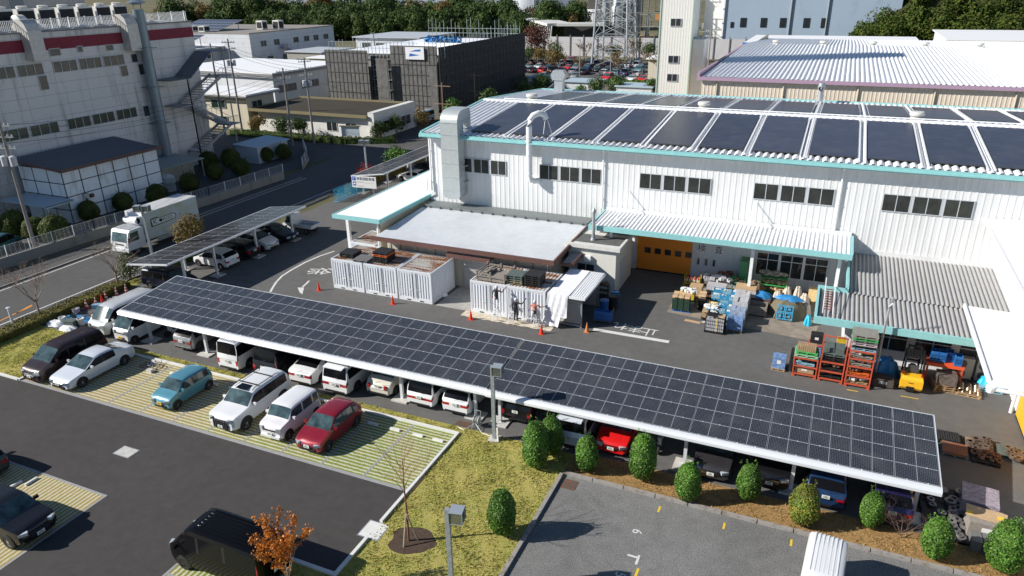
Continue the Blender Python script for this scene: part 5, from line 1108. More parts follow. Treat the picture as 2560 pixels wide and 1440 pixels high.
# outside stair with roofs
SG = mat('stair_grey', (.33,.33,.34), .6); m = MB(); sx0, sx1 = XP+.1, XP+2.6
pts = [(66.5, 11.1), (69.6, 11.1), (73.6, 13.9), (76.2, 13.9)]
m.ext([(sx0, y, z+.4) for y, z in pts]+[(sx0, y, z+.3) for y, z in reversed(pts)], (0,0,0), (sx1-sx0+.3,0,0)); part(PB, 'stair_roof', m, mat('slate_blue_roof', (.10,.115,.14), .5, vary=.1), world=True)
m = MB()
for (y, z) in ((69.4, 11.2), (76.0, 14.0), (69.4, 11.2)): 
    for x in (sx1,): m.box(x-.12, x, y-.12, y, 0, z+.3)
for (ya, za, yb, zb) in ((69.5,8.3,75.5,11.2),(75.5,4.8,69.5,8.2),(69.5,2.0,75.5,4.7)):
    for x in (sx0+.1, sx1-.2): m.bar((x, ya, za), (x, yb, zb), .08, .35)
    nst = 12
    for k in range(nst): f = (k+.5)/nst; m.box(sx0+.1, sx1-.2, ya+(yb-ya)*f-.16, ya+(yb-ya)*f+.16, za+(zb-za)*f, za+(zb-za)*f+.05)
    for x in (sx1-.15,): m.bar((x, ya, za+1), (x, yb, zb+1), .05)
    for k in range(9): f = k/8; m.bar((sx1-.15, ya+(yb-ya)*f, za+(zb-za)*f), (sx1-.15, ya+(yb-ya)*f, za+(zb-za)*f+1), .03)
for z in (11.0, 8.2, 4.7):
    m.box(sx0, sx1, 75.4, 77, z-.1, z+.05) if z != 8.2 else m.box(sx0, sx1, 67.4, 69.6, z-.1, z+.05)
    ys_ = (75.4, 77) if z != 8.2 else (67.4, 69.6)
    m.box(sx1-.06, sx1, ys_[0], ys_[1], z+1.0, z+1.05)
    for k in range(8): y = ys_[0]+(ys_[1]-ys_[0])*k/7; m.bar((sx1-.03, y, z), (sx1-.03, y, z+1), .03)
part(PB, 'outside_stair', m, SG, world=True)
for z, y, w_ in ((1.4, 59.8, 1.2), (1.2, 64.0, 2.6)): pass
m = MB(); m.box(XP, XP+.5, 59.2, 60.2, 2.6, 3.1); part(PB, 'wall_unit', m, WHITE, world=True)
m = MB(); m.box(XP, XP+1.2, 69.8, 72.2, 2.2, 2.35); part(PB, 'door_canopy', m, WHITE, world=True)
# gas-bottle shelter and white panelled building in front of it
WB = thing('panelled_building', 'white building with a dark grid of joints and a blue-black roof', 'building', (-69.3, 50, 0))
bx0, bx1, by0, by1 = -75.6, -69.2, 46.6, 58.2
m = MB(); m.box(bx0, bx1, by0, by1, 0, 5.4); part(WB, 'wall', m, stained('white_panel', (.80,.84,.88), (.35,.36,.3), (1,1,.2), 1.1, (.5,.7)), world=True)
m = MB()
for k in range(7): y = by0+(by1-by0)*k/6; m.box(bx1, bx1+.03, y-.05+(.05 if k == 0 else 0), y+.05-(.05 if k == 6 else 0), 0, 5.4)
for z in (1.35, 2.7, 4.05): m.box(bx1+.001, bx1+.022, by0, by1, z-.045, z+.045)
for k in range(4): x = bx0+(bx1-bx0)*k/3; m.box(x-.04, x+.04, by0-.03, by0, 0, 5.4)
for z in (1.35, 2.7, 4.05): m.box(bx0, bx1, by0-.022, by0-.001, z-.045, z+.045)
part(WB, 'joint_strip', m, mat('joint_dark', (.05,.055,.065), .6), world=True)
m = MB(); rib_roof_x(m, by0-.4, by1+.4, [bx0-.5, bx1+.55], lambda x: 6.1-(x-bx0)*.10, .42, .05); m.box(bx1+.55, bx1+.7, by0-.45, by1+.45, 5.32, 5.62, 1); m.ext([(bx0-.5,by0-.5,6.0),(bx1+.6,by0-.5,5.35),(bx1+.6,by0-.5,5.6),(bx0-.5,by0-.5,6.2)], (0,0,0), (0,.1,0), 1); m.box(bx0, bx1, by0+.01, by1-.01, 5.4, 5.45); part(WB, 'roof', m, [mat('slate_blue_roof', (.09,.10,.13), .5), BT], world=True)
m = MB(); m.box(bx1, bx1+.3, 48.2, 48.75, 2.2, 2.65); m.tube([(bx1+.05,47.4,1.5),(bx1+.05,49.6,1.5),(bx1+.05,49.6,.8)], .03, 5); m.obox((bx1+.2,49.1,2.3),(.3,.35,.35),m=1); part(WB, 'wall_alarm', m, [GALV, mat('alarm_brown', (.12,.04,.03), .6)], world=True)
m = MB(); m.box(bx0+.4, bx1+.9, 43.6, by0-.03, 2.55, 2.62); m.box(bx1+.8,bx1+.9,43.6,by0-.03,2.4,2.65); part(WB, 'lean_to_roof', m, mat('pale_blue_sheet', (.40,.50,.58), .5), world=True)
for (x, y) in ((bx1+.8, 43.8),(bx0+.6,43.8)): m = MB(); m.box(x-.06,x+.06,y-.06,y+.06,0,2.55); part(WB, 'lean_to_post', m, GALV, world=True)
GS = thing('bottle_shelter', 'low shelter with a pale roof beside the panelled building', 'shelter', (-74, 62, 0))
m = MB(); m.ext([(-76.2,60.2,2.35),(-71.2,60.2,2.2),(-71.2,60.2,2.3),(-76.2,60.2,2.45)], (0,0,0), (0,6.4,0)); part(GS, 'roof', m, mat('grey_green_roof', (.30,.33,.32), .6, vary=.15), world=True)
for (x, y) in ((-71.4,60.4),(-71.4,63.3),(-71.4,66.3),(-76,60.4)): m = MB(); m.box(x-.05,x+.05,y-.05,y+.05,0,2.25); part(GS, 'post', m, GALV, world=True)
m = MB(); m.box(-75.5,-72.6,60.8,66,0,1.9); part(GS, 'wall', m, mat('shelter_panel', (.38,.36,.30), .7, vary=.3), world=True)
m = MB(); m.lathe([(.7,0),(.7,.9),(.8,1.0),(.75,1.6),(.4,1.9),(.1,2.0)], (0,0,0), 18); single('water_tank', m, mat('tank_cream', (.50,.50,.46), .6), 'round pale tank at the corner of the panelled building', 'tank', smooth=40, loc=(-70.0,59.6,0))
SH = thing('small_shed', 'small blue-grey shed near the end of the fence', 'shed', (-70.5, 75, 0))
m = MB(); rib_wall_x(m, 74.0, 80.0, -69.4, 0, 2.1, .3, .02, 1); rib_wall(m, -73, -69.4, 74.0, 0, 2.1, .3, .02); part(SH, 'wall', m, mat('pale_blue_wall', (.45,.51,.58), .5), world=True)
m = MB(); m.ext([(-73.3,73.7,2.35),(-69.1,73.7,2.1),(-69.1,73.7,2.2),(-73.3,73.7,2.45)], (0,0,0), (0,6.6,0)); part(SH, 'roof', m, mat('pale_blue_sheet', (.3,.37,.45), .5), world=True); window_x(SH, 75, 76.2, .8, 1.6, -69.37, 1, 1)
# fence on its concrete wall
def fence(pts, label, zb, h, step=2.0):
    T = thing('mesh_fence', label, 'fence', (*pts[0], 0)); w_, ps, ws_ = MB(), MB(), MB()
    for a, b in zip(pts[:-1], pts[1:]):
        a = Vector((*a, 0)); b = Vector((*b, 0)); d = b-a; L = d.length; d.normalize(); nn = Vector((-d.y, d.x, 0))*.09
        w_.ext([a-nn, a+nn, a+nn+Vector((0,0,zb)), a-nn+Vector((0,0,zb))], (0,0,0), d*L)
        n = int(L/step)
        for k in range(n+1): q = a+d*(L*k/n); ps = MB(); ps.bar(q+Vector((0,0,zb)), q+Vector((0,0,zb+h)), .06); part(T, 'post', ps, WHITE, world=True)
        for k in range(9): z = zb+.1+k*(h-.15)/8; ws_.bar(a+Vector((0,0,z)), b+Vector((0,0,z)), .012 if 0 < k < 8 else .03)
        for k in range(int(L/.4)): q = a+d*.4*k; ws_.bar(q+Vector((0,0,zb+.1)), q+Vector((0,0,zb+h-.05)), .010)
    part(T, 'base_wall', w_, stained('fence_wall', (.26,.25,.23), (.10,.10,.09), (1,1,.3), 1.5), world=True); part(T, 'mesh_panel', ws_, mat('fence_wire', (.45,.47,.48), .5), world=True)
fence([(-63.6,30),(-62.6,44),(-61.2,57),(-60.7,68.5)], 'white mesh fence on a stained concrete wall along the road', .95, 1.0)
fence([(-61.8,73.5),(-64.5,78),(-70,84)], 'short white mesh fence where the road bends', .6, 1.0)
# round topiary bushes behind the fence
L_TOP = leafm('topiary_leaves', [(.035,.055,.012),(.06,.085,.018),(.085,.11,.02),(.12,.12,.03)], .6, .1, .2)
TB = [bush_meshes(61, 1.0, .95, 4200, .11, L_TOP), bush_meshes(62, 1.0, .9, 4200, .11, L_TOP), bush_meshes(63, .95, .95, 4000, .11, L_TOP)]
for i, (px, py, s, lb) in enumerate(((145,607,1.25,'sunlit round topiary bush behind the mesh fence near the utility pole'),(95,600,1.1,'round topiary bush between the teal car and the sunlit one'),(228,552,1.0,'round topiary bush in front of the white panelled wall'),(312,527,.95,'round topiary bush at the far end of the white panelled wall'),(397,510,1.1,'round topiary bush right of the round tank'),(45,590,1.2,'dark topiary bush beside the lean-to roof'),
  (478,480,1.05,'round topiary bush in front of the bottle shelter'),(525,425,1.2,'round topiary bush below the blue wall sign'),(540,450,1.0,'round topiary bush nearest the fence past the shelter'),(580,420,1.2,'larger round topiary bush left of the small shed'),(605,440,1.1,'round topiary bush just left of the shed corner'),(668,405,.95,'round topiary bush before the small shed'),(712,398,1.0,'round topiary bush at the road bend'))):
    p = P(px, py); bush((p.x, p.y), i, s*1.05, lb, 'topiary_bush', 'round topiary bushes behind the fence', None, TB)
# utility poles and wires
POLE = mat('concrete_pole', (.24,.22,.21), .85, vary=.15, vscale=2)
def upole(x, y, h, label, arms=3, trafo=True, rz=0.0):
    T = thing('utility_pole', label, 'utility pole', (x, y, 0), rz, 'utility poles'); m = MB(); m.tube([(0,0,0),(0,0,h)], [.17,.11], 12); part(T, 'pole', m, POLE, 40)
    for k in range(arms):
        m = MB(); z = h-.5-k*.95; m.box(-.95,.95,-.05,.05,z-.05,z+.05)
        for q in (-.85,-.45,.45,.85): m.lathe([(.05,0),(.07,.08),(.03,.2)], (q,0,z+.05), 8, m=1)
        part(T, 'cross_arm', m, [GALV, mat('insulator', (.6,.6,.58), .3)])
    if trafo:
        for s in (-1, 1): m = MB(); m.lathe([(.28,0),(.28,.8),(.2,.86),(.04,.9)], (s*.42,-.1,h-3.9), 14); m.bar((s*.12,0,h-3.2),(s*.4,-.05,h-3.2),.06); part(T, 'transformer', m, mat('transformer_grey', (.5,.52,.55), .5), 40)
    return T
upole(-64.4, 39.2, 11.9, 'utility pole with two transformers at the left edge', rz=R_(15)); upole(-70.6, 87.2, 12.3, 'utility pole right of its twin near the brown-roofed building', trafo=True, rz=R_(60)); upole(-72.8, 85.0, 11.1, 'utility pole left of its twin at the road bend', 2, False, R_(50))
upole(-82.2, 81.6, 14.5, 'tall utility pole beside the outside stair', 1, False); upole(-85.5, 88.5, 14.6, 'utility pole in front of the cream building', 2, True, R_(30)); upole(-106, 158, 11, 'far utility pole by the scaffolded building', 2, False); upole(-24,150,13,'utility pole behind the white tower', 2, False)
WIRE = mat('black_wire', (.01,.01,.012), .6)
def wire(label, a, b, sag=1.0, n=1, dz=.35, r=.018):
    for k in range(n):
        m = MB(); A = Vector(a)-Vector((0,0,dz*k)); B = Vector(b)-Vector((0,0,dz*k)); m.tube([A.lerp(B, t/12)-Vector((0,0,sag*4*(t/12)*(1-t/12))) for t in range(13)], r, 4)
        single('overhead_wire', m, WIRE, label, 'wire', 'overhead wires')
wire('overhead wire across the front of the banded factory', (-64.4,39.2,11.4), (-72.8,85,10.6), 1.2, 4, .5); wire('overhead wire running out of the left edge of the photo', (-64.4,39.2,11.3), (-60.8,8,11.3), 1.0, 3, .5)
wire('overhead wire between the twin utility poles and the stair pole', (-72.8,85,10.2), (-82.2,81.6,12), .4, 3, .5); wire('long sagging wire from the twin poles towards the factory hall', (-70.6,87.2,9.5), (-50,96,6.0), 1.2, 1); wire('overhead wire between the twin poles and the cream building pole', (-70.6,87.2,11.4), (-85.5,88.5,13.6), .5, 3, .5)
# ---------------------------------------------------------------- buildings further off
def block(name, label, x0, x1, y0, y1, h, wall, roofm, loc=None, par=.25, over=0.0, cat='building'):
    T = thing(name, label, cat, (x0, y0, 0)); m = MB(); m.box(x0, x1, y0, y1, -.02, h); part(T, 'wall', m, wall, world=True)
    m = MB(); m.box(x0-over, x1+over, y0-over, y1+over, h+.001, h+par); part(T, 'roof', m, roofm, world=True); return T
def rot_thing(T, rz, piv):
    v = Vector(T.location)-Vector((*piv, 0)); v.rotate(Matrix.Rotation(rz, 3, 'Z')); T.location = v+Vector((*piv, 0)); T.rotation_euler = (0, 0, rz)
CREAM = stained('cream_wall', (.58,.53,.42), (.40,.36,.28), (1,1,.2), 1.0, lines=(50,2.4,'X')); WHT = stained('white_wall_far', (.62,.64,.67), (.42,.42,.42), (1,1,.2), .8); WROOF = mat('white_flat_roof', (.84,.84,.85), .5, vary=.03); RIMD = mat('roof_rim_grey', (.22,.22,.23), .6)
# brown-roofed office with olive eaves
BR = thing('brown_roof_office', 'single-storey white office with a dark brown flat roof and olive edge', 'building', (-86, 93, 0))
m = MB(); m.box(-86.2, -63.4, 93.2, 104.5, 0, 3.3); part(BR, 'wall', m, mat('office_white', (.66,.66,.63), .7, vary=.06), world=True)
m = MB(); m.box(-86.9, -64.4, 92.4, 105.0, 3.5, 3.56); part(BR, 'roof', m, asphalt('brown_roof', .05, .15, .2, (1,.85,.65)), world=True)
OL = mat('olive_edge', (.20,.17,.09), .6, vary=.1); m = MB(); m.box(-87.1, -64.4, 92.2, 92.4, 3.25, 3.7); m.box(-87.1, -86.9, 92.4, 105, 3.25, 3.7); m.box(-87.1,-64.4,105,105.25,3.25,3.85); part(BR, 'roof_edge', m, OL, world=True)
m = MB(); m.box(-64.4, -63.35, 92.6, 104.8, 0, 4.1); part(BR, 'end_wall', m, mat('office_white', (.66,.66,.63), .7), world=True)
for x in (-79, -72.6, -69.0): window_y(BR, x, x+2.0, .8, 2.2, 93.17, 2, GLASS_D, WHITE)
window_x(BR, 94.8, 98.5, .7, 2.5, -63.35, 1, 2, GLASS_D, WHITE, depth=.08); window_x(BR, 100, 103, .9, 2.4, -63.35, 1, 2, GLASS_D, WHITE, depth=.08)
for i, (x, y, lf, lb) in enumerate(((-84.5,90.9,L_AUT,'brownish shrub in front of the brown-roofed office, left end'),(-79.5,90.8,L_DARK,'leafy green shrub between the twin poles and the brown-roofed office'),(-76.0,90.5,L_DARK,'darker small shrub before the brown-roofed office'),(-61.6,95.8,L_DARK,'rounded tree at the right end of the brown-roofed office'),(-60.2,101.5,L_AUT,'shrub with brown tint beside the parked vans'),(-62.4,92.6,L_DARK,'low shrub at the corner of the brown-roofed office'))):
    tree('garden_shrub', lb, (x, y, 0), 3.0+.5*(i in (3,4)), 1.7, .5, lf, 1300, .22, 'garden shrubs', 70+i, cat='shrub')
hedge('clipped_hedge', 'dark clipped hedge along the road before the brown-roofed office', [(-88,88.9),(-76,88.6),(-66,89.2),(-59.5,92)], 1.2, .9, L_DARK, 60, .18, 6)
NB = thing('notice_board', 'roofed notice board at the corner by the hedge', 'notice board', (-66.2, 90.4, 0)); m = MB(); m.box(-1.4,1.4,-.05,.05,.9,2.3); part(NB, 'board', m, mat('board_blue_white', (.55,.62,.68), .4)); m = MB(); m.box(-1.6,1.6,-.2,.2,2.3,2.42); part(NB, 'cap', m, OL)
for s in (-1, 1): m = MB(); m.box(s*1.35-.05,s*1.35+.05,-.05,.05,0,.9); part(NB, 'post', m, GALV)
NB.rotation_euler = (0,0,R_(15))
# cream two-storey building
CB = block('cream_building', 'cream two-storey building with a white flat roof behind the poles', -112, -87.5, 92.5, 99, 5.6, CREAM, WROOF, over=.8)
CB2 = thing('cream_building_edge', None, None) if 0 else None
m = MB(); m.box(-112.9,-86.6,91.6,91.68,5.35,5.6); m.box(-86.7,-86.6,91.68,99.9,5.35,5.6); part(CB, 'roof_edge', m, RIMD, world=True)
for x in (-104, -99.5, -95): window_y(CB, x, x+3, 3.4, 4.7, 92.47, 2, WGG, FRAME, depth=.1); window_y(CB, x, x+3, .8, 2.1, 92.47, 2, WGG, FRAME, depth=.1)
window_x(CB, 93.6, 96, 3.3, 4.6, -87.5, 1, 2, WGG, FRAME, depth=.1); window_x(CB, 96.4, 98.4, 1.0, 2.3, -87.5, 1, 2, WGG, FRAME, depth=.1)
# white-roofed workshop
WR = block('white_roof_workshop', 'white workshop with a broad white roof and strip windows', -128, -99.5, 113, 134, 6.3, WHT, WROOF, over=.6)
m = MB(); m.box(-128.7,-98.8,112.3,112.39,5.85,6.25); m.box(-98.89,-98.8,112.39,134.7,5.85,6.25); part(WR, 'roof_edge', m, RIMD, world=True)
for a in (114.0, 120.6, 128.4): window_x(WR, a, a+5.2, 2.6, 4.1, -99.5, 1, 4, GLASS_D, FRAME, depth=.1)
rot_thing(WR, R_(-3), (-99.5, 113))
# scaffolded building wrapped in dark mesh
NET = mat('dark_scaffold_net', (.035,.034,.034), .8, vary=.45, vscale=.9)
mnt = NET.node_tree; b_ = mnt.nodes['Principled BSDF']; mnt.links.new(bump(mnt, noise(mnt, .9, 5, .6, wpos(mnt, (1,1,.35)), 1.5), .35, .2), b_.inputs['Normal'])
NETL = mat('light_scaffold_net', (.13,.125,.12), .8, vary=.35, vscale=1.1); mnt = NETL.node_tree; b_ = mnt.nodes['Principled BSDF']; mnt.links.new(bump(mnt, noise(mnt, .8, 5, .6, wpos(mnt, (1,1,.3)), 1.5), .4, .25), b_.inputs['Normal'])
SC = thing('scaffolded_building', 'building under construction wrapped in dark scaffold netting', 'building', (-64, 117, 0))
m = MB(); m.box(-88.8, -66.5, 120, 156, 0, 9.8); part(SC, 'structure', m, mat('bare_concrete', (.25,.25,.25), .8), world=True)
m = MB(); m.box(-88, -67, 121, 155, 9.8, 10.2); m.box(-80,-68,134,134.4,10.2,10.8); part(SC, 'roof_deck', m, mat('white_membrane', (.84,.86,.9), .5, vary=.04), world=True)
m = MB(); m.box(-65.6, -65.5, 117.5, 157, 0, 11.4); m.box(-90,-65.6,157,157.1,0,10.5); part(SC, 'netting', m, NET, world=True)
m = MB()
for (a, b, z) in ((-90,-80.5,10.6),(-75.5,-66.0,11.6)): m.box(a, b, 117.4, 117.5, .5, z)
m.box(-78,-75.6,116.2,116.3,0,9.4); m.box(-66.4,-65,115.4,115.5,0,8.4); part(SC, 'net_panel', m, NETL, world=True)
m = MB(); m.box(-80.4,-75.6,118.3,118.4,0,9.6); part(SC, 'net_panel', m, NET, world=True)
SCF = mat('scaffold_tube', (.34,.40,.40), .4, .4); m = MB(); r = random.Random(3)
for k in range(32): x = -89.5+k*.8; m.bar((x,118.2,0 if -80.6 < x < -75.4 else 9.5),(x,118.2,r.uniform(11.5,13.0)),.07)
for k in range(24): y = 118+k*1.65; m.bar((-66.3,y,9),(-66.3,y,r.uniform(12,13.6)),.07)
for k in range(24): x = -89.5+k*1.0; m.bar((x,156.3,9),(x,156.3,r.uniform(12,14.6)),.07)
for z in (1.8,3.6,5.4,7.2,9.0,11.0,12): m.bar((-89.5,118.1,z),(-66.3,118.1,z),.07)
for z in (11.2,12.2): m.bar((-66.3,118,z),(-66.3,156,z),.07); m.bar((-89.5,156.3,z),(-66.3,156.3,z),.08)
for k in range(5): m.bar((-80.4,118.1,k*1.9),(-75.6,118.1,k*1.9+1.9),.07)
part(SC, 'scaffold', m, SCF, world=True); m = MB()
for k in range(27): x = -90+k*.9; m.bar((x,117.33,.5),(x,117.33,10.5 if x < -75 else 11.5),.05) if not -80.5 < x < -75.5 else None
for k in range(6):
    z = 1.2+1.8*k; m.bar((-90,117.33,z),(-80.5,117.33,z),.06); m.bar((-75.5,117.33,z),(-66,117.33,z),.06); m.bar((-65.42,117.5,z),(-65.42,157,z),.06)
for k in range(22): m.bar((-65.42,118+k*1.8,0),(-65.42,118+k*1.8,11.3),.05)
part(SC, 'net_tie', m, mat('net_tie', (.075,.08,.08), .7), world=True)
BN = thing('site_banner', 'white banner with a blue stripe logo hung on the netting', 'banner', (-70.2, 117.15, 9.3)); m = MB(); m.box(-1.9,1.9,-.08,0,0,2.1); part(BN, 'sheet', m, mat('banner_white', (.75,.76,.78), .6)); m = MB(); m.ext([(-1.0,-.085,1.35),(1.2,-.085,1.4),(1.3,-.085,1.75),(.2,-.085,1.65)], (0,-.01,0), (0,.004,0)); m.ext([(-1.2,-.085,.5),(1.0,-.085,.75),(-1.0,-.085,1.05)], (0,-.01,0), (0,.004,0)); part(BN, 'logo', m, mat('logo_blue', (.02,.12,.45), .5))
m = MB(); r = random.Random(9)
for k in range(26): c = (r.uniform(-81,-74), r.uniform(139,143), 10.5+r.uniform(0,.5)); leaf_cloud(m, c, (.9,.6,.5), 14, .9, r)
single('blue_tarpaulin', m, mat('tarp_blue', (.03,.22,.50), .5), 'bright blue sheets bundled on the white roof deck of the scaffolded building', 'tarpaulin')
# office behind
OF = thing('white_office', 'white two-storey office with rooftop solar racks and cooling units', 'building', (-150, 165, 0))
m = MB(); m.box(-200, -150.5, 164, 202, 0, 9.6); part(OF, 'wall', m, stained('office_panel', (.62,.64,.68), (.45,.45,.45), (1,1,.3), .6, lines=(1.2,100,'Y')), world=True)
m = MB(); m.box(-200, -150.4, 163.9, 202.1, 9.6, 9.9); part(OF, 'parapet', m, mat('brown_grey_rim', (.28,.25,.22), .6), world=True)
for y in (168,173.5,182,187,191.5,196.5): window_x(OF, y, y+2.4, 6.0, 7.6, -150.5, 1, 2, WG_, FRAME, depth=.12)
for y in (165,170,176.5,180,197): window_x(OF, y, y+2.4, 1.6, 3.3, -150.5, 1, 2, WG_, FRAME, depth=.12)
m = MB(); m.box(-200,-162,150,164,0,6.2); m.box(-200,-160,149,164,6.2,6.4); part(OF, 'wall', m, WHT, world=True)
for y in (150.8,154.5,159): window_x(OF, y, y+2, 3.4, 4.8, -162, 1, 2, WG_, FRAME, depth=.12)
SP = solar('far_solar_cells', 7, 4, (.035,.04,.06), (.35,.36,.40), .10, .2)
def rack(x0, x1, y0, y1, z0, z1, lb):
    m = MB(); m.face([(x0,y0,z0),(x1,y0,z0),(x1,y1,z1),(x0,y1,z1)], 0, [(0,0),(1.6,0),(1.6,1),(0,1)]); m.ext([(x0,y0,z0-.15),(x0,y1,z1-.15),(x0,y1,z1-.01),(x0,y0,z0-.01)], (0,0,0), (x1-x0,0,0), 1)
    for x in (x0+1, x1-1): m.bar((x,y1-1,z0-.6),(x,y1-1,z1-.3),.15,m=1)
    part(OF, 'solar_rack', m, [SP, GALV], world=True, label=lb)
rack(-197,-181,150.5,158.5,6.9,9.0,None); rack(-180,-163,151.5,160.5,7.0,9.6,None); rack(-182,-165,168,178,10.3,12.6,None)
for i, (x, y) in enumerate(((-158,178),(-154.5,181),(-176,165.5),(-174,165.2),(-172,165.2),(-186,165),(-184,165),(-168,165.5))): m = MB(); m.box(x-1.1,x+1.1,y-1.1,y+1.1,10.0,12.4 if i < 2 else 11.6); m.box(x-.9,x+.9,y-1.13,y-1.1,10.3,12.0 if i < 2 else 11.3,1); m.box(x+1.1,x+1.13,y-.9,y+.9,10.3,12.0 if i < 2 else 11.3,1); part(OF, 'cooling_unit', m, [mat('unit_white', (.66,.65,.62), .5), DARK], world=True)
m = MB()
for k in range(14): f = k/13; m.box(-150.3,-149.1,177.5+7*f,178.1+7*f,5.2-4.2*f,5.3-4.2*f)
m.bar((-149.1,177.5,6.2),(-149.1,184.5,2.0),.1); m.bar((-149.1,177.5,5.2),(-149.1,184.5,1.0),.25); m.box(-150.3,-149,175.6,177.5,5.0,5.2); m.box(-149.1,-149,175.6,177.5,5.2,6.2); part(OF, 'outside_stair', m, SG, world=True)
# small buildings between
LW = block('low_white_house', 'white two-storey house with a grey roof behind the scaffolded building', -124,-104,176,196,8.3,WHT,mat('pale_grey_roof', (.45,.48,.52), .5),over=.7)
for x in (-122,-117.5,-113,-108.5): window_y(LW, x, x+2.6, 5.4, 7.0, 175.97, 2, WG_, FRAME, depth=.1); window_y(LW, x, x+2.6, 1.6, 3.2, 175.97, 2, WG_, FRAME, depth=.1)
LH = block('low_house', 'low buff house with a pale roof beside the far pole', -128,-112,160,170,4.2,CREAM,WROOF,over=.5); window_y(LH, -124, -121, 1.2, 2.8, 159.97, 2, WG_, FRAME, depth=.1)
LG = block('low_grey_house', 'low grey house half hidden by netting beyond the workshop', -140,-128.5,166,180,5.0,mat('grey_house', (.30,.29,.27), .8, vary=.2),mat('pale_grey_roof', (.45,.48,.52), .5),over=.4); window_y(LG, -137, -134, 2.0, 3.4, 165.97, 2, WG_, FRAME, depth=.1)
GH = block('grey_warehouse', 'long grey-blue warehouse wall behind the belt of trees', -275,-150,330,372,22,stained('grey_blue_wall', (.30,.35,.42), (.22,.25,.3), (1,1,.2), .3, lines=(200,5,'X')),WROOF)
for k in range(4): window_y(GH, -201+k*9.5, -197.8+k*9.5, 7.4, 9.6, 329.9, 1, GLASS_D, GLASS_D, depth=.2)
SL = thing('storage_silo', 'pale round storage tank behind the belt of trees', 'tank', (-140, 345, 0)); m = MB(); m.lathe([(13,0),(13,20),(12,21.5)], (0,0,0), 40); part(SL, 'shell', m, mat('silo_white', (.52,.55,.60), .5), 40); m = MB(); m.tube([(6,-12.6,0),(6,-12.6,20)], .5, 8); part(SL, 'pipe', m, GALV)
LB = block('low_bright_building', 'low pale building at the right of the storage tank', -124,-104,330,350,9,WHT,WROOF)
# tree belt behind
CRM_ = []
for s in range(5):
    m = MB(); r = random.Random(100+s)
    for k in range(7): t = k*.9+r.random(); d = 2.4*r.uniform(.3,1); leaf_cloud(m, (d*math.cos(t), d*math.sin(t), 4.0+r.uniform(-1.8,2.6)), (2.2,2.2,2.2), 620, .46, r, shell=.6, lump=.25)
    CRM_.append(m.mesh('crown', L_DARK))
m = MB(); m.tube([(0,0,0),(.1,0,3),(0,.1,6)], [.28,.22,.1], 6); TRK = m.mesh('trunk', BARK)
def belt_tree(x, y, s, lb, grp, k, leaf=None):
    T = thing('broadleaf_tree', lb, 'tree', (x, y, 0), k*1.3, grp); T.scale = (s, s, s*1.05); link('trunk', TRK, T); o = link('crown', CRM_[k % 5], T)
    if leaf: o.material_slots[0].link = 'OBJECT'; o.material_slots[0].material = leaf
r = random.Random(77); k = 0
for row, (yy, hh) in enumerate(((262, 1.35), (270, 1.5), (280, 1.75))):
    for i in range(24):
        x = -232+i*5.6+r.uniform(-1.3,1.3)+row*2; y = yy+(x+232)*.10+r.uniform(-2,2)
        lf = L_AUT if r.random() < .03 else None
        belt_tree(x, y, hh*r.uniform(.85,1.15), ('dense dark evergreen in the front row of the far tree belt','dense dark evergreen in the middle of the far tree belt','tall evergreen at the back of the far tree belt')[row], 'trees of the far belt, row %d' % (row+1), k, lf); k += 1
for i in range(26):
    x = -330+i*7+r.uniform(-2,2); belt_tree(x, 300+r.uniform(-8,30), 1.9*r.uniform(.9,1.2), 'evergreen beyond the office roofs at the upper left', 'trees at the upper left', k, L_AUT if r.random() < .15 else None); k += 1
# white tower, beige factory
TW = thing('white_tower', 'tall pale tower with three small windows', 'tower', (-22, 97, 0)); m = MB(); rib_wall(m, -21.95, -17.9, 97, 0, 30, .34, .012); rib_wall_x(m, 97.01, 101.5, -17.9, 0, 30, .34, .012, 1); m.box(-21.9,-17.95,97.05,101.5,0,30); part(TW, 'wall', m, mat('tower_beige', (.68,.675,.63), .5, vary=.04), world=True)
m = MB(); m.box(-22.0,-21.86,96.9,97.05,0,30); m.box(-17.98,-17.84,96.9,97.05,0,30); m.box(-17.9,-17.8,101.4,101.6,0,30); part(TW, 'corner_trim', m, mat('mint_trim', (.42,.55,.45), .5), world=True)
for z in (16.4, 11.95, 9.7): window_y(TW, -20.6, -19.25, z, z+.95, 96.95, 2, GLASS_D, FRAME, depth=.06)
m = MB(); m.box(-17.85,-16.4,98.2,101.4,0,14.8); part(TW, 'wall', m, mat('tower_beige', (.70,.68,.60), .5), world=True)
BG = thing('beige_factory', 'beige factory hall with a white ribbed roof and purple eaves', 'factory', (-14, 86, 0)); zf2 = lambda y: 11.65+(y-85.8)*.014 if y < 126 else 12.2-(y-126)*.05
bx = -14.3
m = MB(); rib_wall(m, bx, 40, 86.1, 0, 11.6, .4, .03); rib_wall_x(m, 86.1, 160, bx, 0, 11.6, .4, .03, -1); part(BG, 'wall', m, mat('beige_ribbed', (.66,.58,.48), .6, vary=.05), world=True)
m = MB(); rib_roof(m, bx-.2, 40, [85.8,126], zf2, .5, .15); rib_roof(m, bx-.2, 40, [126,162], zf2, .5, .15); part(BG, 'roof', m, ROOF_WHITE, world=True)
m = MB(); m.box(bx-.5, 40, 85.6, 85.78, 11.38, 11.75); m.box(bx-.5,bx-.25,85.78,126,11.5,12.2); part(BG, 'eaves', m, mat('mauve_trim', (.38,.26,.36), .5), world=True)
for x in (-12.6,-5.5,1.9,9.0,16.0): m = MB(); m.tube([(x+.2,85.85,11.4),(x,85.98,11.1),(x,85.98,8)], .09, 6); part(BG, 'downpipe', m, CREAM, world=True)
for x in (-8,-2.5,3,8.5,14): part(BG, 'roof_vent', (lambda q: q)(cowl(x*1.25, 126, 12.1)), MATS['aged_white_vent'], 40, world=True)
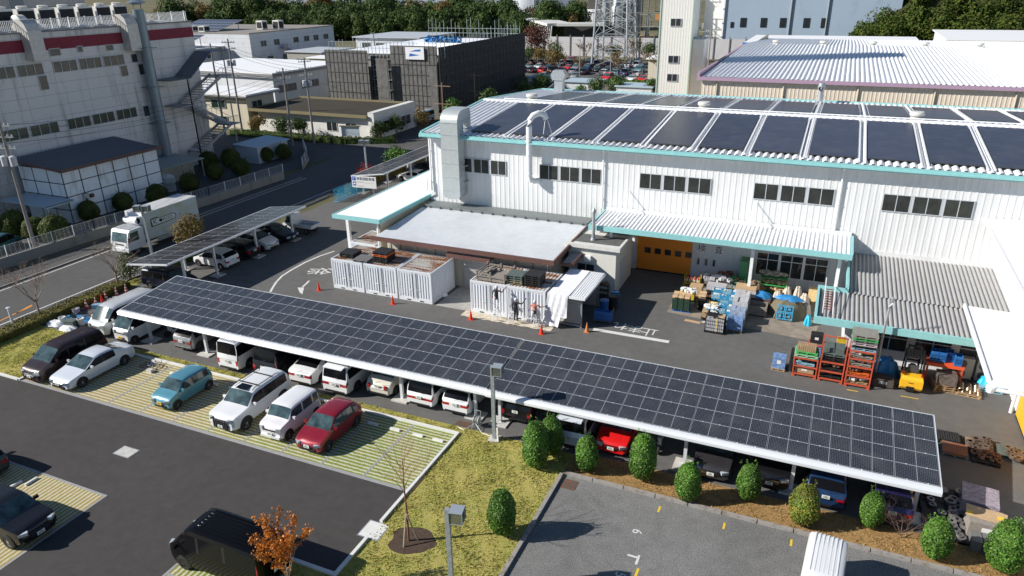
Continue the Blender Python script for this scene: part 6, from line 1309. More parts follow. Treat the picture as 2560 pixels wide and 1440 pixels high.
m = MB(); m.box(13.2,14.0,85.6,86.2,8.9,9.4); part(BG, 'wall_vent', m, CREAM, world=True)
m = MB(); m.box(-18.5,-14.6,86.6,89,8.9,9.1); m.box(-18.6,-14.6,86.3,86.6,8.6,9.15,1); part(BG, 'porch_roof', m, [ROOF_WHITE, MATS['mauve_trim']], world=True)
m = MB(); m.box(-18.2,-14.6,86.9,89,0,8.9); part(BG, 'wall', m, MATS['beige_ribbed'], world=True)
tree('round_shrub', 'dark shrub between the tower and the beige factory', (-15.6, 99.5, 6.6), 3.4, 1.2, .2, L_DARK, 900, .25, seed=88, cat='shrub'); 
BGc = block('teal_edge_hall', 'white hall with a teal edge between the tower and the beige factory', -19.5,-3,120,150,7.8,WHT,WROOF,over=.3); m = MB(); m.box(-19.9,-2.6,119.55,119.65,7.4,8.0); part(BGc, 'eaves', m, TEAL, world=True)
F1 = block('far_white_shed', 'long white roof beyond the beige factory with a blue edge', -20, 14, 172, 196, 8.6, WHT, WROOF, over=.4); m = MB(); m.box(-20.5,14.5,171.5,171.6,8.3,8.95); part(F1, 'eaves', m, mat('blue_edge', (.03,.2,.55), .5), world=True)
F2 = block('far_white_shed', 'pale green-white shed roof at the upper right edge', 22, 90, 205, 240, 7.6, WHT, WROOF, over=.6)
# big white hall with blue-grey netted side
HL = thing('tall_white_hall', 'very tall hall, white on its left face and blue-grey on its long side', 'building', (-44, 300, 0))
m = MB(); m.box(-43.5, 16, 300, 340, 0, 42); part(HL, 'wall', m, stained('blue_grey_cladding', (.30,.38,.48), (.24,.31,.40), (1,1,.2), .2), world=True)
m = MB(); m.box(-44.1,-43.5,299.8,345,0,42); m.box(-52,-44.1,306,345,0,14.5); part(HL, 'end_wall', m, mat('hall_white', (.80,.80,.78), .5), world=True)
for k, x in enumerate((-41,-37.5,-30.2,-23.4,-15.3,-9.3)): window_y(HL, x, x+(1.2 if k == 0 else 2.2), 4.6 if k else 4.4, 7.9 if k else 6.4, 299.98, 2, GLASS_D, GLASS_D, depth=.15)
for x in (-20,-7.5): m = MB(); m.tube([(x,299.6,0),(x,299.6,42)], .28, 8); part(HL, 'downpipe', m, GALV, world=True)
m = MB(); m.box(-52.1,-52,306,318,3.5,4); m.box(-53.2,-52.1,309,313,3.2,5.4); part(HL, 'landing', m, GALV, world=True)
# wooded hill at upper right
WDL = leafm('wood_leaves', [(.018,.042,.008),(.045,.075,.012),(.070,.10,.016),(.10,.105,.025)], .75, .06, .12)
m = MB(); r = random.Random(5)
def hill_h(x, y): return 24*math.exp(-((x-52)/46)**4)*math.exp(-((y-320)/26)**4)
N = 26; i0 = 0
hm = MB(); vs = [[(2+i*5.6, 288+j*3.0) for j in range(N)] for i in range(N)]
for i in range(N-1):
    for j in range(N-1): hm.face([(*vs[a][b], max(-.5, hill_h(*vs[a][b])-.3)) for a, b in ((i,j),(i+1,j),(i+1,j+1),(i,j+1))])
struct('hill', hm, turf('hill_floor', (.03,.05,.015), (.05,.06,.02), (.04,.03,.02)))
for _ in range(420):
    x, y = r.uniform(0, 135), r.uniform(284, 322)
    if x < 19 and y > 296: continue
    d = min(1, max(.6, (x+6)/16)); h = hill_h(x, y); s = r.uniform(2.6, 4.4)*d
    leaf_cloud(m, (x, y, h+s*.9), (s, s, s*.95), 330, .80, r, shell=.55, lump=.25)
tag(link('woodland', m.mesh('woodland', WDL)), 'dense evergreen wood covering the hill at the upper right', 'woodland', kind='stuff')
# retaining wall, pylon, plant, stand, sports ground
m = MB(); m.box(-102,12,226,226.4,0,5.6); T = thing('noise_barrier', 'long pale panel wall with dark posts beyond the far car park', 'wall', (-50,226,0)); part(T, 'panels', m, mat('barrier_pale', (.50,.49,.50), .7, vary=.08, vscale=.3), world=True)
for k in range(26): m = MB(); x = -101+k*4.4; m.box(x-.15,x+.15,225.8,226,0,6.2); part(T, 'post', m, mat('barrier_post', (.16,.16,.17), .6), world=True)
PY = thing('lattice_pylon', 'large steel lattice pylon rising out of the top of the photo', 'pylon', (-57.5, 201, 0)); m = MB(); LT = mat('pylon_steel', (.40,.43,.46), .5, .4, vary=.1)
def leg(sx, sy, z): f = 1-z/60*.55; return Vector((-57.5+sx*4.9*f, 201+sy*4.9*f, z))
zz = [0,4,8,12,16.5,21,26,31,36]
for sx in (-1,1):
    for sy in (-1,1): m.tube([leg(sx,sy,z) for z in (0,18,36)], .26, 8)
for a, b in zip(zz[:-1], zz[1:]):
    for (p1, p2) in (((-1,-1),(1,-1)),((1,-1),(1,1)),((1,1),(-1,1)),((-1,1),(-1,-1))):
        m.bar(leg(*p1,a), leg(*p2,b), .14); m.bar(leg(*p2,a), leg(*p1,b), .14); m.bar(leg(*p1,b), leg(*p2,b), .16)
part(PY, 'lattice', m, LT, world=True)
PT = thing('process_plant', 'dense steel process plant of pipes and vessels behind the pylon', 'plant', (-78, 300, 0)); r = random.Random(14)
m = MB()
for k in range(22): x = -95+r.uniform(0,38); y = 296+r.uniform(0,14); h = r.uniform(6,26); m.lathe([(.0,0),(.9*r.uniform(.5,1.6),0),(.9*r.uniform(.5,1.2),h)], (x,y,0), 14)
m.lathe([(2.6,0),(2.6,12),(2.0,13),(2.0,30)], (-84,296,0), 22); part(PT, 'vessel', m, mat('vessel_grey', (.38,.40,.40), .4, .3, vary=.3, vscale=.3), 40, world=True)
m = MB()
for k in range(150):
    x = -96+r.uniform(0,42); y = 293+r.uniform(0,14); z = r.uniform(0,24)
    d = r.choice(((r.uniform(2,9),0,0),(0,r.uniform(2,6),0),(0,0,r.uniform(2,8)))); m.bar((x,y,z),(x+d[0],y+d[1],z+d[2]),r.choice((.12,.2,.35)))
for k in range(9): m.bar((-96+k*5,292.5,0),(-96+k*5,292.5,24),.3)
for z in (5,10,15,20): m.bar((-96,292.5,z),(-56,292.5,z),.25)
part(PT, 'pipework', m, mat('pipework', (.26,.28,.25), .5, .3, vary=.5, vscale=.2), world=True)
m = MB(); m.box(-66,-58,296,302,0,6.5); m.box(-92,-88,295,299,0,3); part(PT, 'control_hut', m, mat('hut_dark_green', (.05,.09,.07), .6), world=True)
m = MB(); m.box(-68,-66,292,294,7.5,9.5); m.box(-95,-91,293,295,2,4); part(PT, 'orange_box', m, mat('dull_orange', (.45,.2,.06), .6), world=True)
ST = thing('viaduct', 'raised white-edged deck on rows of slanting columns', 'viaduct', (-110, 280, 0)); m = MB()
def seg(mb, a, b, w_, h_): mb.bar(Vector(a), Vector(b), w_, h_)
seg(m, (-133,305,9.2), (-96,262,7.2), 9.0, .9); seg(m, (-96.5,263,7.2), (-80,266,7.2), 8, .9); part(ST, 'deck', m, mat('deck_white', (.58,.58,.56), .7), world=True)
m = MB()
for k in range(26): f = k/25; x, y = -131+33*f, 300-38*f; m.bar((x-.6,y-2,0),(x+.6,y-3.5,8.6-1.8*f),.35)
part(ST, 'columns', m, WHITE, world=True)['kind'] = 'stuff'
m = MB(); m.box(-97,-78,270,272,0,6.4); part(ST, 'under_room', m, mat('dark_room', (.03,.03,.035), .5), world=True)
TF = sheet('sports_ground', [(-118,290),(-72,290),(-72,320),(-118,320)], .05, turf('brown_field', (.36,.22,.10), (.42,.27,.13), (.30,.2,.1), .2, 2))
NF = thing('net_fence', 'tall net fence with close posts round the brown sports ground', 'fence', (-100,288,0)); m = MB()
for k in range(40): x = -120+k*1.25; m.bar((x,288+ (k%2)*.1,0),(x,288,10),.12)
for z in (3,6,9.9): m.bar((-120,288,z),(-71,288,z),.1)
part(NF, 'posts', m, mat('fence_brown', (.16,.14,.12), .7), world=True)
TWR = block('white_slab_tower', 'white block with dark slit windows at the top centre', -140,-122,342,352,16,WHT,WROOF); [window_y(TWR, x, x+1.2, 9, 13, 341.97, 1, GLASS_D, GLASS_D) for x in (-132,-128)]
DKB = block('dark_building', 'dark brown building with green bracing at the top edge', -112,-90,345,360,18,mat('dark_brown_wall', (.05,.045,.04), .6),WROOF)
# far car park with its cars, hedges and autumn trees
sheet('far_car_park', [(-95,163),(-34,163),(-34,214),(-95,214)], .0, A_YARD)
tabs = [('white',PW),('silver',PSV),('black',PBK),('grey',PGR),('blue',PBL),('red',PRB),('light blue',PSB),('dark blue',PNV)]
r = random.Random(31); kc = 0; base = {}
KN = ('hatch','kei','minivan','wagon','keibox','sedan')
for row, (yy, xa, xb) in enumerate(((170.5,-72,-38),(181,-76,-40),(188,-80,-42),(199,-86,-46),(206,-88,-48))):
    nx = int((xb-xa)/2.75)
    for i in range(nx):
        if r.random() < .13: continue
        cn, cm = tabs[(0,0,1,2,3,0,4,3,6,7,0,1,5,2,1,3)[r.randrange(16)]]; kd = KN[r.randrange(6)]; key = (kd, cn)
        x, y = xa+i*2.75+r.uniform(-.15,.15), yy+r.uniform(-.2,.2); rz = 0 if row % 2 else pi
        lb = '%s %s in the far car park, %s row' % (cn, {'hatch':'hatchback','kei':'small hatchback','minivan':'minivan','wagon':'estate car','keibox':'boxy kei car','sedan':'sedan'}[kd], ('nearest','second','third','fourth','rearmost')[row])
        if key not in base: base[key] = car('parked_car', lb, kd, cm, (x, y, 0), rz, 'car', 'cars in the far car park'); continue
        c = copy_tree(base[key]); c.location = (x, y, 0); c.rotation_euler = (0, 0, rz); c['label'] = lb
for i in range(24):
    x = -92+i*2.5+r.uniform(-1,1); y = r.choice((176.5,194,212))+r.uniform(-1,1); s = r.uniform(4.5,7.5)
    if x > -36: continue
    if i % 2: bare_tree('autumn_tree', 'bare or thinning autumn tree in the far car park', (x, y, 0), s, 200+i, 1.8, .9, .12, 3, L_AUT, 240, 'autumn trees of the far car park', lsize=.30)
    else: tree('autumn_tree', 'rounded brown-green autumn tree in the far car park', (x, y+4, 0), s, 2.8, 1.5, L_AUT if i % 4 else L_DARK, 1100, .34, 'autumn trees of the far car park', 230+i)
tree('autumn_tree', 'dark red-brown tree beside the scaffolded building', (-82, 205, 0), 10.5, 5, 2, leafm('dark_red_leaves', [(.09,.03,.02),(.14,.05,.03),(.06,.025,.02)], .7), 2600, .45, seed=300)
hedge('clipped_hedge', 'bright green clipped hedge at the near side of the far car park', [(-72,164.5),(-36,164.5)], 1.4, 1.0, L_BUSH, 22, .35, 12)
for i, (px, py, s) in enumerate(((1540,222,4.6),(1490,222,4.2),(1455,228,3.2),(1345,222,5.0),(1362,215,4.4),(1315,225,4.0),(1222,258,4.4),(1130,270,3.6),(1630,225,4.0),(1255,250,3.0))):
    p = P(px, py+26); tree('round_tree', ('rounded green tree left of the white tower','rounded green tree behind the roof ridge','small yellow-green tree behind the roof','broad green tree near the fan housing','green tree right of the fan housing','green tree beside the scaffolding corner','green tree in front of the dark netting','small green tree left of the roof corner','dark tree at the foot of the tower','low green tree under the netting')[i], (p.x, p.y, 0), s, s*.42, .6, L_BUSH if i in (2,7) else leafm('tree_green', [(.03,.07,.012),(.06,.11,.02),(.10,.14,.03)], .5, .12), 1300, .3, 'rounded trees behind the factory roof', 320+i)
# low blue-roofed sheds seen behind the factory roof, street lamps
for i, (x0, x1, y0) in enumerate(((-52,-45,146),(-40,-33,142),(-62,-58,150))): block('low_shed', ('low shed with a pale blue roof behind the factory ridge','low shed with a white-blue roof left of the tower foot','small low shed near the side road')[i], x0, x1, y0, y0+5, 2.6, WHT, mat('pale_blue_sheet', (.3,.37,.45), .5), over=.3)
WSH = block('timber_shed', 'open shed roof with stacked timber left of the tower', -42,-34,176,184,4.5,CREAM,WROOF,over=.5)
# vans on the side road
car('parked_van', 'dark microbus parked on the side road by the scaffolded building', 'van', PNV, (-57.0, 106.0, 0), pi, 'van', None); car('parked_van', 'black box-shaped van behind the dark microbus', 'van', PBK, (-60.5, 113, 0), pi, 'van', None); car('parked_van', 'pale blue van nearest the scaffolding', 'van', paint('pale_blue', (.45,.55,.62)), (-64.0, 108.5, 0), pi, 'van', None)
for i, (x, y, h) in enumerate(((-58.3,105,7.2),(-62.0,124,6.6),(-57,170,9),(-38,190,9),(-50,172,7))):
    T = thing('antenna_pole' if i < 2 else 'lamp_pole', ('pole with cross bars on the side road near the vans','rusty pole with cross bars before the scaffold netting','slim pole in the far car park','slim pole left of the white tower','lamp pole at the near side of the far car park')[i], 'pole', (x, y, 0)); m = MB(); m.tube([(0,0,0),(0,0,h)], .09, 8)
    if i < 2:
        for z in (h-.6, h-3.4): m.box(-1.5,1.5,-.05,.05,z,z+.1)
    else: m.box(-.6,.1,-.15,.15,h-.1,h+.15)
    part(T, 'pole', m, mat('rusty_pole', (.28,.18,.12), .7) if i < 2 else GALV)
# low hills on the horizon
m = MB(); r = random.Random(2); n = 60
for k in range(n):
    x0, x1 = -1500+k*50, -1450+k*50; h0, h1 = 20+12*math.sin(k*.5)+8*math.sin(k*1.3), 20+12*math.sin(k*.5+.5)+8*math.sin(k*1.3+1.3)
    m.face([(x0,1300,-1),(x1,1300,-1),(x1,1420,h1),(x0,1420,h0)]); m.face([(x0,1420,h0),(x1,1420,h1),(x1,1600,-1),(x0,1600,-1)])
struct('distant_hills', m, mat('distant_hill', (.07,.09,.10), 1))
m = MB()
# ---------------------------------------------------------------- small things in the yard
def olink(name, me, mats, parent=None, loc=(0,0,0), rz=0.0):
    o = link(name, me, parent, loc); o.rotation_euler = (0,0,rz)
    for i, m in enumerate(mats if isinstance(mats, (list, tuple)) else [mats]): o.material_slots[i].link = 'OBJECT'; o.material_slots[i].material = m
    return o
def pal(name, col, r=.6, v=.15): return mat('plastic_'+name, col, r, vary=v, vscale=5)
C_BK = pal('black', (.018,.018,.02)); C_GY = pal('grey', (.16,.16,.16)); C_BL = pal('blue', (.02,.14,.42)); C_LB = pal('light_blue', (.22,.40,.50)); C_SK = pal('sky', (.03,.28,.50)); C_GR = pal('green', (.06,.36,.10)); C_OR = pal('orange', (.60,.12,.02)); C_YE = pal('yellow', (.60,.42,.03)); C_PK = pal('pink_grey', (.50,.42,.44)); C_DG = pal('dark_green', (.02,.05,.03)); C_GG = pal('grey_green', (.10,.13,.12))
WOOD = mat('pallet_wood', (.36,.25,.14), .85, vary=.25, vscale=6); WOODG = mat('weathered_wood', (.26,.23,.20), .9, vary=.2, vscale=6); CARD = mat('cardboard', (.48,.33,.19), .85, vary=.12, vscale=6); FILM = mat('wrap_film', (.50,.50,.52), .2, vary=.25, vscale=7); PAPER = mat('white_paper', (.72,.72,.70), .7)
RACKR = mat('rack_red', (.50,.09,.045), .55, vary=.15, vscale=4); TARP = MATS['tarp_blue']; SCRAP = rusty('scrap_metal', (.10,.09,.085), (.18,.07,.03), 5, (.42,.6), .6); RUST = rusty('rust_sheet', (.16,.10,.09), (.26,.09,.03), 3, (.4,.6), .8)
m = MB()
for x in (-.5,-.04,.42): m.box(x, x+.10, -.55, .55, .0, .12)
m.box(-.55,.55,-.55,.55,.12,.145); m.box(-.55,.55,-.55,-.45,0,.025); m.box(-.55,.55,.45,.55,0,.025)
for q in range(4): m.box(-.5+.27*q,-.5+.27*q+.14,-.5,.5,.145,.152)
PALM = m.mesh('plastic_pallet', [C_BK])
m = MB()
for x in (-.5,-.05,.4): m.box(x, x+.1, -.5, .5, .02, .11)
for q in range(7): y = -.5+q*.1533; m.box(-.55,.55,y,y+.09,.11,.13)
for y in (-.5,-.05,.4): m.box(-.55,.55,y,y+.1,0,.02)
WPALM = m.mesh('wooden_pallet', [WOOD])
def pallet(x, y, z, lb, col=None, rz=0.0, grp='pallets in the yard', s=(1,1,1)):
    o = olink('plastic_pallet' if col else 'wooden_pallet', PALM if col else WPALM, col or WOOD, None, (x, y, z), rz); o.scale = s; return tag(o, lb, 'pallet', grp)
def crate_me(w_=.6, d=.4, h=.32):
    m = MB(); t = .02; m.box(-w_/2,w_/2,-d/2,d/2,0,.02)
    for (a,b,c,e) in ((-w_/2,w_/2,-d/2,-d/2+t),(-w_/2,w_/2,d/2-t,d/2),(-w_/2,-w_/2+t,-d/2+t,d/2-t),(w_/2-t,w_/2,-d/2+t,d/2-t)): m.box(a,b,c,e,.02,h)
    e_ = .015
    for z in (.04,h*.5,h-.03): m.box(-w_/2-e_,w_/2+e_,-d/2-e_,-d/2,z,z+.02); m.box(-w_/2-e_,w_/2+e_,d/2,d/2+e_,z,z+.02); m.box(-w_/2-e_,-w_/2,-d/2,d/2,z,z+.02); m.box(w_/2,w_/2+e_,-d/2,d/2,z,z+.02)
    return m.mesh('crate', [C_BL])
CRM1 = crate_me(); CRM2 = crate_me(.5,.36,.28)
def filler(seed, w_, d, h, n=16, s=.12):
    r = random.Random(seed); m = MB()
    for _ in range(n): m.obox((r.uniform(-w_/2,w_/2), r.uniform(-d/2,d/2), h*r.uniform(.5,1)), (s*r.uniform(.5,1.4), s*r.uniform(.5,1.4), s*r.uniform(.3,.9)), r.uniform(0,3))
    return m
FILL = [filler(k, .46, .26, .26).mesh('contents', [PAPER]) for k in range(3)]
def crate(x, y, z, lb, col, rz=0.0, fill=None, grp='plastic crates', me=None):
    T = olink('plastic_crate', me or CRM1, col, None, (x, y, z), rz); tag(T, lb, 'crate', grp)
    if fill: olink('contents', FILL[int(abs(x*7)) % 3], fill, T)
    return T
# pallets on the container roofs
zt = 2.45
for k, (x, y, z, c, lb) in enumerate(((-33.1,43.6,zt+.04,C_BK,'black pallet on the leftmost container, lower of the two'),(-33.1,43.6,zt+.19,C_BK,'black pallet on the leftmost container, upper of the two'),(-31.5,43.1,zt+.04,C_GY,'flat grey pallet between the two black piles on the container roofs'))): pallet(x, y, z, lb, c, .05, s=(1.15,1.15,1))
for k in range(5): pallet(-30.0, 43.6, zt+.04+k*.155, ('black pallet at the bottom of the five-high pile on the middle container','black pallet second from the bottom of the five-high pile','black pallet in the middle of the five-high pile','orange pallet inside the pile on the middle container','black pallet on top of the pile with the orange one')[k], C_OR if k == 3 else C_BK, .02, s=(1.15,1.15,1))
for k in range(4): pallet(-18.85, 43.4, zt+.04+k*.155, ('olive grey pallet at the bottom of the pile beside the wooden frame pallet','olive grey pallet second in the pile beside the wooden frame pallet','grey-green pallet third in the pile beside the wooden frame pallet','dark slatted pallet on top of the pile beside the wooden frame pallet')[k], pal('olive', (.22,.20,.13)) if k < 2 else C_GG, .03, s=(1.1,1.1,1))
for k in range(5): pallet(-17.55, 43.5, zt+.04+k*.155, 'black pallet in the strapped pile at the right end of the container roof, %s' % ('bottom','second','third','fourth','top')[k], C_BK, .02, s=(1.1,1.1,1))
m = MB(); m.box(-1.1,1.1,-.95,.95,.0,.14)
for q in range(8): y = -.95+q*.24; m.box(-1.1,1.1,y,y+.21,.14,.165)
for (x, y) in ((-1.07,-.93),(1.07,-.93),(-1.07,.93),(1.07,.93),(0,-.93),(0.0,.93)): m.box(x-.05,x+.05,y-.05,y+.05,0,.68)
for z in (.28,.46): m.box(-1.1,1.1,-.97,-.93,z,z+.09) if z < .4 else m.box(-1.1,0,-.97,-.93,z,z+.09); m.box(-1.1,1.1,.93,.97,z,z+.09); m.box(1.06,1.1,-.93,.93,z,z+.09); m.box(-1.1,-1.06,-.93,.93,z,z+.09)
single('wooden_crate_pallet', m, WOODG, 'weathered wooden pallet with low slatted sides on the container roof', 'pallet', loc=(-20.6,43.6,zt+.04))
m = MB(); r = random.Random(4)
for _ in range(12): m.obox((r.uniform(-.8,-.2), r.uniform(-.2,.8), .2+r.random()*.1), (r.uniform(.1,.9),.1,.1), r.uniform(-.4,.4)+1.5)
single('timber_offcuts', m, WOODG, 'loose timber offcuts inside the weathered wooden pallet', 'timber', loc=(-20.6,43.6,zt+.14))
# sheeted shed
SD = thing('bin_shed', 'small steel storage shed with white roof, partly draped in white sheet', 'shed', (-14.9, 43, 0))
m = MB()
for k in range(11): m.box(-15.9,-13.95,42.82,42.86,.25+k*.185,.25+k*.185+.165); m.box(-15.9,-13.95,42.86,42.87,.25,2.3)
m.box(-15.95,-15.9,42.8,46.6,.1,2.3); m.box(-15.9,-13.95,46.5,46.6,.1,2.3); part(SD, 'siding', m, [steel_white('shed_siding', (.50,.49,.46), .5, .1)], world=True)
m = MB()
for (x, y) in ((-15.95,42.75),(-13.85,42.75),(-13.85,46.6),(-15.95,46.6)): m.box(x-.05,x+.05,y-.05,y+.05,0,2.3)
m.box(-15.9,-13.9,42.74,42.80,.08,.2); part(SD, 'frame', m, GALV, world=True)
m = MB(); rib_roof(m, -16.1,-13.55, [42.4,47.1], lambda y: 2.36+(y-42.4)*.02, .16, .03); m.box(-16.15,-13.5,42.34,42.4,2.25,2.42); m.box(-13.54,-13.48,42.4,47.1,2.25,2.42); m.box(-16.1,-13.55,42.4,47.1,2.30,2.34); part(SD, 'roof', m, ROOF_WHITE, world=True)
m = MB(); r = random.Random(2); nx, nz = 13, 10; pts = []
prof = [(47.0,2.52),(45.4,2.47),(43.8,2.44),(42.32,2.44),(42.25,2.1),(42.2,1.7),(42.15,1.3),(42.15,.9),(42.12,.55),(42.05,.12)]
for i in range(nx):
    u = i/(nx-1); row = []
    for j, (y, z) in enumerate(prof):
        lo = .12 if u < .55 else (.12 if .5 < u < .62 else .95)
        wv = .05*math.sin(u*22+j) if j > 3 else .0; x = -16.15+1.5*u+(0 if j < 4 else -.35*(1-u)*(j-3)/6-(.1*(u-.5) if j > 3 else 0))
        zz_ = z if j < 5 else max(z, (.9 if u > .68 else z)); row.append((x, y+wv, zz_+.01*r.random()))
    pts.append(row)
for i in range(nx-1):
    for j in range(9): m.face([pts[i][j], pts[i+1][j], pts[i+1][j+1], pts[i][j+1]])
sh = single('white_dust_sheet', m, mat('white_cloth', (.80,.80,.84), .8), 'white sheet draped over the roof and front of the small shed', 'sheet', smooth=60)
sm = sh.modifiers.new('thick', 'SOLIDIFY'); sm.thickness = .012
m = MB(); m.lathe([(.30,0),(.30,.95),(.34,1.0),(.34,1.06),(.1,1.08)], (0,0,0), 18); DRM = m.mesh('drum', [C_BL], 40)
for (x, y, c, lb) in ((-13.1,45.6,C_BL,'blue drum just inside the right side of the sheeted shed'),(-12.7,46.5,C_BK,'black lidded drum beside the sheeted shed')): tag(olink('drum', DRM, c, None, (x, y, 0)), lb, 'drum')
m = MB(); m.box(-.65,.65,-.35,.35,.16,.2); [m.lathe([(.06,-.02),(.06,.02)], (a,b,.06), 10, axis='x') for a in (-.5,.5) for b in (-.25,.25)]; m.tube([(.62,-.3,.2),(.68,-.3,1.0),(.68,.3,1.0),(.62,.3,.2)], .018, 6); single('platform_trolley', m, C_GY, 'flat trolley carrying blue crates beside the shed', 'trolley', loc=(-12.75,44.3,0), rz=.1)
for k, (dx, dz) in enumerate(((-.31,0),(.31,0),(-.31,.33),(.31,.33))): crate(-12.75+dx, 44.3, .2+dz, 'blue crate on the flat trolley, %s %s' % ('upper' if dz else 'lower', 'left' if dx < 0 else 'right'), C_BL, .1, None)
for k in range(3): crate(-12.9+.02*k, 47.6, .0+.33*k, 'crate in the pile of three behind the trolley, %s' % ('bottom blue','middle rust-brown','top bright blue')[k], (C_BL, RUST, C_SK)[k], .15, PAPER if k == 2 else None)
SHF = MB(); SHF.box(-.5,.5,-.2,.2,.1,.13); SHF.box(-.5,.5,-.2,.2,.55,.58); SHF.box(-.5,.5,-.2,.2,.95,.98)
for (x, y) in ((-.48,-.18),(.48,-.18),(-.48,.18),(.48,.18)): SHF.box(x-.025,x+.025,y-.025,y+.025,0,1.0)
SHM = SHF.mesh('shelf', [C_GR])
tag(olink('steel_shelf', SHM, C_DG, None, (-14.1,48.4,0)), 'dark green shelf against the boiler house wall', 'shelf'); m = filler(31,.9,.3,.5,18,.16); tag(link('potted_clutter', m.mesh('contents', [SCRAP]), None, (-14.1,48.4,.7)), 'small boxes and pots on the dark green shelf', 'clutter')
# traffic cones
def cone_me(striped):
    m = MB(); m.box(-.18,.18,-.18,.18,0,.03); rs = [.135,.115,.096,.078,.06,.04,.022]; n = len(rs)-1
    for k in range(n): m.lathe([(rs[k], .03+.67*k/n),(rs[k+1], .03+.67*(k+1)/n)], (0,0,0), 18, m=1 if striped and k % 2 else 0, capb=False, capt=k == n-1)
    return m.mesh('cone', [REDP, PAPER], 40)
CN1, CN2 = cone_me(False), cone_me(True); FADE = mat('faded_orange', (.62,.22,.07), .6)
for (x, y, lb) in ((-34.9,41.55,'red traffic cone by the curved arrow on the asphalt'),(-28.1,41.45,'red traffic cone in front of the row of three containers'),(-21.5,41.2,'red traffic cone beside the painters\' drop cloth, left end'),(-16.05,40.95,'red traffic cone at the right end of the drop cloth')): tag(link('traffic_cone', CN1, None, (x, y, 0)), lb, 'traffic cone', 'traffic cones')
tag(olink('traffic_cone', CN1, (FADE, PAPER), None, (-13.3,42.35,0)), 'faded orange cone at the corner of the sheeted shed', 'traffic cone', 'traffic cones')
for i, (px, py, st) in enumerate(((218,770,1),(242,765,1),(257,757,0),(266,748,1),(293,739,1),(317,731,1))):
    p = P(px, py); tag(link('traffic_cone', CN2 if st else CN1, None, (p.x, p.y, .01)), ('red and white striped cone nearest the camera along the hedge','second red and white striped cone along the hedge','plain red cone among the striped ones by the hedge','striped cone just behind the plain red one','striped cone in front of the carport post','striped cone at the foot of the roadside carport')[i], 'traffic cone', 'traffic cones')
# painters' gear on the left
SHT = mat('dust_sheet_white', (.78,.80,.82), .8)
def heap(x, y, rx, ry, h, seed, m_, lb, name='dust_sheet', cat='sheet', z=.01):
    r = random.Random(seed); m = MB(); n, k = 20, 6; V = [(x, y, z+h*.99)]
    rows = [[(x+rx*(j/k)*math.cos(2*math.pi*i/n)*(1+.2*math.sin(3*i+seed)), y+ry*(j/k)*math.sin(2*math.pi*i/n)*(1+.2*math.cos(2*i+seed)), z+max(0, h*(1-(j/k)**3.2)+(r.uniform(-.10,.06)*h if j < k else 0))) for i in range(n)] for j in range(1, k+1)]
    for i in range(n): m.face([V[0], rows[0][i], rows[0][(i+1)%n]])
    for j in range(k-1):
        for i in range(n): m.face([rows[j][i], rows[j+1][i], rows[j+1][(i+1)%n], rows[j][(i+1)%n]])
    return single(name, m, m_, lb, cat, smooth=50)
p = P(140,810); heap(p.x, p.y, .75, .5, .25, 3, SHT, 'crumpled white dust sheet at the edge of the lawn, left one'); p = P(170,822); heap(p.x, p.y, .7, .45, .2, 5, SHT, 'crumpled white dust sheet on the grass, right one'); p = P(190,800); heap(p.x, p.y, 1.1, .7, .03, 6, TARP, 'flat blue ground sheet under the paint buckets', 'ground_sheet')
m = MB(); m.lathe([(.14,0),(.17,.34),(.18,.36),(.16,.36),(.15,.3)], (0,0,0), 16); BKM = m.mesh('paint_bucket', [PAPER], 40)
for i, (px, py, c, s) in enumerate(((158,808,PAPER,1.3),(205,812,PAPER,1.4),(187,797,C_GG,1.0),(172,800,C_LB,.9),(190,785,C_PK,1.1),(195,780,PAPER,.9),(276,757,PAPER,.8),(288,752,PAPER,.8))):
    p = P(px, py); o = tag(olink('paint_bucket', BKM, c, None, (p.x, p.y, .02)), ('large white bucket between the dust sheets','white bucket nearest the silver van','grey-green bucket among the dust sheets','pale blue bucket beside the large white one','pinkish bucket behind the others','small white bucket beside the pinkish one','small white pot beside the plain red cone','small white pot behind the silver van')[i], 'bucket', 'paint buckets'); o.scale = (s,s,s)
p = P(181,815); m = MB(); m.box(-.35,.35,-.3,.3,0,.4); m.box(-.37,.37,-.32,.32,.4,.46); single('tool_box', m, C_GG, 'grey-green tool chest among the dust sheets', 'box', loc=(p.x,p.y,.02), rz=.3)
p = P(243,770); m = MB(); m.box(-.3,.3,-.2,.2,0,.3); single('tool_box', m, C_LB, 'pale teal box by the striped cones', 'box', loc=(p.x,p.y,.02), rz=.5)
m = MB(); a, b = P(100,808), P(310,742); m.bar((a.x-.9,a.y,.06),(b.x-.4,b.y,.06),.05); m.bar((a.x-.2,a.y,.05),(b.x,b.y+.6,.05),.05); single('long_poles', m, GALV, 'two long metal poles lying along the hedge', 'poles')
m = MB(); m.face([(-22.4,42.38,.012),(-22.1,41.55,.012),(-15.7,41.5,.012),(-15.5,42.1,.012),(-15.9,42.40,.012)]); m2 = m
m = MB(); r = random.Random(8); nn = 26
for i in range(nn):
    for j in range(3):
        q = lambda a, b: (-22.5+6.9*a/nn, 41.5+.3*b+(.06*math.sin(a*1.7) if b == 0 else 0), .012+(.02 if (a+b) % 2 else 0)*(0 < b < 3)); m.face([q(i,j), q(i+1,j), q(i+1,j+1), q(i,j+1)])
single('drop_cloth', m, mat('beige_cloth', (.55,.48,.38), .9, vary=.15, vscale=3), 'long beige drop cloth under the painters in front of the containers', 'cloth')
p = P(1105,738); heap(p.x, p.y, .45, .35, .22, 9, SHT, 'white bag of rags by the corner of the container row', 'rag_bag', 'bag')
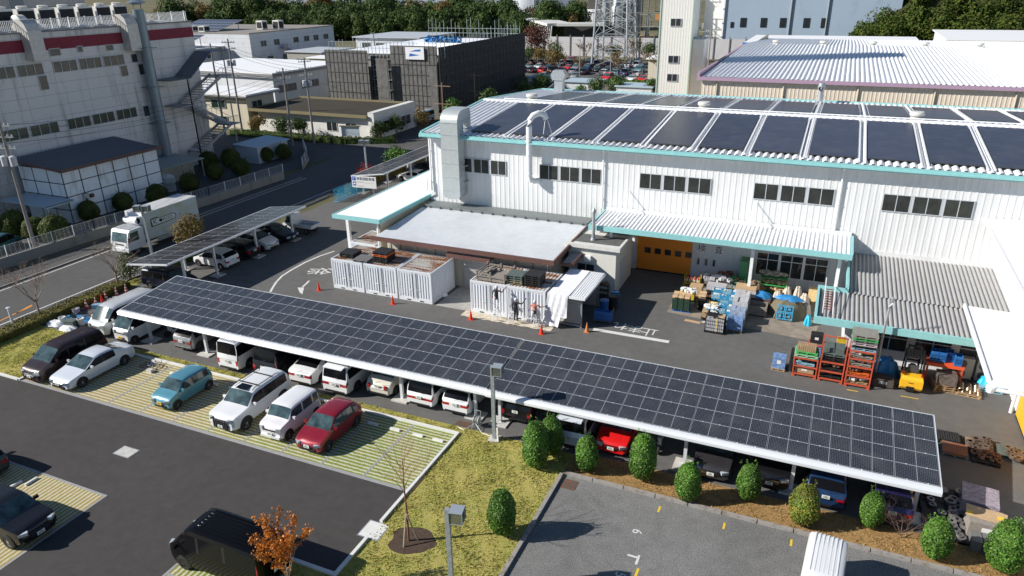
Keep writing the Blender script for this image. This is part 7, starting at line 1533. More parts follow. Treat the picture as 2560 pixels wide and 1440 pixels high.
# stepladders and painters
def stepladder(x, y, h, lb, rz=0.0):
    T = thing('stepladder', lb, 'stepladder', (x, y, 0), rz, 'painters\' stepladders')
    for s in (-1, 1):
        m = MB(); a = .22+.10*h
        for t in (-1, 1): m.bar((t*(.15+.08*h), s*(.12+.28*h), .02), (t*.15, s*.06, h), .035)
        for k in range(int(h/.28)): f = (k+1)*.28/h; m.box(-.16-.08*h*(1-f), .16+.08*h*(1-f), s*(.12+.28*h)*(1-f)+s*.06*f-.04, s*(.12+.28*h)*(1-f)+s*.06*f+.04, f*h-.015, f*h+.015)
        part(T, 'ladder_side', m, ALU)
    m = MB(); m.box(-.17,.17,-.10,.10,h,h+.03); part(T, 'top_step', m, ALU); return T
SKIN = mat('skin', (.45,.26,.18), .6)
def person(loc, lb, shirt, trous, glove, pose, extras=True, rz=0.0):
    J = {'pel': (0,0,.95), 'wai': (0,.01,1.10), 'che': (0,.02,1.30), 'neck': (0,.02,1.47), 'hb': (0,.04,1.56), 'ht': (0,.05,1.66),
         'hipL': (-.10,0,.90), 'hipR': (.10,0,.90), 'shL': (-.18,.01,1.40), 'shR': (.18,.01,1.40)}
    J.update(pose); rad = {'pel': .135,'wai': .12,'che': .135,'neck': .052,'hb': .085,'ht': .075,'hipL': .095,'hipR': .095,'knL': .062,'knR': .062,'anL': .042,'anR': .042,'toL': .035,'toR': .035,'shL': .06,'shR': .06,'elL': .042,'elR': .042,'wrL': .028,'wrR': .028,'haL': .036,'haR': .036}
    ed = [('pel','wai'),('wai','che'),('che','neck'),('neck','hb'),('hb','ht'),('pel','hipL'),('hipL','knL'),('knL','anL'),('anL','toL'),('pel','hipR'),('hipR','knR'),('knR','anR'),('anR','toR'),('che','shL'),('shL','elL'),('elL','wrL'),('wrL','haL'),('che','shR'),('shR','elR'),('elR','wrR'),('wrR','haR')]
    for s in 'LR':
        ha, wr = Vector(J['ha'+s]), Vector(J['wr'+s]); d = (ha-wr).normalized(); side = d.cross(Vector((0,1,0)))
        if side.length < .1: side = Vector((1,0,0))
        side.normalize()
        for k, (o_, L_) in enumerate(((-.030,.065),(-.010,.078),(.010,.075),(.028,.060))):
            a = ha+side*o_+d*.035; b = a+d*L_*.6+Vector((0,.0,-.004)); c = a+d*L_+Vector((0,-.018,-.008))
            for nm, q in (('a',a),('b',b),('c',c)): J['f%s%d%s' % (s,k,nm)] = tuple(q); rad['f%s%d%s' % (s,k,nm)] = .010
            ed += [('ha'+s,'f%s%da' % (s,k)),('f%s%da' % (s,k),'f%s%db' % (s,k)),('f%s%db' % (s,k),'f%s%dc' % (s,k))]
        a = ha-side*.045; b = a-side*.02+d*.035
        for nm, q in (('a',a),('b',b)): J['t'+s+nm] = tuple(q); rad['t'+s+nm] = .011
        ed += [('ha'+s,'t'+s+'a'),('t'+s+'a','t'+s+'b')]
    J['nose'] = (J['hb'][0], J['hb'][1]+.115, J['hb'][2]+.02); rad['nose'] = .014; ed.append(('hb','nose'))
    ks = list(J); me = bpy.data.meshes.new('person'); me.from_pydata([J[k] for k in ks], [(ks.index(a), ks.index(b)) for a, b in ed], [])
    o = bpy.data.objects.new('tmp', me); C.objects.link(o); sk = o.modifiers.new('s', 'SKIN'); sk.use_smooth_shade = True; ss = o.modifiers.new('u', 'SUBSURF'); ss.levels = 2; ss.render_levels = 2
    for i, k in enumerate(ks): v = me.skin_vertices[0].data[i]; rr = rad[k]; v.radius = (rr, rr*(.75 if k in ('pel','wai','che') else 1)); v.use_root = k == 'pel'
    dg = bpy.context.evaluated_depsgraph_get(); out = bpy.data.meshes.new_from_object(o.evaluated_get(dg)); bpy.data.objects.remove(o); out.name = 'person'
    out.materials.clear()
    for mm in (shirt, trous, SKIN, glove, BLACK): out.materials.append(mm)
    segs = [(Vector(J[a]), Vector(J[b]), 4 if a.startswith('an') else 1 if a in ('hipL','hipR','knL','knR','pel') and b not in ('wai',) else 3 if a.startswith(('wr','ha','f','t')) else 2 if a in ('neck','hb') else 0) for a, b in ed]
    for f in out.polygons:
        c = f.center; best = (9, 0)
        for a, b, mi in segs:
            ab = b-a; t = max(0, min(1, (c-a).dot(ab)/max(ab.length_squared, 1e-9))); dd = (c-(a+ab*t)).length
            if dd < best[0]: best = (dd, mi)
        f.material_index = best[1]; f.use_smooth = True
    P_ = link('person', out, None, loc); P_.rotation_euler = (0,0,rz); tag(P_, lb, 'person', 'painters at the containers')
    m = MB(); hb = Vector(J['hb']); m.lathe([(.112,0),(.115,.05),(.10,.10),(.06,.14),(.01,.15)], (hb.x, hb.y, hb.z+.03), 16); m.lathe([(.13,.0),(.13,.015)], (hb.x, hb.y+.03, hb.z+.03), 14); part(P_, 'cap', m, mat('cap_white', (.70,.72,.76), .7), 50)
    m = MB(); m.box(.02,.17,-.20,-.12,.80,.97); m.lathe([(.150,0),(.150,.05)], (0,0,.96), 16); part(P_, 'tool_belt', m, BLACK)
    m = MB(); 
    for s in (-1, 1): m.lathe([(.002,0),(.02,.008),(.02,.016)], (hb.x+s*.082, hb.y, hb.z), 8, axis='x')
    part(P_, 'ears', m, SKIN)
    return P_
GRYT = mat('pale_work_trousers', (.52,.52,.56), .8, vary=.15, vscale=12); BKS = mat('black_shirt', (.015,.015,.017), .8); SALM = mat('salmon_shirt', (.55,.20,.15), .8); GLV = mat('magenta_glove', (.40,.05,.10), .7); GLB = mat('violet_glove', (.07,.05,.30), .7)
stepladder(-19.75, 41.78, .85, 'aluminium stepladder under the left painter'); stepladder(-18.55, 41.75, .85, 'aluminium stepladder leaned on by the middle painter'); stepladder(-16.75, 41.8, .55, 'low aluminium stepladder under the painter in salmon')
person((-19.75, 41.78, .88), 'painter in black shirt and pale trousers standing on a ladder', BKS, GRYT, GLV, {'knL': (-.14,.02,.50),'anL': (-.13,-.02,.08),'toL': (-.14,.13,.03),'knR': (.10,.04,.50),'anR': (.08,-.02,.08),'toR': (.10,.13,.03),'elL': (-.28,-.02,1.14),'wrL': (-.30,.02,.92),'haL': (-.31,.04,.84),'elR': (.38,.12,1.26),'wrR': (.46,.36,1.42),'haR': (.50,.43,1.48)})
person((-18.25, 41.68, .24), 'painter in black clothes with one hand on the stepladder', BKS, BKS, GLB, {'knL': (-.10,.10,.52),'anL': (-.12,-.02,.10),'toL': (-.13,.13,.04),'knR': (.11,.02,.50),'anR': (.10,-.04,.08),'toR': (.11,.11,.03),'elL': (-.27,.02,1.12),'wrL': (-.30,.14,.90),'haL': (-.31,.19,.84),'elR': (.40,.14,1.28),'wrR': (.52,.38,1.50),'haR': (.55,.44,1.58)})
person((-16.85, 41.68, .30), 'painter in a salmon shirt reaching out to the right', SALM, GRYT, GLB, {'knL': (-.18,.05,.50),'anL': (-.24,-.04,.08),'toL': (-.25,.11,.03),'knR': (.14,.05,.50),'anR': (.16,-.02,.10),'toR': (.18,.13,.05),'elL': (-.33,.0,1.16),'wrL': (-.44,.08,.95),'haL': (-.47,.11,.88),'elR': (.42,.12,1.24),'wrR': (.64,.30,1.28),'haR': (.72,.36,1.31)})
# lamp posts with glazed box heads
GLZ = mat('lantern_glass', (.30,.33,.30), .1, trans=.75)
def lamp(x, y, h, lb, rz=0.0, s=.52, two=False, dx=.12):
    T = thing('lamp_post', lb, 'lamp post', (x, y, 0), rz, 'box-headed lamp posts'); m = MB(); m.box(-.09,.09,-.09,.09,0,h); part(T, 'pole', m, mat('lamp_pole', (.36,.39,.41), .5, .3, vary=.2, vscale=4))
    for q in ((1,-1) if two else (1,)):
        cx = q*(dx+s/2); z1 = h+.05; z0 = z1-s
        m = MB(); a = s/2
        for (u, v) in ((-a,-a),(a,-a),(-a,a),(a,a)): m.box(cx+u-.012,cx+u+.012,v-.012,v+.012,z0,z1-.02)
        m.box(cx-a,cx+a,-a,a,z1-.02,z1); m.box(cx-a,cx+a,-a,-a+.02,z0,z0+.02); m.box(cx-a,cx+a,a-.02,a,z0,z0+.02); m.box(cx-a,cx-a+.02,-a,a,z0,z0+.02); m.box(cx+a-.02,cx+a,-a,a,z0,z0+.02); m.box(min(0,cx-q*a),max(0,cx-q*a),-.05,.05,z0+.1,z0+.2); hd = part(T, 'lantern', m, mat('lantern_steel', (.42,.47,.52), .4, .4))
        m = MB(); b = a-.014; m.box(cx-b,cx+b,-b,-b+.004,z0+.02,z1-.025); m.box(cx-b,cx+b,b-.004,b,z0+.02,z1-.025); m.box(cx-b,cx-b+.004,-b,b,z0+.02,z1-.025); m.box(cx+b-.004,cx+b,-b,b,z0+.02,z1-.025); link('glass', m.mesh('glass', GLZ), hd)
        m = MB(); m.lathe([(.05,0),(.09,-.06),(.09,-.2),(.03,-.24)], (cx,0,z1-.03), 12); link('bulb', m.mesh('bulb', [PAPER], 40), hd)
    m = MB(); m.box(-.3,.3,-.3,.3,-.02,.06); part(T, 'footing', m, CONC_L); return T
lamp(-11.12, 18.75, 3.95, 'galvanised lamp post with glass box head on the lawn at the bottom', R_(12)); lamp(-13.85, 28.62, 4.35, 'lamp post with box head standing before the carport joint', R_(8), .5, dx=.02)
lamp(-50.6, 40.0, 5.6, 'twin-headed lamp post in front of the box truck', R_(20), .5, True); lamp(-50.2, 71.0, 5.0, 'twin-headed lamp post by the visitor carport', R_(10), .5, True)
T = thing('curved_lamp', 'slim galvanised lamp pole beside the grey ribbed roof', 'lamp post', (4.35, 42.6, 0)); m = MB(); m.tube([(0,0,0),(0,0,3.5),(.05,.1,4.6),(.15,.2,4.9)], .07, 10); part(T, 'pole', m, GALV, 40); m = MB(); m.lathe([(.06,0),(.09,.1),(.09,.3),(.03,.35)], (.15,.2,4.9), 10); part(T, 'lamp_head', m, GALV)
T = thing('bollard_lamp', 'short white bollard at the end of the golden hedge', 'bollard', (-51.4, 28.3, 0)); m = MB(); m.tube([(0,0,0),(0,0,1.3)], .09, 12); m.lathe([(.09,0),(.16,.06),(.03,.12)], (0,0,1.3), 12); part(T, 'post', m, ALU, 40)
# hose reel, tap post, drain, manholes, wheel stops
T = thing('hose_reel', 'white hose reel cart by the carport post', 'hose reel', (-15.2, 29.35, 0)); m = MB(); m.lathe([(.24,-.14),(.24,-.12),(.12,-.12),(.12,.12),(.24,.12),(.24,.14)], (0,0,.42), 18, axis='x'); part(T, 'drum', m, ALU, 40); m = MB(); m.lathe([(.19,-.11),(.21,0),(.19,.11)], (0,0,.42), 18, axis='x'); part(T, 'hose', m, C_GY, 40); m = MB()
for s in (-1, 1): m.tube([(s*.17,-.3,.03),(s*.17,0,.42),(s*.17,.15,.9)], .018, 6); m.lathe([(.1,-.02),(.1,.02)], (s*.2,.1,.1), 12, axis='x')
m.bar((-.17,.15,.9),(.17,.15,.9),.03); m.tube([(0,-.2,.3),(-.5,-.6,.03),(-.9,-.5,.03)], .02, 6); m.tube([(0,-.2,.3),(.5,-.5,.03),(1.1,-.6,.03),(1.3,-.9,.03)], .014, 6); part(T, 'frame', m, GALV)
T = thing('tap_post', 'small white tap post at the foot of the lamp post', 'tap', (-13.62, 28.55, 0)); m = MB(); m.box(-.05,.05,-.05,.05,0,.7); m.lathe([(.06,0),(.06,.06),(.02,.1)], (0,0,.7), 10); m.bar((0,-.05,.5),(0,-.14,.46),.03); part(T, 'post', m, PAPER)
def cover(x, y, w_, d, rz, lb, col, name='access_cover'):
    m = MB(); m.box(-w_/2,w_/2,-d/2,d/2,-.02,.012,1); m.box(-w_/2+.05,w_/2-.05,-d/2+.05,d/2-.05,.012,.016); m.box(-.03,.03,-d/4-.03,-d/4+.03,.016,.02,1); single(name, m, [col, GALV], lb, 'cover', loc=(x, y, 0), rz=rz)
cover(-30.9,20.4,1.1,.75,0,'pale rectangular access cover in the dark car park asphalt',CONC_L); cover(-15.85,20.4,1.05,1.05,0,'white square chamber cover in the line of the kerb',KERBW)
m = MB()
for k in range(12): m.box(-.45,.45,-.25+k*.042,-.25+k*.042+.02,0,.014)
single('drain_grate', m, SCRAP, 'rusty drain grate near the hose reel', 'drain', loc=(-15.95,29.25,.004)); m = MB(); m.box(-.35,.35,-.35,.35,-.01,.012); single('drain_grate', m, SCRAP, 'dark square drain cover at the corner of the old car park', 'drain', loc=(-9.0,26.6,.005))
m = MB(); m.ext([(-.3,-.08,0),(-.3,.08,0),(-.3,.055,.11),(-.3,-.055,.11)], (0,0,0), (.6,0,0)); STP = m.mesh('wheel_stop', [KERBW])
for i, (x, y, rz) in enumerate(((-35.0,27.35,0),(-32.9,27.35,0),(-31.8,27.35,0),(-30.3,27.35,0),(-20.5,27.35,0),(-19.1,27.35,0),(-17.7,27.35,0),(-16.5,27.35,0),(-33.1,16.85,pi/2),(-33.1,15.2,pi/2),(-33.6,18.6-2.2,pi/2))): tag(link('wheel_stop', STP, None, (x, y, 0)), ('concrete wheel stop in the empty bay left of the light blue car','wheel stop behind the left rear wheel of the light blue car','wheel stop behind the right rear wheel of the light blue car','wheel stop in the bay right of the light blue car','wheel stop in the shade right of the red hatchback','second wheel stop right of the red hatchback','wheel stop second from the right kerb','wheel stop nearest the right kerb corner','wheel stop in the sunny part of the lower left bay','wheel stop beside the black crossover','wheel stop behind the dark car at the left edge')[i], 'wheel stop', 'concrete wheel stops').rotation_euler = (0,0,rz)
# fallen bicycle
T = thing('fallen_bicycle', 'blue and white bicycle lying on the grass grid', 'bicycle', (-37.0, 27.5, .06), .1)
for x in (-.5,.5): m = MB(); q = [(x+.32*math.cos(t), .32*math.sin(t), .05) for t in [2*pi*i/24 for i in range(25)]]; m.tube(q, .018, 6); [m.bar((x,0,.05),(x+.31*math.cos(t),.31*math.sin(t),.05),.004) for t in [pi*i/6 for i in range(12)]]; part(T, 'wheel', m, RUBBER)
m = MB(); m.tube([(-.5,0,.05),(-.1,-.02,.06),(.08,.42,.06),(-.3,.40,.06),(-.1,-.02,.06)], .018, 6); m.tube([(.5,0,.05),(.32,.42,.06),(.28,.55,.08)], .018, 6); m.tube([(-.3,.4,.06),(.33,.4,.06)], .018, 6); m.tube([(-.5,0,.05),(-.28,.38,.06)], .012, 6); part(T, 'frame', m, mat('bike_blue', (.05,.1,.35), .3)); m = MB(); m.tube([(.28,.55,-.02),(.28,.55,.35)], .015, 6); part(T, 'handlebar', m, GALV); m = MB(); m.obox((-.32,.5,.08),(.25,.07,.14)); part(T, 'saddle', m, PAPER)
m = MB(); m.box(-.2,.2,-.12,.12,0,.2); single('concrete_block', m, CONC_L, 'pale block lying against the fallen bicycle', 'block', loc=(-36.6,27.0,.01))
# visitor parking sign and blue folding gate
p = P(912,500); T = thing('parking_sign', 'white visitor parking sign with blue P and black characters', 'sign', (-46.4, 64.9, 0), R_(5)); zc_ = 1.95
m = MB(); m.box(-1.5,1.5,-.04,.0,1.2,2.5); sg = part(T, 'board', m, PAPER); sb = mat('sign_blue', (.02,.11,.48), .5); st_ = mat('sign_ink_navy', (.02,.03,.12), .6)
m = MB(); m.box(-1.42,-1.0,-.055,-.042,2.0,2.42); m.box(-1.38,-1.0,-.055,-.042,1.42,1.86); link('blue_panel', m.mesh('blue_panel', sb), sg)
text_mb('P', .36, mat4((-1.21,-.06,2.21), (1,0,0), (0,0,1)), 'lettering', PAPER, sg); text_mb('\u6765\u5ba2\u7528\u99d0\u8eca\u5834', .37, mat4((.22,-.05,2.2), (1,0,0), (0,0,1), 1.0, 1.0), 'lettering', st_, sg)
m = MB(); m.ext([(-1.35,-.06,1.55),(-1.3,-.06,1.68),(-1.22,-.06,1.75),(-1.1,-.06,1.75),(-1.04,-.06,1.66),(-1.03,-.06,1.55)], (0,0,0), (0,.004,0)); link('car_symbol', m.mesh('car_symbol', PAPER), sg)
m = MB(); m.box(-.88,.0,-.048,-.042,1.82,1.88); m.box(-.75,-.05,-.048,-.042,1.38,1.42,1); m.box(.1,1.2,-.046,-.042,1.74,1.77); link('small_print', m.mesh('small_print', [mat('grey_ink', (.35,.36,.4), .6), mat('brown_ink', (.35,.15,.05), .6)]), sg)
for x in (-1.05, 1.1): m = MB(); m.tube([(x,.03,0),(x,.03,2.3)], .045, 8); part(T, 'post', m, GALV, 40)
T = thing('folding_gate', 'bright blue folding gate parked beside the road', 'gate', (-48.7, 62.4, 0), 0); BLG = mat('gate_blue', (.04,.32,.50), .45)
for k, dx in enumerate((0, .5)):
    m = MB(); L_ = 6.0
    for z in (.15, .75, 1.35): m.bar((dx,0,z),(dx,L_,z),.06)
    for q in range(31): m.bar((dx,q*L_/30,.15),(dx,q*L_/30,1.35),.022)
    part(T, 'gate_leaf', m, BLG)
m = MB()
for y in (0, 2, 4, 6): m.tube([(0,y,.1),(.5,y,.1),(.5,y,.3),(.3,y+.1,.9),(0,y,1.3)], .03, 6)
part(T, 'brace', m, BLG)
# ---------------------------------------------------------------- stock stacked by the inspection bay
def bx(w_, d, h, flaps=True, label_=True):
    m = MB(); m.box(-w_/2,w_/2,-d/2,d/2,0,h)
    if flaps: m.ext([(-w_/2,-d/2,h),(w_/2,-d/2,h),(w_/2+.0,-d/2-.12,h-.08),(-w_/2,-d/2-.12,h-.08)], (0,0,.004), (0,0,.012)); m.ext([(-w_/2,d/2,h),(w_/2,d/2,h),(w_/2,d/2+.1,h+.1),(-w_/2,d/2+.1,h+.1)], (0,0,.0), (0,0,.012))
    if label_: m.box(-w_*.15,w_*.15,-d/2-.006,-d/2,h*.45,h*.75,1)
    return m
def box_thing(x, y, z, w_, d, h, lb, c=None, rz=0.0, grp='boxes of stock', flaps=False): return single('cardboard_box', bx(w_, d, h, flaps), [c or CARD, PAPER], lb, 'box', grp, loc=(x, y, z), rz=rz)
def fillmb(seed, w_, d, h, n, s, m_, lb, loc, name='loose_parts', cat='parts', rz=0.0): return single(name, filler(seed, w_, d, h, n, s), m_, lb, cat, loc=loc, rz=rz)
# left stack: blue pallet, dark green crates with cartons, yellow crate with white parts
pallet(-8.1, 48.4, 0, 'bright blue pallet under the dark green crates', C_BL, .02, s=(1.15,.95,1))
k = 0
for i in range(3):
    for j in range(3): crate(-8.55+i*.42, 48.1, .15+j*.29, 'dark green crate on the bright blue pallet, column %d from the left, %s' % (i+1, ('bottom','middle','top')[j]), C_DG, pi/2, None, me=CRM2)
for i in range(3): box_thing(-8.55+i*.42, 48.1, 1.0, .36, .5, .22, 'open carton on the dark green crates, %s' % ('left','middle','right')[i], flaps=True)
pallet(-8.0, 49.7, 0, 'dark pallet under the yellow crate', C_BK, 0, s=(1.15,1.1,1)); crate(-8.25, 49.5, .15, 'dark crate below the yellow crate', C_DG, 0, None); crate(-7.7, 49.5, .15, 'second dark crate below the yellow crate', C_DG, 0)
m = MB(); m.box(-.55,.55,-.45,.45,0,.42); single('parts_box', m, C_YE, 'yellow crate heaped with white parts, left stack', 'crate', loc=(-8.0,49.6,.48)); fillmb(21, .9, .7, .2, 26, .2, PAPER, 'white castings heaped in the yellow crate', (-8.0,49.6,.88))
box_thing(-7.6, 51.0, 0, .9, .8, .95, 'brown box behind the yellow crate'); 
# long crate rows
pallet(-6.5, 50.6, 0, 'wooden pallet under the row of rusty rolls', None); fm = MB()
for q in range(5): fm.lathe([(.10,-.45),(.10,.45)], (-.44+q*.22,0,.1), 12, axis='y')
single('metal_rolls', fm, RUST, 'five rusty ribbed rolls lying on a pallet', 'rolls', loc=(-6.5,50.6,.14))
pallet(-6.5, 49.2, 0, 'black pallet with dark crates between the rolls and the brown box', C_BK)
for i in range(2):
    for j in range(2): crate(-6.8+i*.55, 49.2, .15+j*.32, 'black crate on the middle pallet, %s %s' % (('left','right')[i], ('lower','upper')[j]), C_BK, 0, PAPER if (i, j) == (0, 1) else None)
box_thing(-6.85, 49.2, .80, .5, .4, .25, 'open carton on the black crates', flaps=True)
box_thing(-6.0, 47.7, .13, 1.0, .9, .55, 'wide open brown carton near the loose cardboard', WOOD, 0, flaps=True); pallet(-6.0, 47.7, 0, 'small pallet under the wide brown carton', C_BK); fillmb(22, .8, .7, .2, 16, .25, PAPER, 'white packing paper in the wide brown carton', (-6.0,47.7,.6))
m = MB(); m.box(-.55,.55,-.16,.16,0,.015); single('flat_cardboard', m, CARD, 'loose strip of flat cardboard on the asphalt', 'cardboard', loc=(-7.0,46.6,.006), rz=-.1); m = MB(); m.box(-.2,.2,-.08,.08,0,.02); single('paper_scrap', m, PAPER, 'white scrap beside the loose cardboard', 'scrap', loc=(-6.2,46.8,.006), rz=.4)
# wire cage
T = thing('wire_cage', 'black wire cage pallet with clear film and a yellow strap', 'cage', (-5.35, 45.75, 0)); m = MB()
for s in (-1, 1):
    for q in range(11): x = -.62+q*.124; m.bar((x,s*.5,.15),(x,s*.5,1.15),.012)
    for q in range(9): y = -.5+q*.125; m.bar((s*.62,y,.15),(s*.62,y,1.15),.012)
    for z in (.15,.4,.65,.9,1.15): m.bar((-.62,s*.5,z),(.62,s*.5,z),.016); m.bar((s*.62,-.5,z),(s*.62,.5,z),.016)
m.box(-.65,.65,-.52,.52,.06,.14)
for a in (-.6,0,.6): m.box(a-.05,a+.05,-.5,.5,0,.06)
part(T, 'cage', m, BLACK); m = MB(); m.box(-.57,.57,-.45,.45,.15,.95); part(T, 'wrapped_goods', m, FILM); m = MB(); m.box(.1,.14,-.52,-.505,.15,1.2); part(T, 'strap', m, YELLOW)
crate(-5.55,45.6,1.16,'black crate on top of the wire cage',C_BK,0,PAPER); box_thing(-4.95,45.6,1.16,.4,.5,.1,'flat open carton on the wire cage')
# blue crate block
for i in range(3):
    for j in range(4):
        top = 3 if j > 1 else 2
        for q in range(top): crate(-5.95+i*.62, 47.6+j*.95, .14+q*.33, 'light blue crate in the central block, column %d, row %d from the front, tier %d' % (i+1, j+1, q+1), (C_YE if (i, j, q) == (0, 1, 1) else C_SK if (i+j+q) % 2 else C_LB), 0, PAPER if q == top-1 else None, me=CRM1)
for j in range(4): pallet(-5.3, 47.6+j*.95, 0, 'pallet under the central crate block, row %d from the front' % (j+1), C_BK, 0, s=(1.6,.8,.95))
m = MB(); m.box(-.8,.8,-.4,.4,0,.25); single('film_covered_stack', m, C_SK, 'flat light blue stack behind the central crate block', 'stack', loc=(-5.2,51.9,.1)); m = MB(); m.box(-.8,.8,-.35,.35,0,.12); single('flat_cardboard', m, CARD, 'sheet of cardboard lying on the far end of the crate block', 'cardboard', loc=(-5.2,52.8,.1))
# film-wrapped row on the right
for j, (h, c, lb) in enumerate(((.75,mat('blue_white_packs', (.16,.26,.48), .4, vary=.5, vscale=6),'wrapped pallet load of blue and white packs nearest the camera'),(1.0,mat('blue_white_packs2', (.30,.36,.48), .4, vary=.4, vscale=6),'second wrapped pallet load, blue at its foot'),(1.2,FILM,'third wrapped pallet load, white film'),(1.3,FILM,'fourth wrapped pallet load, tall with a cardboard lid'))):
    y = 46.4+j*1.15; pallet(-4.15, y, 0, 'wooden pallet under the %s wrapped load' % ('first','second','third','fourth')[j], None, s=(.98,1,1)); r = random.Random(j); m = MB()
    for a in range(3):
        for b in range(2): m.box(-.5+a*.335,-.5+a*.335+.32,-.45+b*.45,-.45+b*.45+.43,0,h*r.uniform(.93,1))
    m.box(-.51,.51,-.46,.46,.05,h*.9); single('wrapped_load', m, c, lb, 'load', 'wrapped pallet loads', loc=(-4.15,y,.13), rz=r.uniform(-.04,.04))
m = MB(); m.box(-.75,.75,-.6,.6,0,1.2); m.box(-.72,.72,-.58,.58,1.2,1.3,1); single('wrapped_load', m, [FILM, CARD], 'largest wrapped load at the back under hazy film', 'load', 'wrapped pallet loads', loc=(-4.1,51.2,0))
# wall side clutter
T = thing('roll_cart', 'low yellow-framed cart holding red and white rolls', 'cart', (-8.25, 53.1, 0)); m = MB(); m.box(-.6,.6,-.35,.35,.2,.24); [m.box(a-.03,a+.03,b-.03,b+.03,0,.9) for a in (-.57,.57) for b in (-.32,.32)]; m.box(-.6,.6,-.36,-.32,.25,.3); part(T, 'frame', m, C_YE)
m = MB(); 
for q in range(4): m.lathe([(.11,-.28),(.11,.28)], (-.42+q*.28,0,.5), 12, axis='y')
part(T, 'rolls', m, mat('roll_cream', (.6,.5,.4), .6)); m = MB()
for q in range(4): m.lathe([(.04,-.285),(.04,.285)], (-.42+q*.28,0,.62), 8, axis='y')
part(T, 'red_tubes', m, REDP)
fillmb(24, 2.2, .6, .9, 34, .32, FILM, 'heap of clear film bags along the white wall', (-6.6,53.7,0), 'film_bags', 'bags'); heap(-5.3, 53.9, .7, .5, .9, 12, mat('grey_cover', (.22,.23,.26), .7), 'grey covered machine hump against the white wall', 'covered_machine', 'machine')
m = MB(); m.box(-.7,.7,-.4,.4,.1,.7); [m.box(a-.05,a+.05,b-.05,b+.05,0,.1) for a in (-.6,.6) for b in (-.3,.3)]; m.box(-.25,.25,-.406,-.4,.3,.55,1); single('film_cage', m, [FILM, PAPER], 'mesh box with a white label in front of the film bags', 'box', loc=(-6.3,52.3,0))
tag(olink('steel_shelf', SHM, C_GR, None, (-4.9,53.6,0), 0), 'small bright green shelf by the green partition', 'shelf'); fillmb(25,.8,.3,.4,12,.2,SCRAP,'metal parts on the small green shelf',(-4.9,53.6,.55)); fillmb(26, .9,.5,.7,20,.3,RUST,'rusty parts on a table between the bags and the green shelf',(-5.9,54.1,.35))
heap(-3.6, 52.7, .7, .8, 1.2, 15, mat('brown_canvas', (.20,.14,.09), .9, vary=.3, vscale=3), 'slumped brown canvas sack beside the canopy post', 'canvas_sack', 'sack')
# green rack with parts inside the bay
T = thing('parts_rack', 'tall green rack loaded with cartons inside the bay', 'rack', (-2.4, 53.6, 0)); m = MB()
for z in (.15,.75,1.35): m.box(-.95,.95,-.3,.3,z,z+.04)
[m.box(a-.03,a+.03,b-.03,b+.03,0,1.45) for a in (-.93,.93) for b in (-.28,.28)]; part(T, 'frame', m, C_GR)
for z in (.19,.79,1.39): fillmb(int(z*100), 1.7,.45,.35,22,.28,CARD if z < 1 else mat('brown_white_parts', (.42,.36,.30), .7, vary=.5, vscale=9),'cartons on the %s shelf of the tall green rack' % ('bottom' if z < .3 else 'middle' if z < 1 else 'top'),(-2.4,53.6,z),'stored_cartons','cartons')
# wooden chest with blue sheets, mound, sacks
m = MB()
for z in range(5): m.box(-.65,.65,-.52,-.48,.12+z*.13,.12+z*.13+.11); m.box(-.65,.65,.48,.52,.12+z*.13,.12+z*.13+.11); m.box(-.65,-.61,-.48,.48,.12+z*.13,.12+z*.13+.11); m.box(.61,.65,-.48,.48,.12+z*.13,.12+z*.13+.11)
[m.box(a-.06,a+.06,b-.06,b+.06,0,.78) for a in (-.58,.58) for b in (-.45,.45)]; m.box(-.6,.6,-.47,.47,.08,.12); single('wooden_chest', m, WOODG, 'open weathered wooden chest beside the canvas mound', 'chest', loc=(-3.1+.05,49.6,0))
heap(-3.0, 51.0, .75, .45, .4, 17, TARP, 'bright blue sheeting piled behind the wooden chest', 'blue_tarpaulin', 'tarpaulin', z=.75); m = MB(); m.box(-.7,.7,-.5,.5,0,.75); single('dark_bin', m, SCRAP, 'dark bin under the bright blue sheeting', 'bin', loc=(-3.0,51.0,0))
heap(-1.1, 50.2, 1.25, 1.15, 1.15, 18, mat('olive_canvas', (.16,.14,.09), .95, vary=.15, vscale=4), 'large olive canvas mound with a blue grid pallet leaning on it', 'canvas_mound', 'cover'); heap(-1.05, 50.45, .95, .5, .25, 19, TARP, 'blue sheet across the top of the olive canvas mound', 'blue_tarpaulin', 'tarpaulin', z=1.1)
T = thing('grid_pallet', 'light blue grid pallet leaning on the olive canvas mound', 'pallet', (-1.2, 48.95, .12)); m = MB()
for i in range(2):
    for j in range(2):
        x, z = -.55+i*.56, j*.52
        for (a,b,c,d) in ((0,.52,0,.07),(0,.52,.42,.49),(0,.07,.07,.42),(.45,.52,.07,.42)): m.box(x+a,x+b,-.04,.04,z+c,z+d)
        m.lathe([(.10,-.03),(.10,.03)], (x+.26,0,z+.245), 10, axis='y')
T.rotation_euler = (R_(-18),0,0); part(T, 'grid', m, C_SK)
for i, (x, y, h) in enumerate(((-1.9,51.9,1.0),(-1.3,52.2,1.3),(-.6,52.0,1.5),(-.1,51.6,1.2),(.1,50.9,.8))): heap(x, y, .38, .38, h, 40+i, mat('woven_sack', (.55,.48,.40), .85, vary=.25, vscale=7), ('woven sack at the left behind the canvas mound','woven sack second from the left behind the mound','tall pale sack stack behind the mound','sack stack right of the tallest one','low sack at the right of the mound')[i], 'woven_sack', 'sack')
heap(.35, 49.0, .25, .3, .7, 50, mat('cyan_bag', (.02,.42,.62), .5), 'bright cyan bag beside the canvas mound', 'cyan_bag', 'bag')
m = MB(); m.ext([(-.9,0,0),(.9,0,0),(.9,.5,.95),(-.9,.5,.95)], (0,-.03,.0), (0,.0,.02)); single('plywood_sheet', m, mat('plywood', (.58,.42,.20), .7, vary=.1), 'tan plywood sheet leaning at the back of the bay', 'plywood', loc=(1.0,53.0,.1))
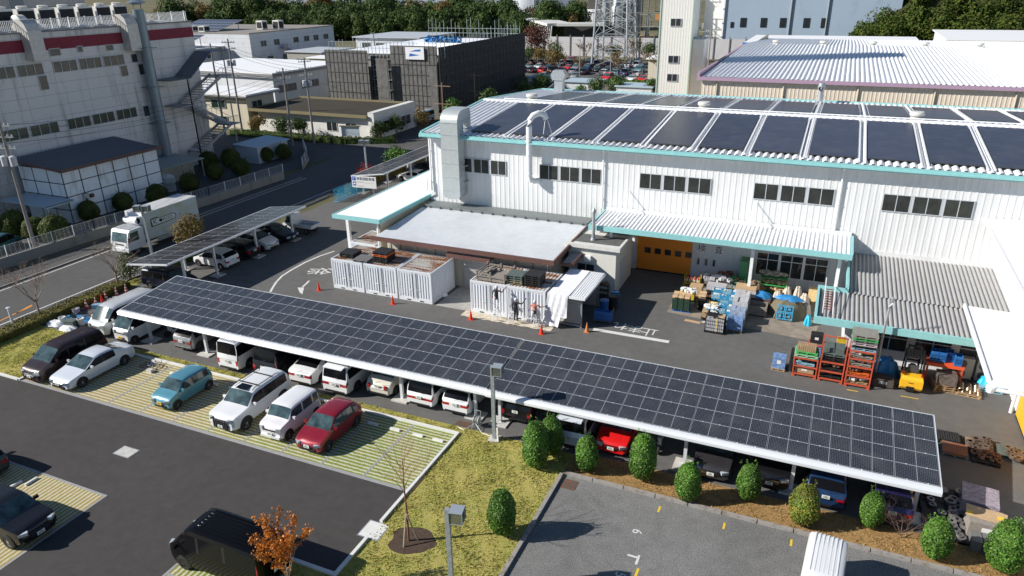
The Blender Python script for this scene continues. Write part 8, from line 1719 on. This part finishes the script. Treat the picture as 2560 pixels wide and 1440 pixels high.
# ---------------------------------------------------------------- racks in front of the low wing
def rack_thing(x, y, w_, d, zs, lb, lean=0.0, top=None):
    T = thing('stacking_rack', lb, 'rack', (x, y, 0), 0, 'red stacking racks'); m = MB(); t = .07; H = top or zs[-1]
    for a in (0, w_-t):
        for b in (0, d-t): m.box(a, a+t, b, b+t, .06, H)
    for z in zs: m.box(t, w_-t, 0, t, z-.08, z); m.box(t, w_-t, d-t, d, z-.08, z); m.box(0, t, t, d-t, z-.08, z-.005); m.box(w_-t, w_, t, d-t, z-.08, z-.005)
    for a in (0, w_-.16): m.box(a, a+.16, -.03, .13, 0, .08)
    part(T, 'frame', m, RACKR); m = MB()
    for z in zs[:-1]: m.box(t, w_-t, t, d-t, z-.05, z-.03)
    part(T, 'shelf', m, RUST); return T
rack_thing(-.15,41.35,1.35,1.2,(.2,.72,1.25),'red stacking rack at the left with grey-green pallets on top'); rack_thing(1.28,41.3,1.35,1.2,(.2,.70,1.30),'middle red stacking rack with tall empty uprights', top=2.45); rack_thing(2.72,41.2,1.35,1.2,(.2,.75,1.35,1.85,2.35),'tallest red stacking rack at the right, four tiers high')
m = MB(); m.box(1.3,2.6,42.4,42.46,2.40,2.46); m.box(1.3,2.6,41.3,41.36,2.40,2.46) if 0 else None; single('rack_bar', m, RACKR, 'cross bar linking the tall uprights of the middle rack', 'bar')
box_thing(.5,41.95,.21,1.05,.95,.36,'long wooden box with white label at the bottom of the left rack',WOOD); pallet(.5,41.95,.73,'pale blue pallet on the middle tier of the left rack',C_LB,s=(.95,.95,.8)); fillmb(61,.9,.8,.2,14,.22,RUST,'rusty wheels on the pale blue pallet',(.5,41.95,.86))
pallet(.5,41.95,1.27,'light green pallet on top of the left rack',pal('pale_green',(.30,.48,.33)),s=(1.2,1.05,1.1)); pallet(.5,41.95,1.44,'bright green pallet under the wooden slat pack',C_GR,s=(1.1,.95,1.0)); m = MB()
for a in range(9):
    for b in range(3): m.box(-.5+a*.115,-.5+a*.115+.095,-.35+b*.25,-.35+b*.25+.2,0,.30)
single('slat_pack', m, WOOD, 'bundle of wooden slats on the green pallet', 'slats', loc=(.45,41.9,1.60))
for z, s_, lb in ((.21,66,'black wheels on the bottom tier of the middle rack'),(.71,67,'dark metal rings on the middle tier of the middle rack')): pallet(1.95,41.9,z,'black pallet on the %s tier of the middle rack' % ('bottom' if z < .5 else 'middle'),C_BK,s=(1,.95,.8)); fillmb(s_,.9,.8,.25,18,.22,SCRAP,lb,(1.95,41.9,z+.12))
for q in range(3): pallet(1.95,41.95,1.32+q*.16,'%s pallet in the pile on the middle rack' % ('bottom black','middle black','top grey-green')[q],C_GG if q == 2 else C_BK,.03,s=(1.08,1,1))
m = MB(); m.box(-.52,.52,-.4,.4,0,.28); m.box(-.02,.02,-.41,.41,.0,.3,1); single('grey_case', m, [C_GG, C_BK], 'grey-green plastic case on the middle rack', 'case', loc=(1.95,42.0,1.80))
for i, (z, mm_, lb) in enumerate(((.21,FILM,'film-wrapped goods on the bottom tier of the right rack'),(.77,SCRAP,'dark tyres on the second tier of the right rack'),(1.37,mat('buff_parts', (.42,.38,.32), .7, vary=.3, vscale=6),'buff wrapped parts on the third tier of the right rack'),(1.87,mat('buff_parts2', (.40,.37,.33), .7, vary=.3, vscale=6),'buff wrapped parts on the top tier of the right rack'))): 
    pallet(3.4,41.8,z,'pallet on tier %d of the right rack' % (i+1),(None, C_OR, WOODG, WOODG)[i],s=(1,.95,.8)); fillmb(70+i,.9,.8,.28,20,.26,mm_,lb,(3.4,41.8,z+.10))
for q in range(6): pallet(3.4,41.85,2.36+q*.155,'%s pallet in the tall pile on the right rack' % ('pale blue bottom','dark second','pinkish third','grey fourth','green fifth','grey top')[q],(C_LB,C_BK,C_PK,C_GY,C_GR,pal('warm_grey',(.25,.24,.21)))[q],.02,s=(1.2,1.1,1))
box_thing(-.95,41.95,.13,.75,.65,.75,'blue and white carton stack standing alone left of the racks',MATS['blue_white_packs']); pallet(-.95,41.95,0,'small wooden pallet under the lone carton stack',None,s=(.75,.75,1)); m = MB()
for q in range(4): m.obox((-.28,42.05,.25+q*.3),(.16,.9,.26),.0,M=Matrix.Rotation(.15,3,'Y'))
single('upright_pallets', m, C_BK, 'black pallets standing on edge against the left rack', 'pallets')
# behind racks
for q in range(5): crate(2.35,44.0,.1+q*.33,'light blue crate in the tower behind the racks, tier %d' % (q+1),C_SK if q < 4 else C_YE,0,None,me=CRM2)
T = thing('red_frame_cart', 'red framed cart with blue boxes behind the left rack', 'cart', (1.2, 43.6, 0)); m = MB(); [m.box(a-.03,a+.03,b-.03,b+.03,0,1.3) for a in (-.65,.65) for b in (-.35,.35)]; m.box(-.65,.65,-.35,.35,.2,.24); m.box(-.65,.65,-.36,-.32,1.25,1.31); m.box(-.65,.65,.32,.36,1.25,1.31); part(T, 'frame', m, REDP); m = MB(); m.box(-.55,.55,-.3,.3,.24,.95); part(T, 'blue_boxes', m, MATS['blue_white_packs'])
box_thing(.95,43.75,1.32,.7,.6,.55,'black lidded box on the red framed cart',C_BK)
# items between racks and forklift
heap(4.9,43.2,.75,.6,1.3,81,TARP,'blue covered machine between the racks and the forklift','covered_machine','machine'); m = MB(); m.box(-.55,.55,-.4,.4,.1,.55); [m.box(a-.05,a+.05,b-.05,b+.05,0,.1) for a in (-.45,.45) for b in (-.3,.3)]; m.box(-.22,.22,-.42,-.4,.28,.45,1); single('dark_wooden_box', m, [mat('dark_wood', (.07,.06,.05), .8, vary=.3), GALV], 'dark wooden box with a grey plate in front of the blue machine', 'box', loc=(4.75,42.1,0)); pallet(5.1,42.8,0,'wooden pallet leaning by the dark wooden box',None,.2)
# forklift seen from behind
T = thing('forklift', 'yellow forklift with black overhead guard seen from behind', 'forklift', (6.2, 42.75, 0), R_(-3)); FY = mat('forklift_yellow', (.80,.45,.02), .35, coat=.4, vary=.06)
m = MB(); m.ext([(-.55,-.95,.18),(-.50,-1.06,.35),(-.50,-1.06,.80),(-.55,-.95,.98),(-.55,-.35,1.0),(-.55,-.35,.18)], (0,0,0), (1.1,0,0)); m.ext([(-.52,-.35,.25),(-.52,-.35,.75),(-.52,.75,.60),(-.52,.75,.25)], (0,0,0), (1.04,0,0)); part(T, 'body', m, FY, 30)
m = MB(); m.box(-.20,.20,-1.075,-.9,.12,.42); m.box(-.14,.14,-1.07,-1.063,.62,.66); part(T, 'counterweight_slot', m, BLACK)
m = MB()
for s in (-1, 1): m.bar((s*.48,-.75,.95),(s*.46,-.55,2.05),.07); m.bar((s*.48,.55,.6),(s*.46,.35,2.05),.07)
m.box(-.52,.52,-.60,.45,2.02,2.08)
for q in range(7): x = -.45+q*.15; m.box(x-.02,x+.02,-.6,.45,2.08,2.12)
part(T, 'overhead_guard', m, BLACK); m = MB(); m.box(-.30,.30,-.45,.05,.95,1.08); m.box(-.28,.28,-.50,-.40,1.08,1.5); part(T, 'seat', m, mat('seat_grey', (.05,.055,.06), .6)); m = MB(); m.tube([(.0,.35,.75),(0,.2,1.2)], .03, 6); m.lathe([(.17,-.012),(.17,.012)], (0,.18,1.22), 14); part(T, 'steering_wheel', m, BLACK)
m = MB()
for s in (-1, 1): m.box(s*.33-.05,s*.33+.05,.80,.92,.1,2.15)
for z in (.4,1.2,2.1): m.box(-.33,.33,.82,.90,z-.04,z+.04)
part(T, 'mast', m, BLACK); m = MB()
for s in (-1, 1): m.box(s*.28-.05,s*.28+.05,.92,1.95,.06,.10)
m.box(-.45,.45,.92,.97,.1,.6); part(T, 'fork', m, BLACK)
for (x, y, r_) in ((-.42,.55,.27),(.42,.55,.27),(-.12,-.85,.21),(.12,-.85,.21)): m = MB(); m.lathe([(r_*.5,-.09),(r_,-.08),(r_,.08),(r_*.5,.09)], (x,y,r_), 18, axis='x'); part(T, 'wheel', m, RUBBER, 40)
for s in (-1, 1): m = MB(); m.box(s*.47-.04,s*.47+.04,-.90,-.82,1.05,1.22); part(T, 'tail_light', m, TAIL)
# red table with blue bins, air units
T = thing('red_table', 'orange-red steel table loaded with blue part bins', 'table', (7.9, 43.9, 0)); m = MB(); m.box(-.95,.95,-.5,.5,1.12,1.3); part(T, 'top', m, mat('orange_red', (.70,.10,.03), .5))
for (a, b) in ((-.88,-.44),(.88,-.44),(-.88,.44),(.88,.44)): m = MB(); m.box(a-.05,a+.05,b-.05,b+.05,0,1.12); part(T, 'leg', m, RACKR)
for i in range(4):
    for q in range(3): crate(7.3+i*.40,43.9+(.2 if i == 2 else 0)-(.2 if i == 3 else 0),1.31+q*.17,'blue part bin on the orange-red table, pile %d from the left, tier %d' % (i+1, q+1),C_BL,pi/2,None,'blue part bins',CRM2)
for q in range(3): pallet(7.9,43.0,.0+q*.14,'wooden pallet under the dark bundle, %s of three' % ('lowest','middle','topmost')[q],None,.1+.05*q)
m = MB(); m.box(-.5,.5,-.45,.45,0,.55); single('dark_bundle', m, mat('mottled_bundle', (.12,.10,.09), .6, vary=.6, vscale=5), 'mottled dark bundle on the wooden pallets by the forklift', 'bundle', loc=(8.0,43.0,.43))
for i in range(2):
    T = thing('outdoor_air_unit', ('beige air-conditioning unit against the low wing wall, left of the pair','beige air-conditioning unit against the low wing wall, right of the pair')[i], 'air conditioner', (9.0+i*1.15, 44.7, .1), 0, 'air units'); m = MB(); m.box(-.5,.5,-.2,.2,0,1.3); part(T, 'casing', m, mat('unit_beige', (.48,.46,.42), .6, vary=.08))
    for z in (.35,.95): m = MB(); m.lathe([(.27,0),(.27,.02),(.22,.03)], (-.12,-.225,z), 20, axis='y'); m.lathe([(.06,0),(.06,.02)], (-.12,-.24,z), 10, axis='y', m=1); part(T, 'fan_grille', m, [mat('fan_dark', (.10,.10,.10), .5), PAPER])
pallet(9.2,43.0,0,'wooden pallet with rows of metal rings',None,-.12,s=(1.2,1.15,1)); m = MB(); r = random.Random(5)
for i in range(3):
    for j in range(8): m.lathe([(.13,-.02),(.15,0),(.13,.02)], (-.38+i*.38,-.42+j*.11,.15), 14, axis='y', capb=False, capt=False)
single('ring_rows', m, mat('bronze_rings', (.40,.31,.22), .3, .6, vary=.3, vscale=9), 'three rows of bright bronze-coloured rings on a pallet', 'rings', loc=(9.2,43.0,.12), rz=-.12)
for q in range(2): pallet(10.4,43.9,q*.15,'pale blue pallet by the corner post, %s' % ('lower','upper')[q],C_LB,0,s=(1.05,.9,1))
heap(10.2,44.0,.5,.4,.45,83,mat('cyan_bag', (.02,.42,.62), .5),'bright blue sheet on the pale blue pallets','blue_tarpaulin','tarpaulin',z=.3)
# scrap pallets in the open yard on the right
for i in range(5): pallet(7.7+(i//2)*1.35+(.15 if i % 2 else 0), 37.4-(i % 2)*1.1-.1*(i//2), 0, ('black pallet of small dark castings at the upper left of the scrap group','pallet under a rusty mottled sheet in the scrap group','wooden pallet of rings, upper middle of the scrap group','black pallet of dark discs, lower middle of the scrap group','pallet of large rusty rings at the right of the scrap group')[i], (C_BK,C_GG,None,C_BK,C_GG)[i], -.08, s=(1.1,.95,.9))
def rings(n, w_, d, seed, rr=(.10,.2)):
    r = random.Random(seed); m = MB()
    for _ in range(n): q = r.uniform(*rr); h = r.uniform(.03,.16); m.lathe([(q*.5,0),(q,0),(q,h),(q*.5,h)], (r.uniform(-w_/2,w_/2), r.uniform(-d/2,d/2), r.uniform(0,.08)), 14, capb=False, capt=False)
    return m
RNG = mat('mixed_rings', (.20,.15,.12), .45, .5, vary=.6, vscale=4)
m = MB(); r = random.Random(3); [m.lathe([(.05,0),(.06,.12),(.03,.14)], (-.45+.11*a+r.uniform(-.01,.01), -.4+.11*b, 0), 8) for a in range(9) for b in range(8)]; single('small_castings', m, C_BK, 'black pallet load of small dark castings', 'castings', loc=(7.7,37.4,.14))
m = MB(); m.box(-.55,.55,-.5,.5,0,.12); single('rusty_sheet', m, RUST, 'rusty mottled sheet on a pallet beside the shadow edge', 'sheet', loc=(7.85,36.3,.14), rz=-.08)
for i, (x, y, n, lb) in enumerate(((9.05,37.3,20,'mixed rings and rusty parts, upper middle of the scrap group'),(9.2,36.2,26,'dark discs stacked in the middle of the scrap group'),(10.5,36.9,18,'large rusty rings at the right of the scrap group'))): single('metal_rings', rings(n, 1.0, .95, 90+i), (RNG, SCRAP, RNG)[i], lb, 'rings', loc=(x, y, .14))
T = single('flat_disc_pallets', rings(34, 1.6, 3.6, 99, (.14,.26)), mat('grey_discs', (.26,.25,.25), .35, .5, vary=.5, vscale=2.5), 'scattered grey and brown discs on dark pallets at the carport end', 'discs', loc=(6.95,31.0,.15)); 
for q in range(3): pallet(6.9,29.7+q*1.25,0,'black pallet under the scattered discs, %s from the front' % ('first','second','third')[q],C_BK,.05,s=(1.6,1.1,1))
box_thing(8.3,30.2,.14,1.35,1.1,.75,'open wooden crate with a cardboard sheet across it',WOODG); m = MB(); m.box(-.75,.75,-.4,.4,0,.02); m.box(-.72,-.5,-.3,-.1,.02,.03,1); m.box(.4,.62,-.1,.1,.02,.03,1); single('flat_cardboard', m, [CARD, YELLOW], 'cardboard sheet with yellow marks on the wooden crate', 'cardboard', loc=(8.3,30.35,.90), rz=-.15)
m = MB(); m.box(-.7,.7,-.7,.7,0,.8); single('wrapped_load', m, mat('purple_film', (.30,.26,.30), .2, vary=.4, vscale=6), 'dull film-wrapped load behind the cardboard sheet', 'load', loc=(8.25,31.7,.14), rz=-.12); m = MB()
for q in range(3): m.box(-.6+q*.42,-.6+q*.42+.38,-.35,.35,0,.5)
single('black_tubs', m, C_GY, 'row of three dark tubs in front of the cardboard sheet', 'tubs', loc=(8.3,29.25,.02)); pallet(8.3,30.9,0,'long dark pallet under the crate and the wrapped load',C_BK,0,s=(1.3,2.4,1))
# yellow lines near forklift
m = MB(); m.box(2.9,3.5,40.75,40.82,.004,.008); m.box(5.7,6.6,41.15,41.21,.004,.008); struct('yard_line_marking', m, YELLOW)
# ---------------------------------------------------------------- turf tufts and fallen leaves (uncountable)
def blades(name, lb, areas, dens, h, m_, seed, flat=.0, avoid=()):
    r = random.Random(seed); m = MB()
    for (x0, x1, y0, y1) in areas:
        for _ in range(int((x1-x0)*(y1-y0)*dens)):
            x, y = r.uniform(x0, x1), r.uniform(y0, y1)
            if math.sin(x*1.9+seed)*math.cos(y*1.6)+.5*math.sin(x*5+y*4) < r.uniform(-1.3, .5): continue
            if any((x-a)**2+(y-b)**2 < c*c for a, b, c in avoid): continue
            t = r.uniform(0, 6.28); L = h*r.uniform(.5, 1.4); w_ = L*.45; c, s = math.cos(t), math.sin(t); z = .012
            if r.random() < flat: m.face([(x,y,z+.01),(x+c*w_,y+s*w_,z+.02),(x+c*w_-s*w_,y+s*w_+c*w_,z+.015)])
            else: lx, ly = r.gauss(0,.5)*L, r.gauss(0,.5)*L; m.face([(x-s*w_/2,y+c*w_/2,z),(x+s*w_/2,y-c*w_/2,z),(x+lx,y+ly,z+L*.7)])
    tag(link(name, m.mesh(name, m_)), lb, 'grass' if 'grass' in name else 'leaf litter', kind='stuff')
GB = leafm('dry_grass_blades', [(.24,.29,.05),(.40,.37,.10),(.50,.42,.15),(.28,.33,.06),(.56,.48,.20)], .8, .25, .1)
pp = P(1022,1352)
blades('dry_grass', 'dry yellow-green grass of the lawns', [(-15.7,-9.7,14.5,28.9),(-43.2,-15.9,28.38,28.94),(-49.2,-43.5,23.4,28.9),(-18.2,-15.9,13.5,17.45)], 260, .10, GB, 3, 0, [(pp.x+.1,pp.y,.95)])
blades('leaf_litter', 'dry leaves and grass tufts under the clipped bushes', [(-9.5,11.5,27.42,29.2)], 170, .10, leafm('leaf_litter', [(.42,.24,.10),(.52,.34,.16),(.25,.15,.06),(.30,.26,.08)], .9, .15, .1), 5, .5)
blades('grid_grass', 'grass standing between the strips of the bays', [(-28,-16.2,23.6,28.1)], 60, .05, leafm('bay_grass', [(.16,.24,.03),(.26,.30,.06),(.12,.20,.03)], .8, .2, .1), 8)
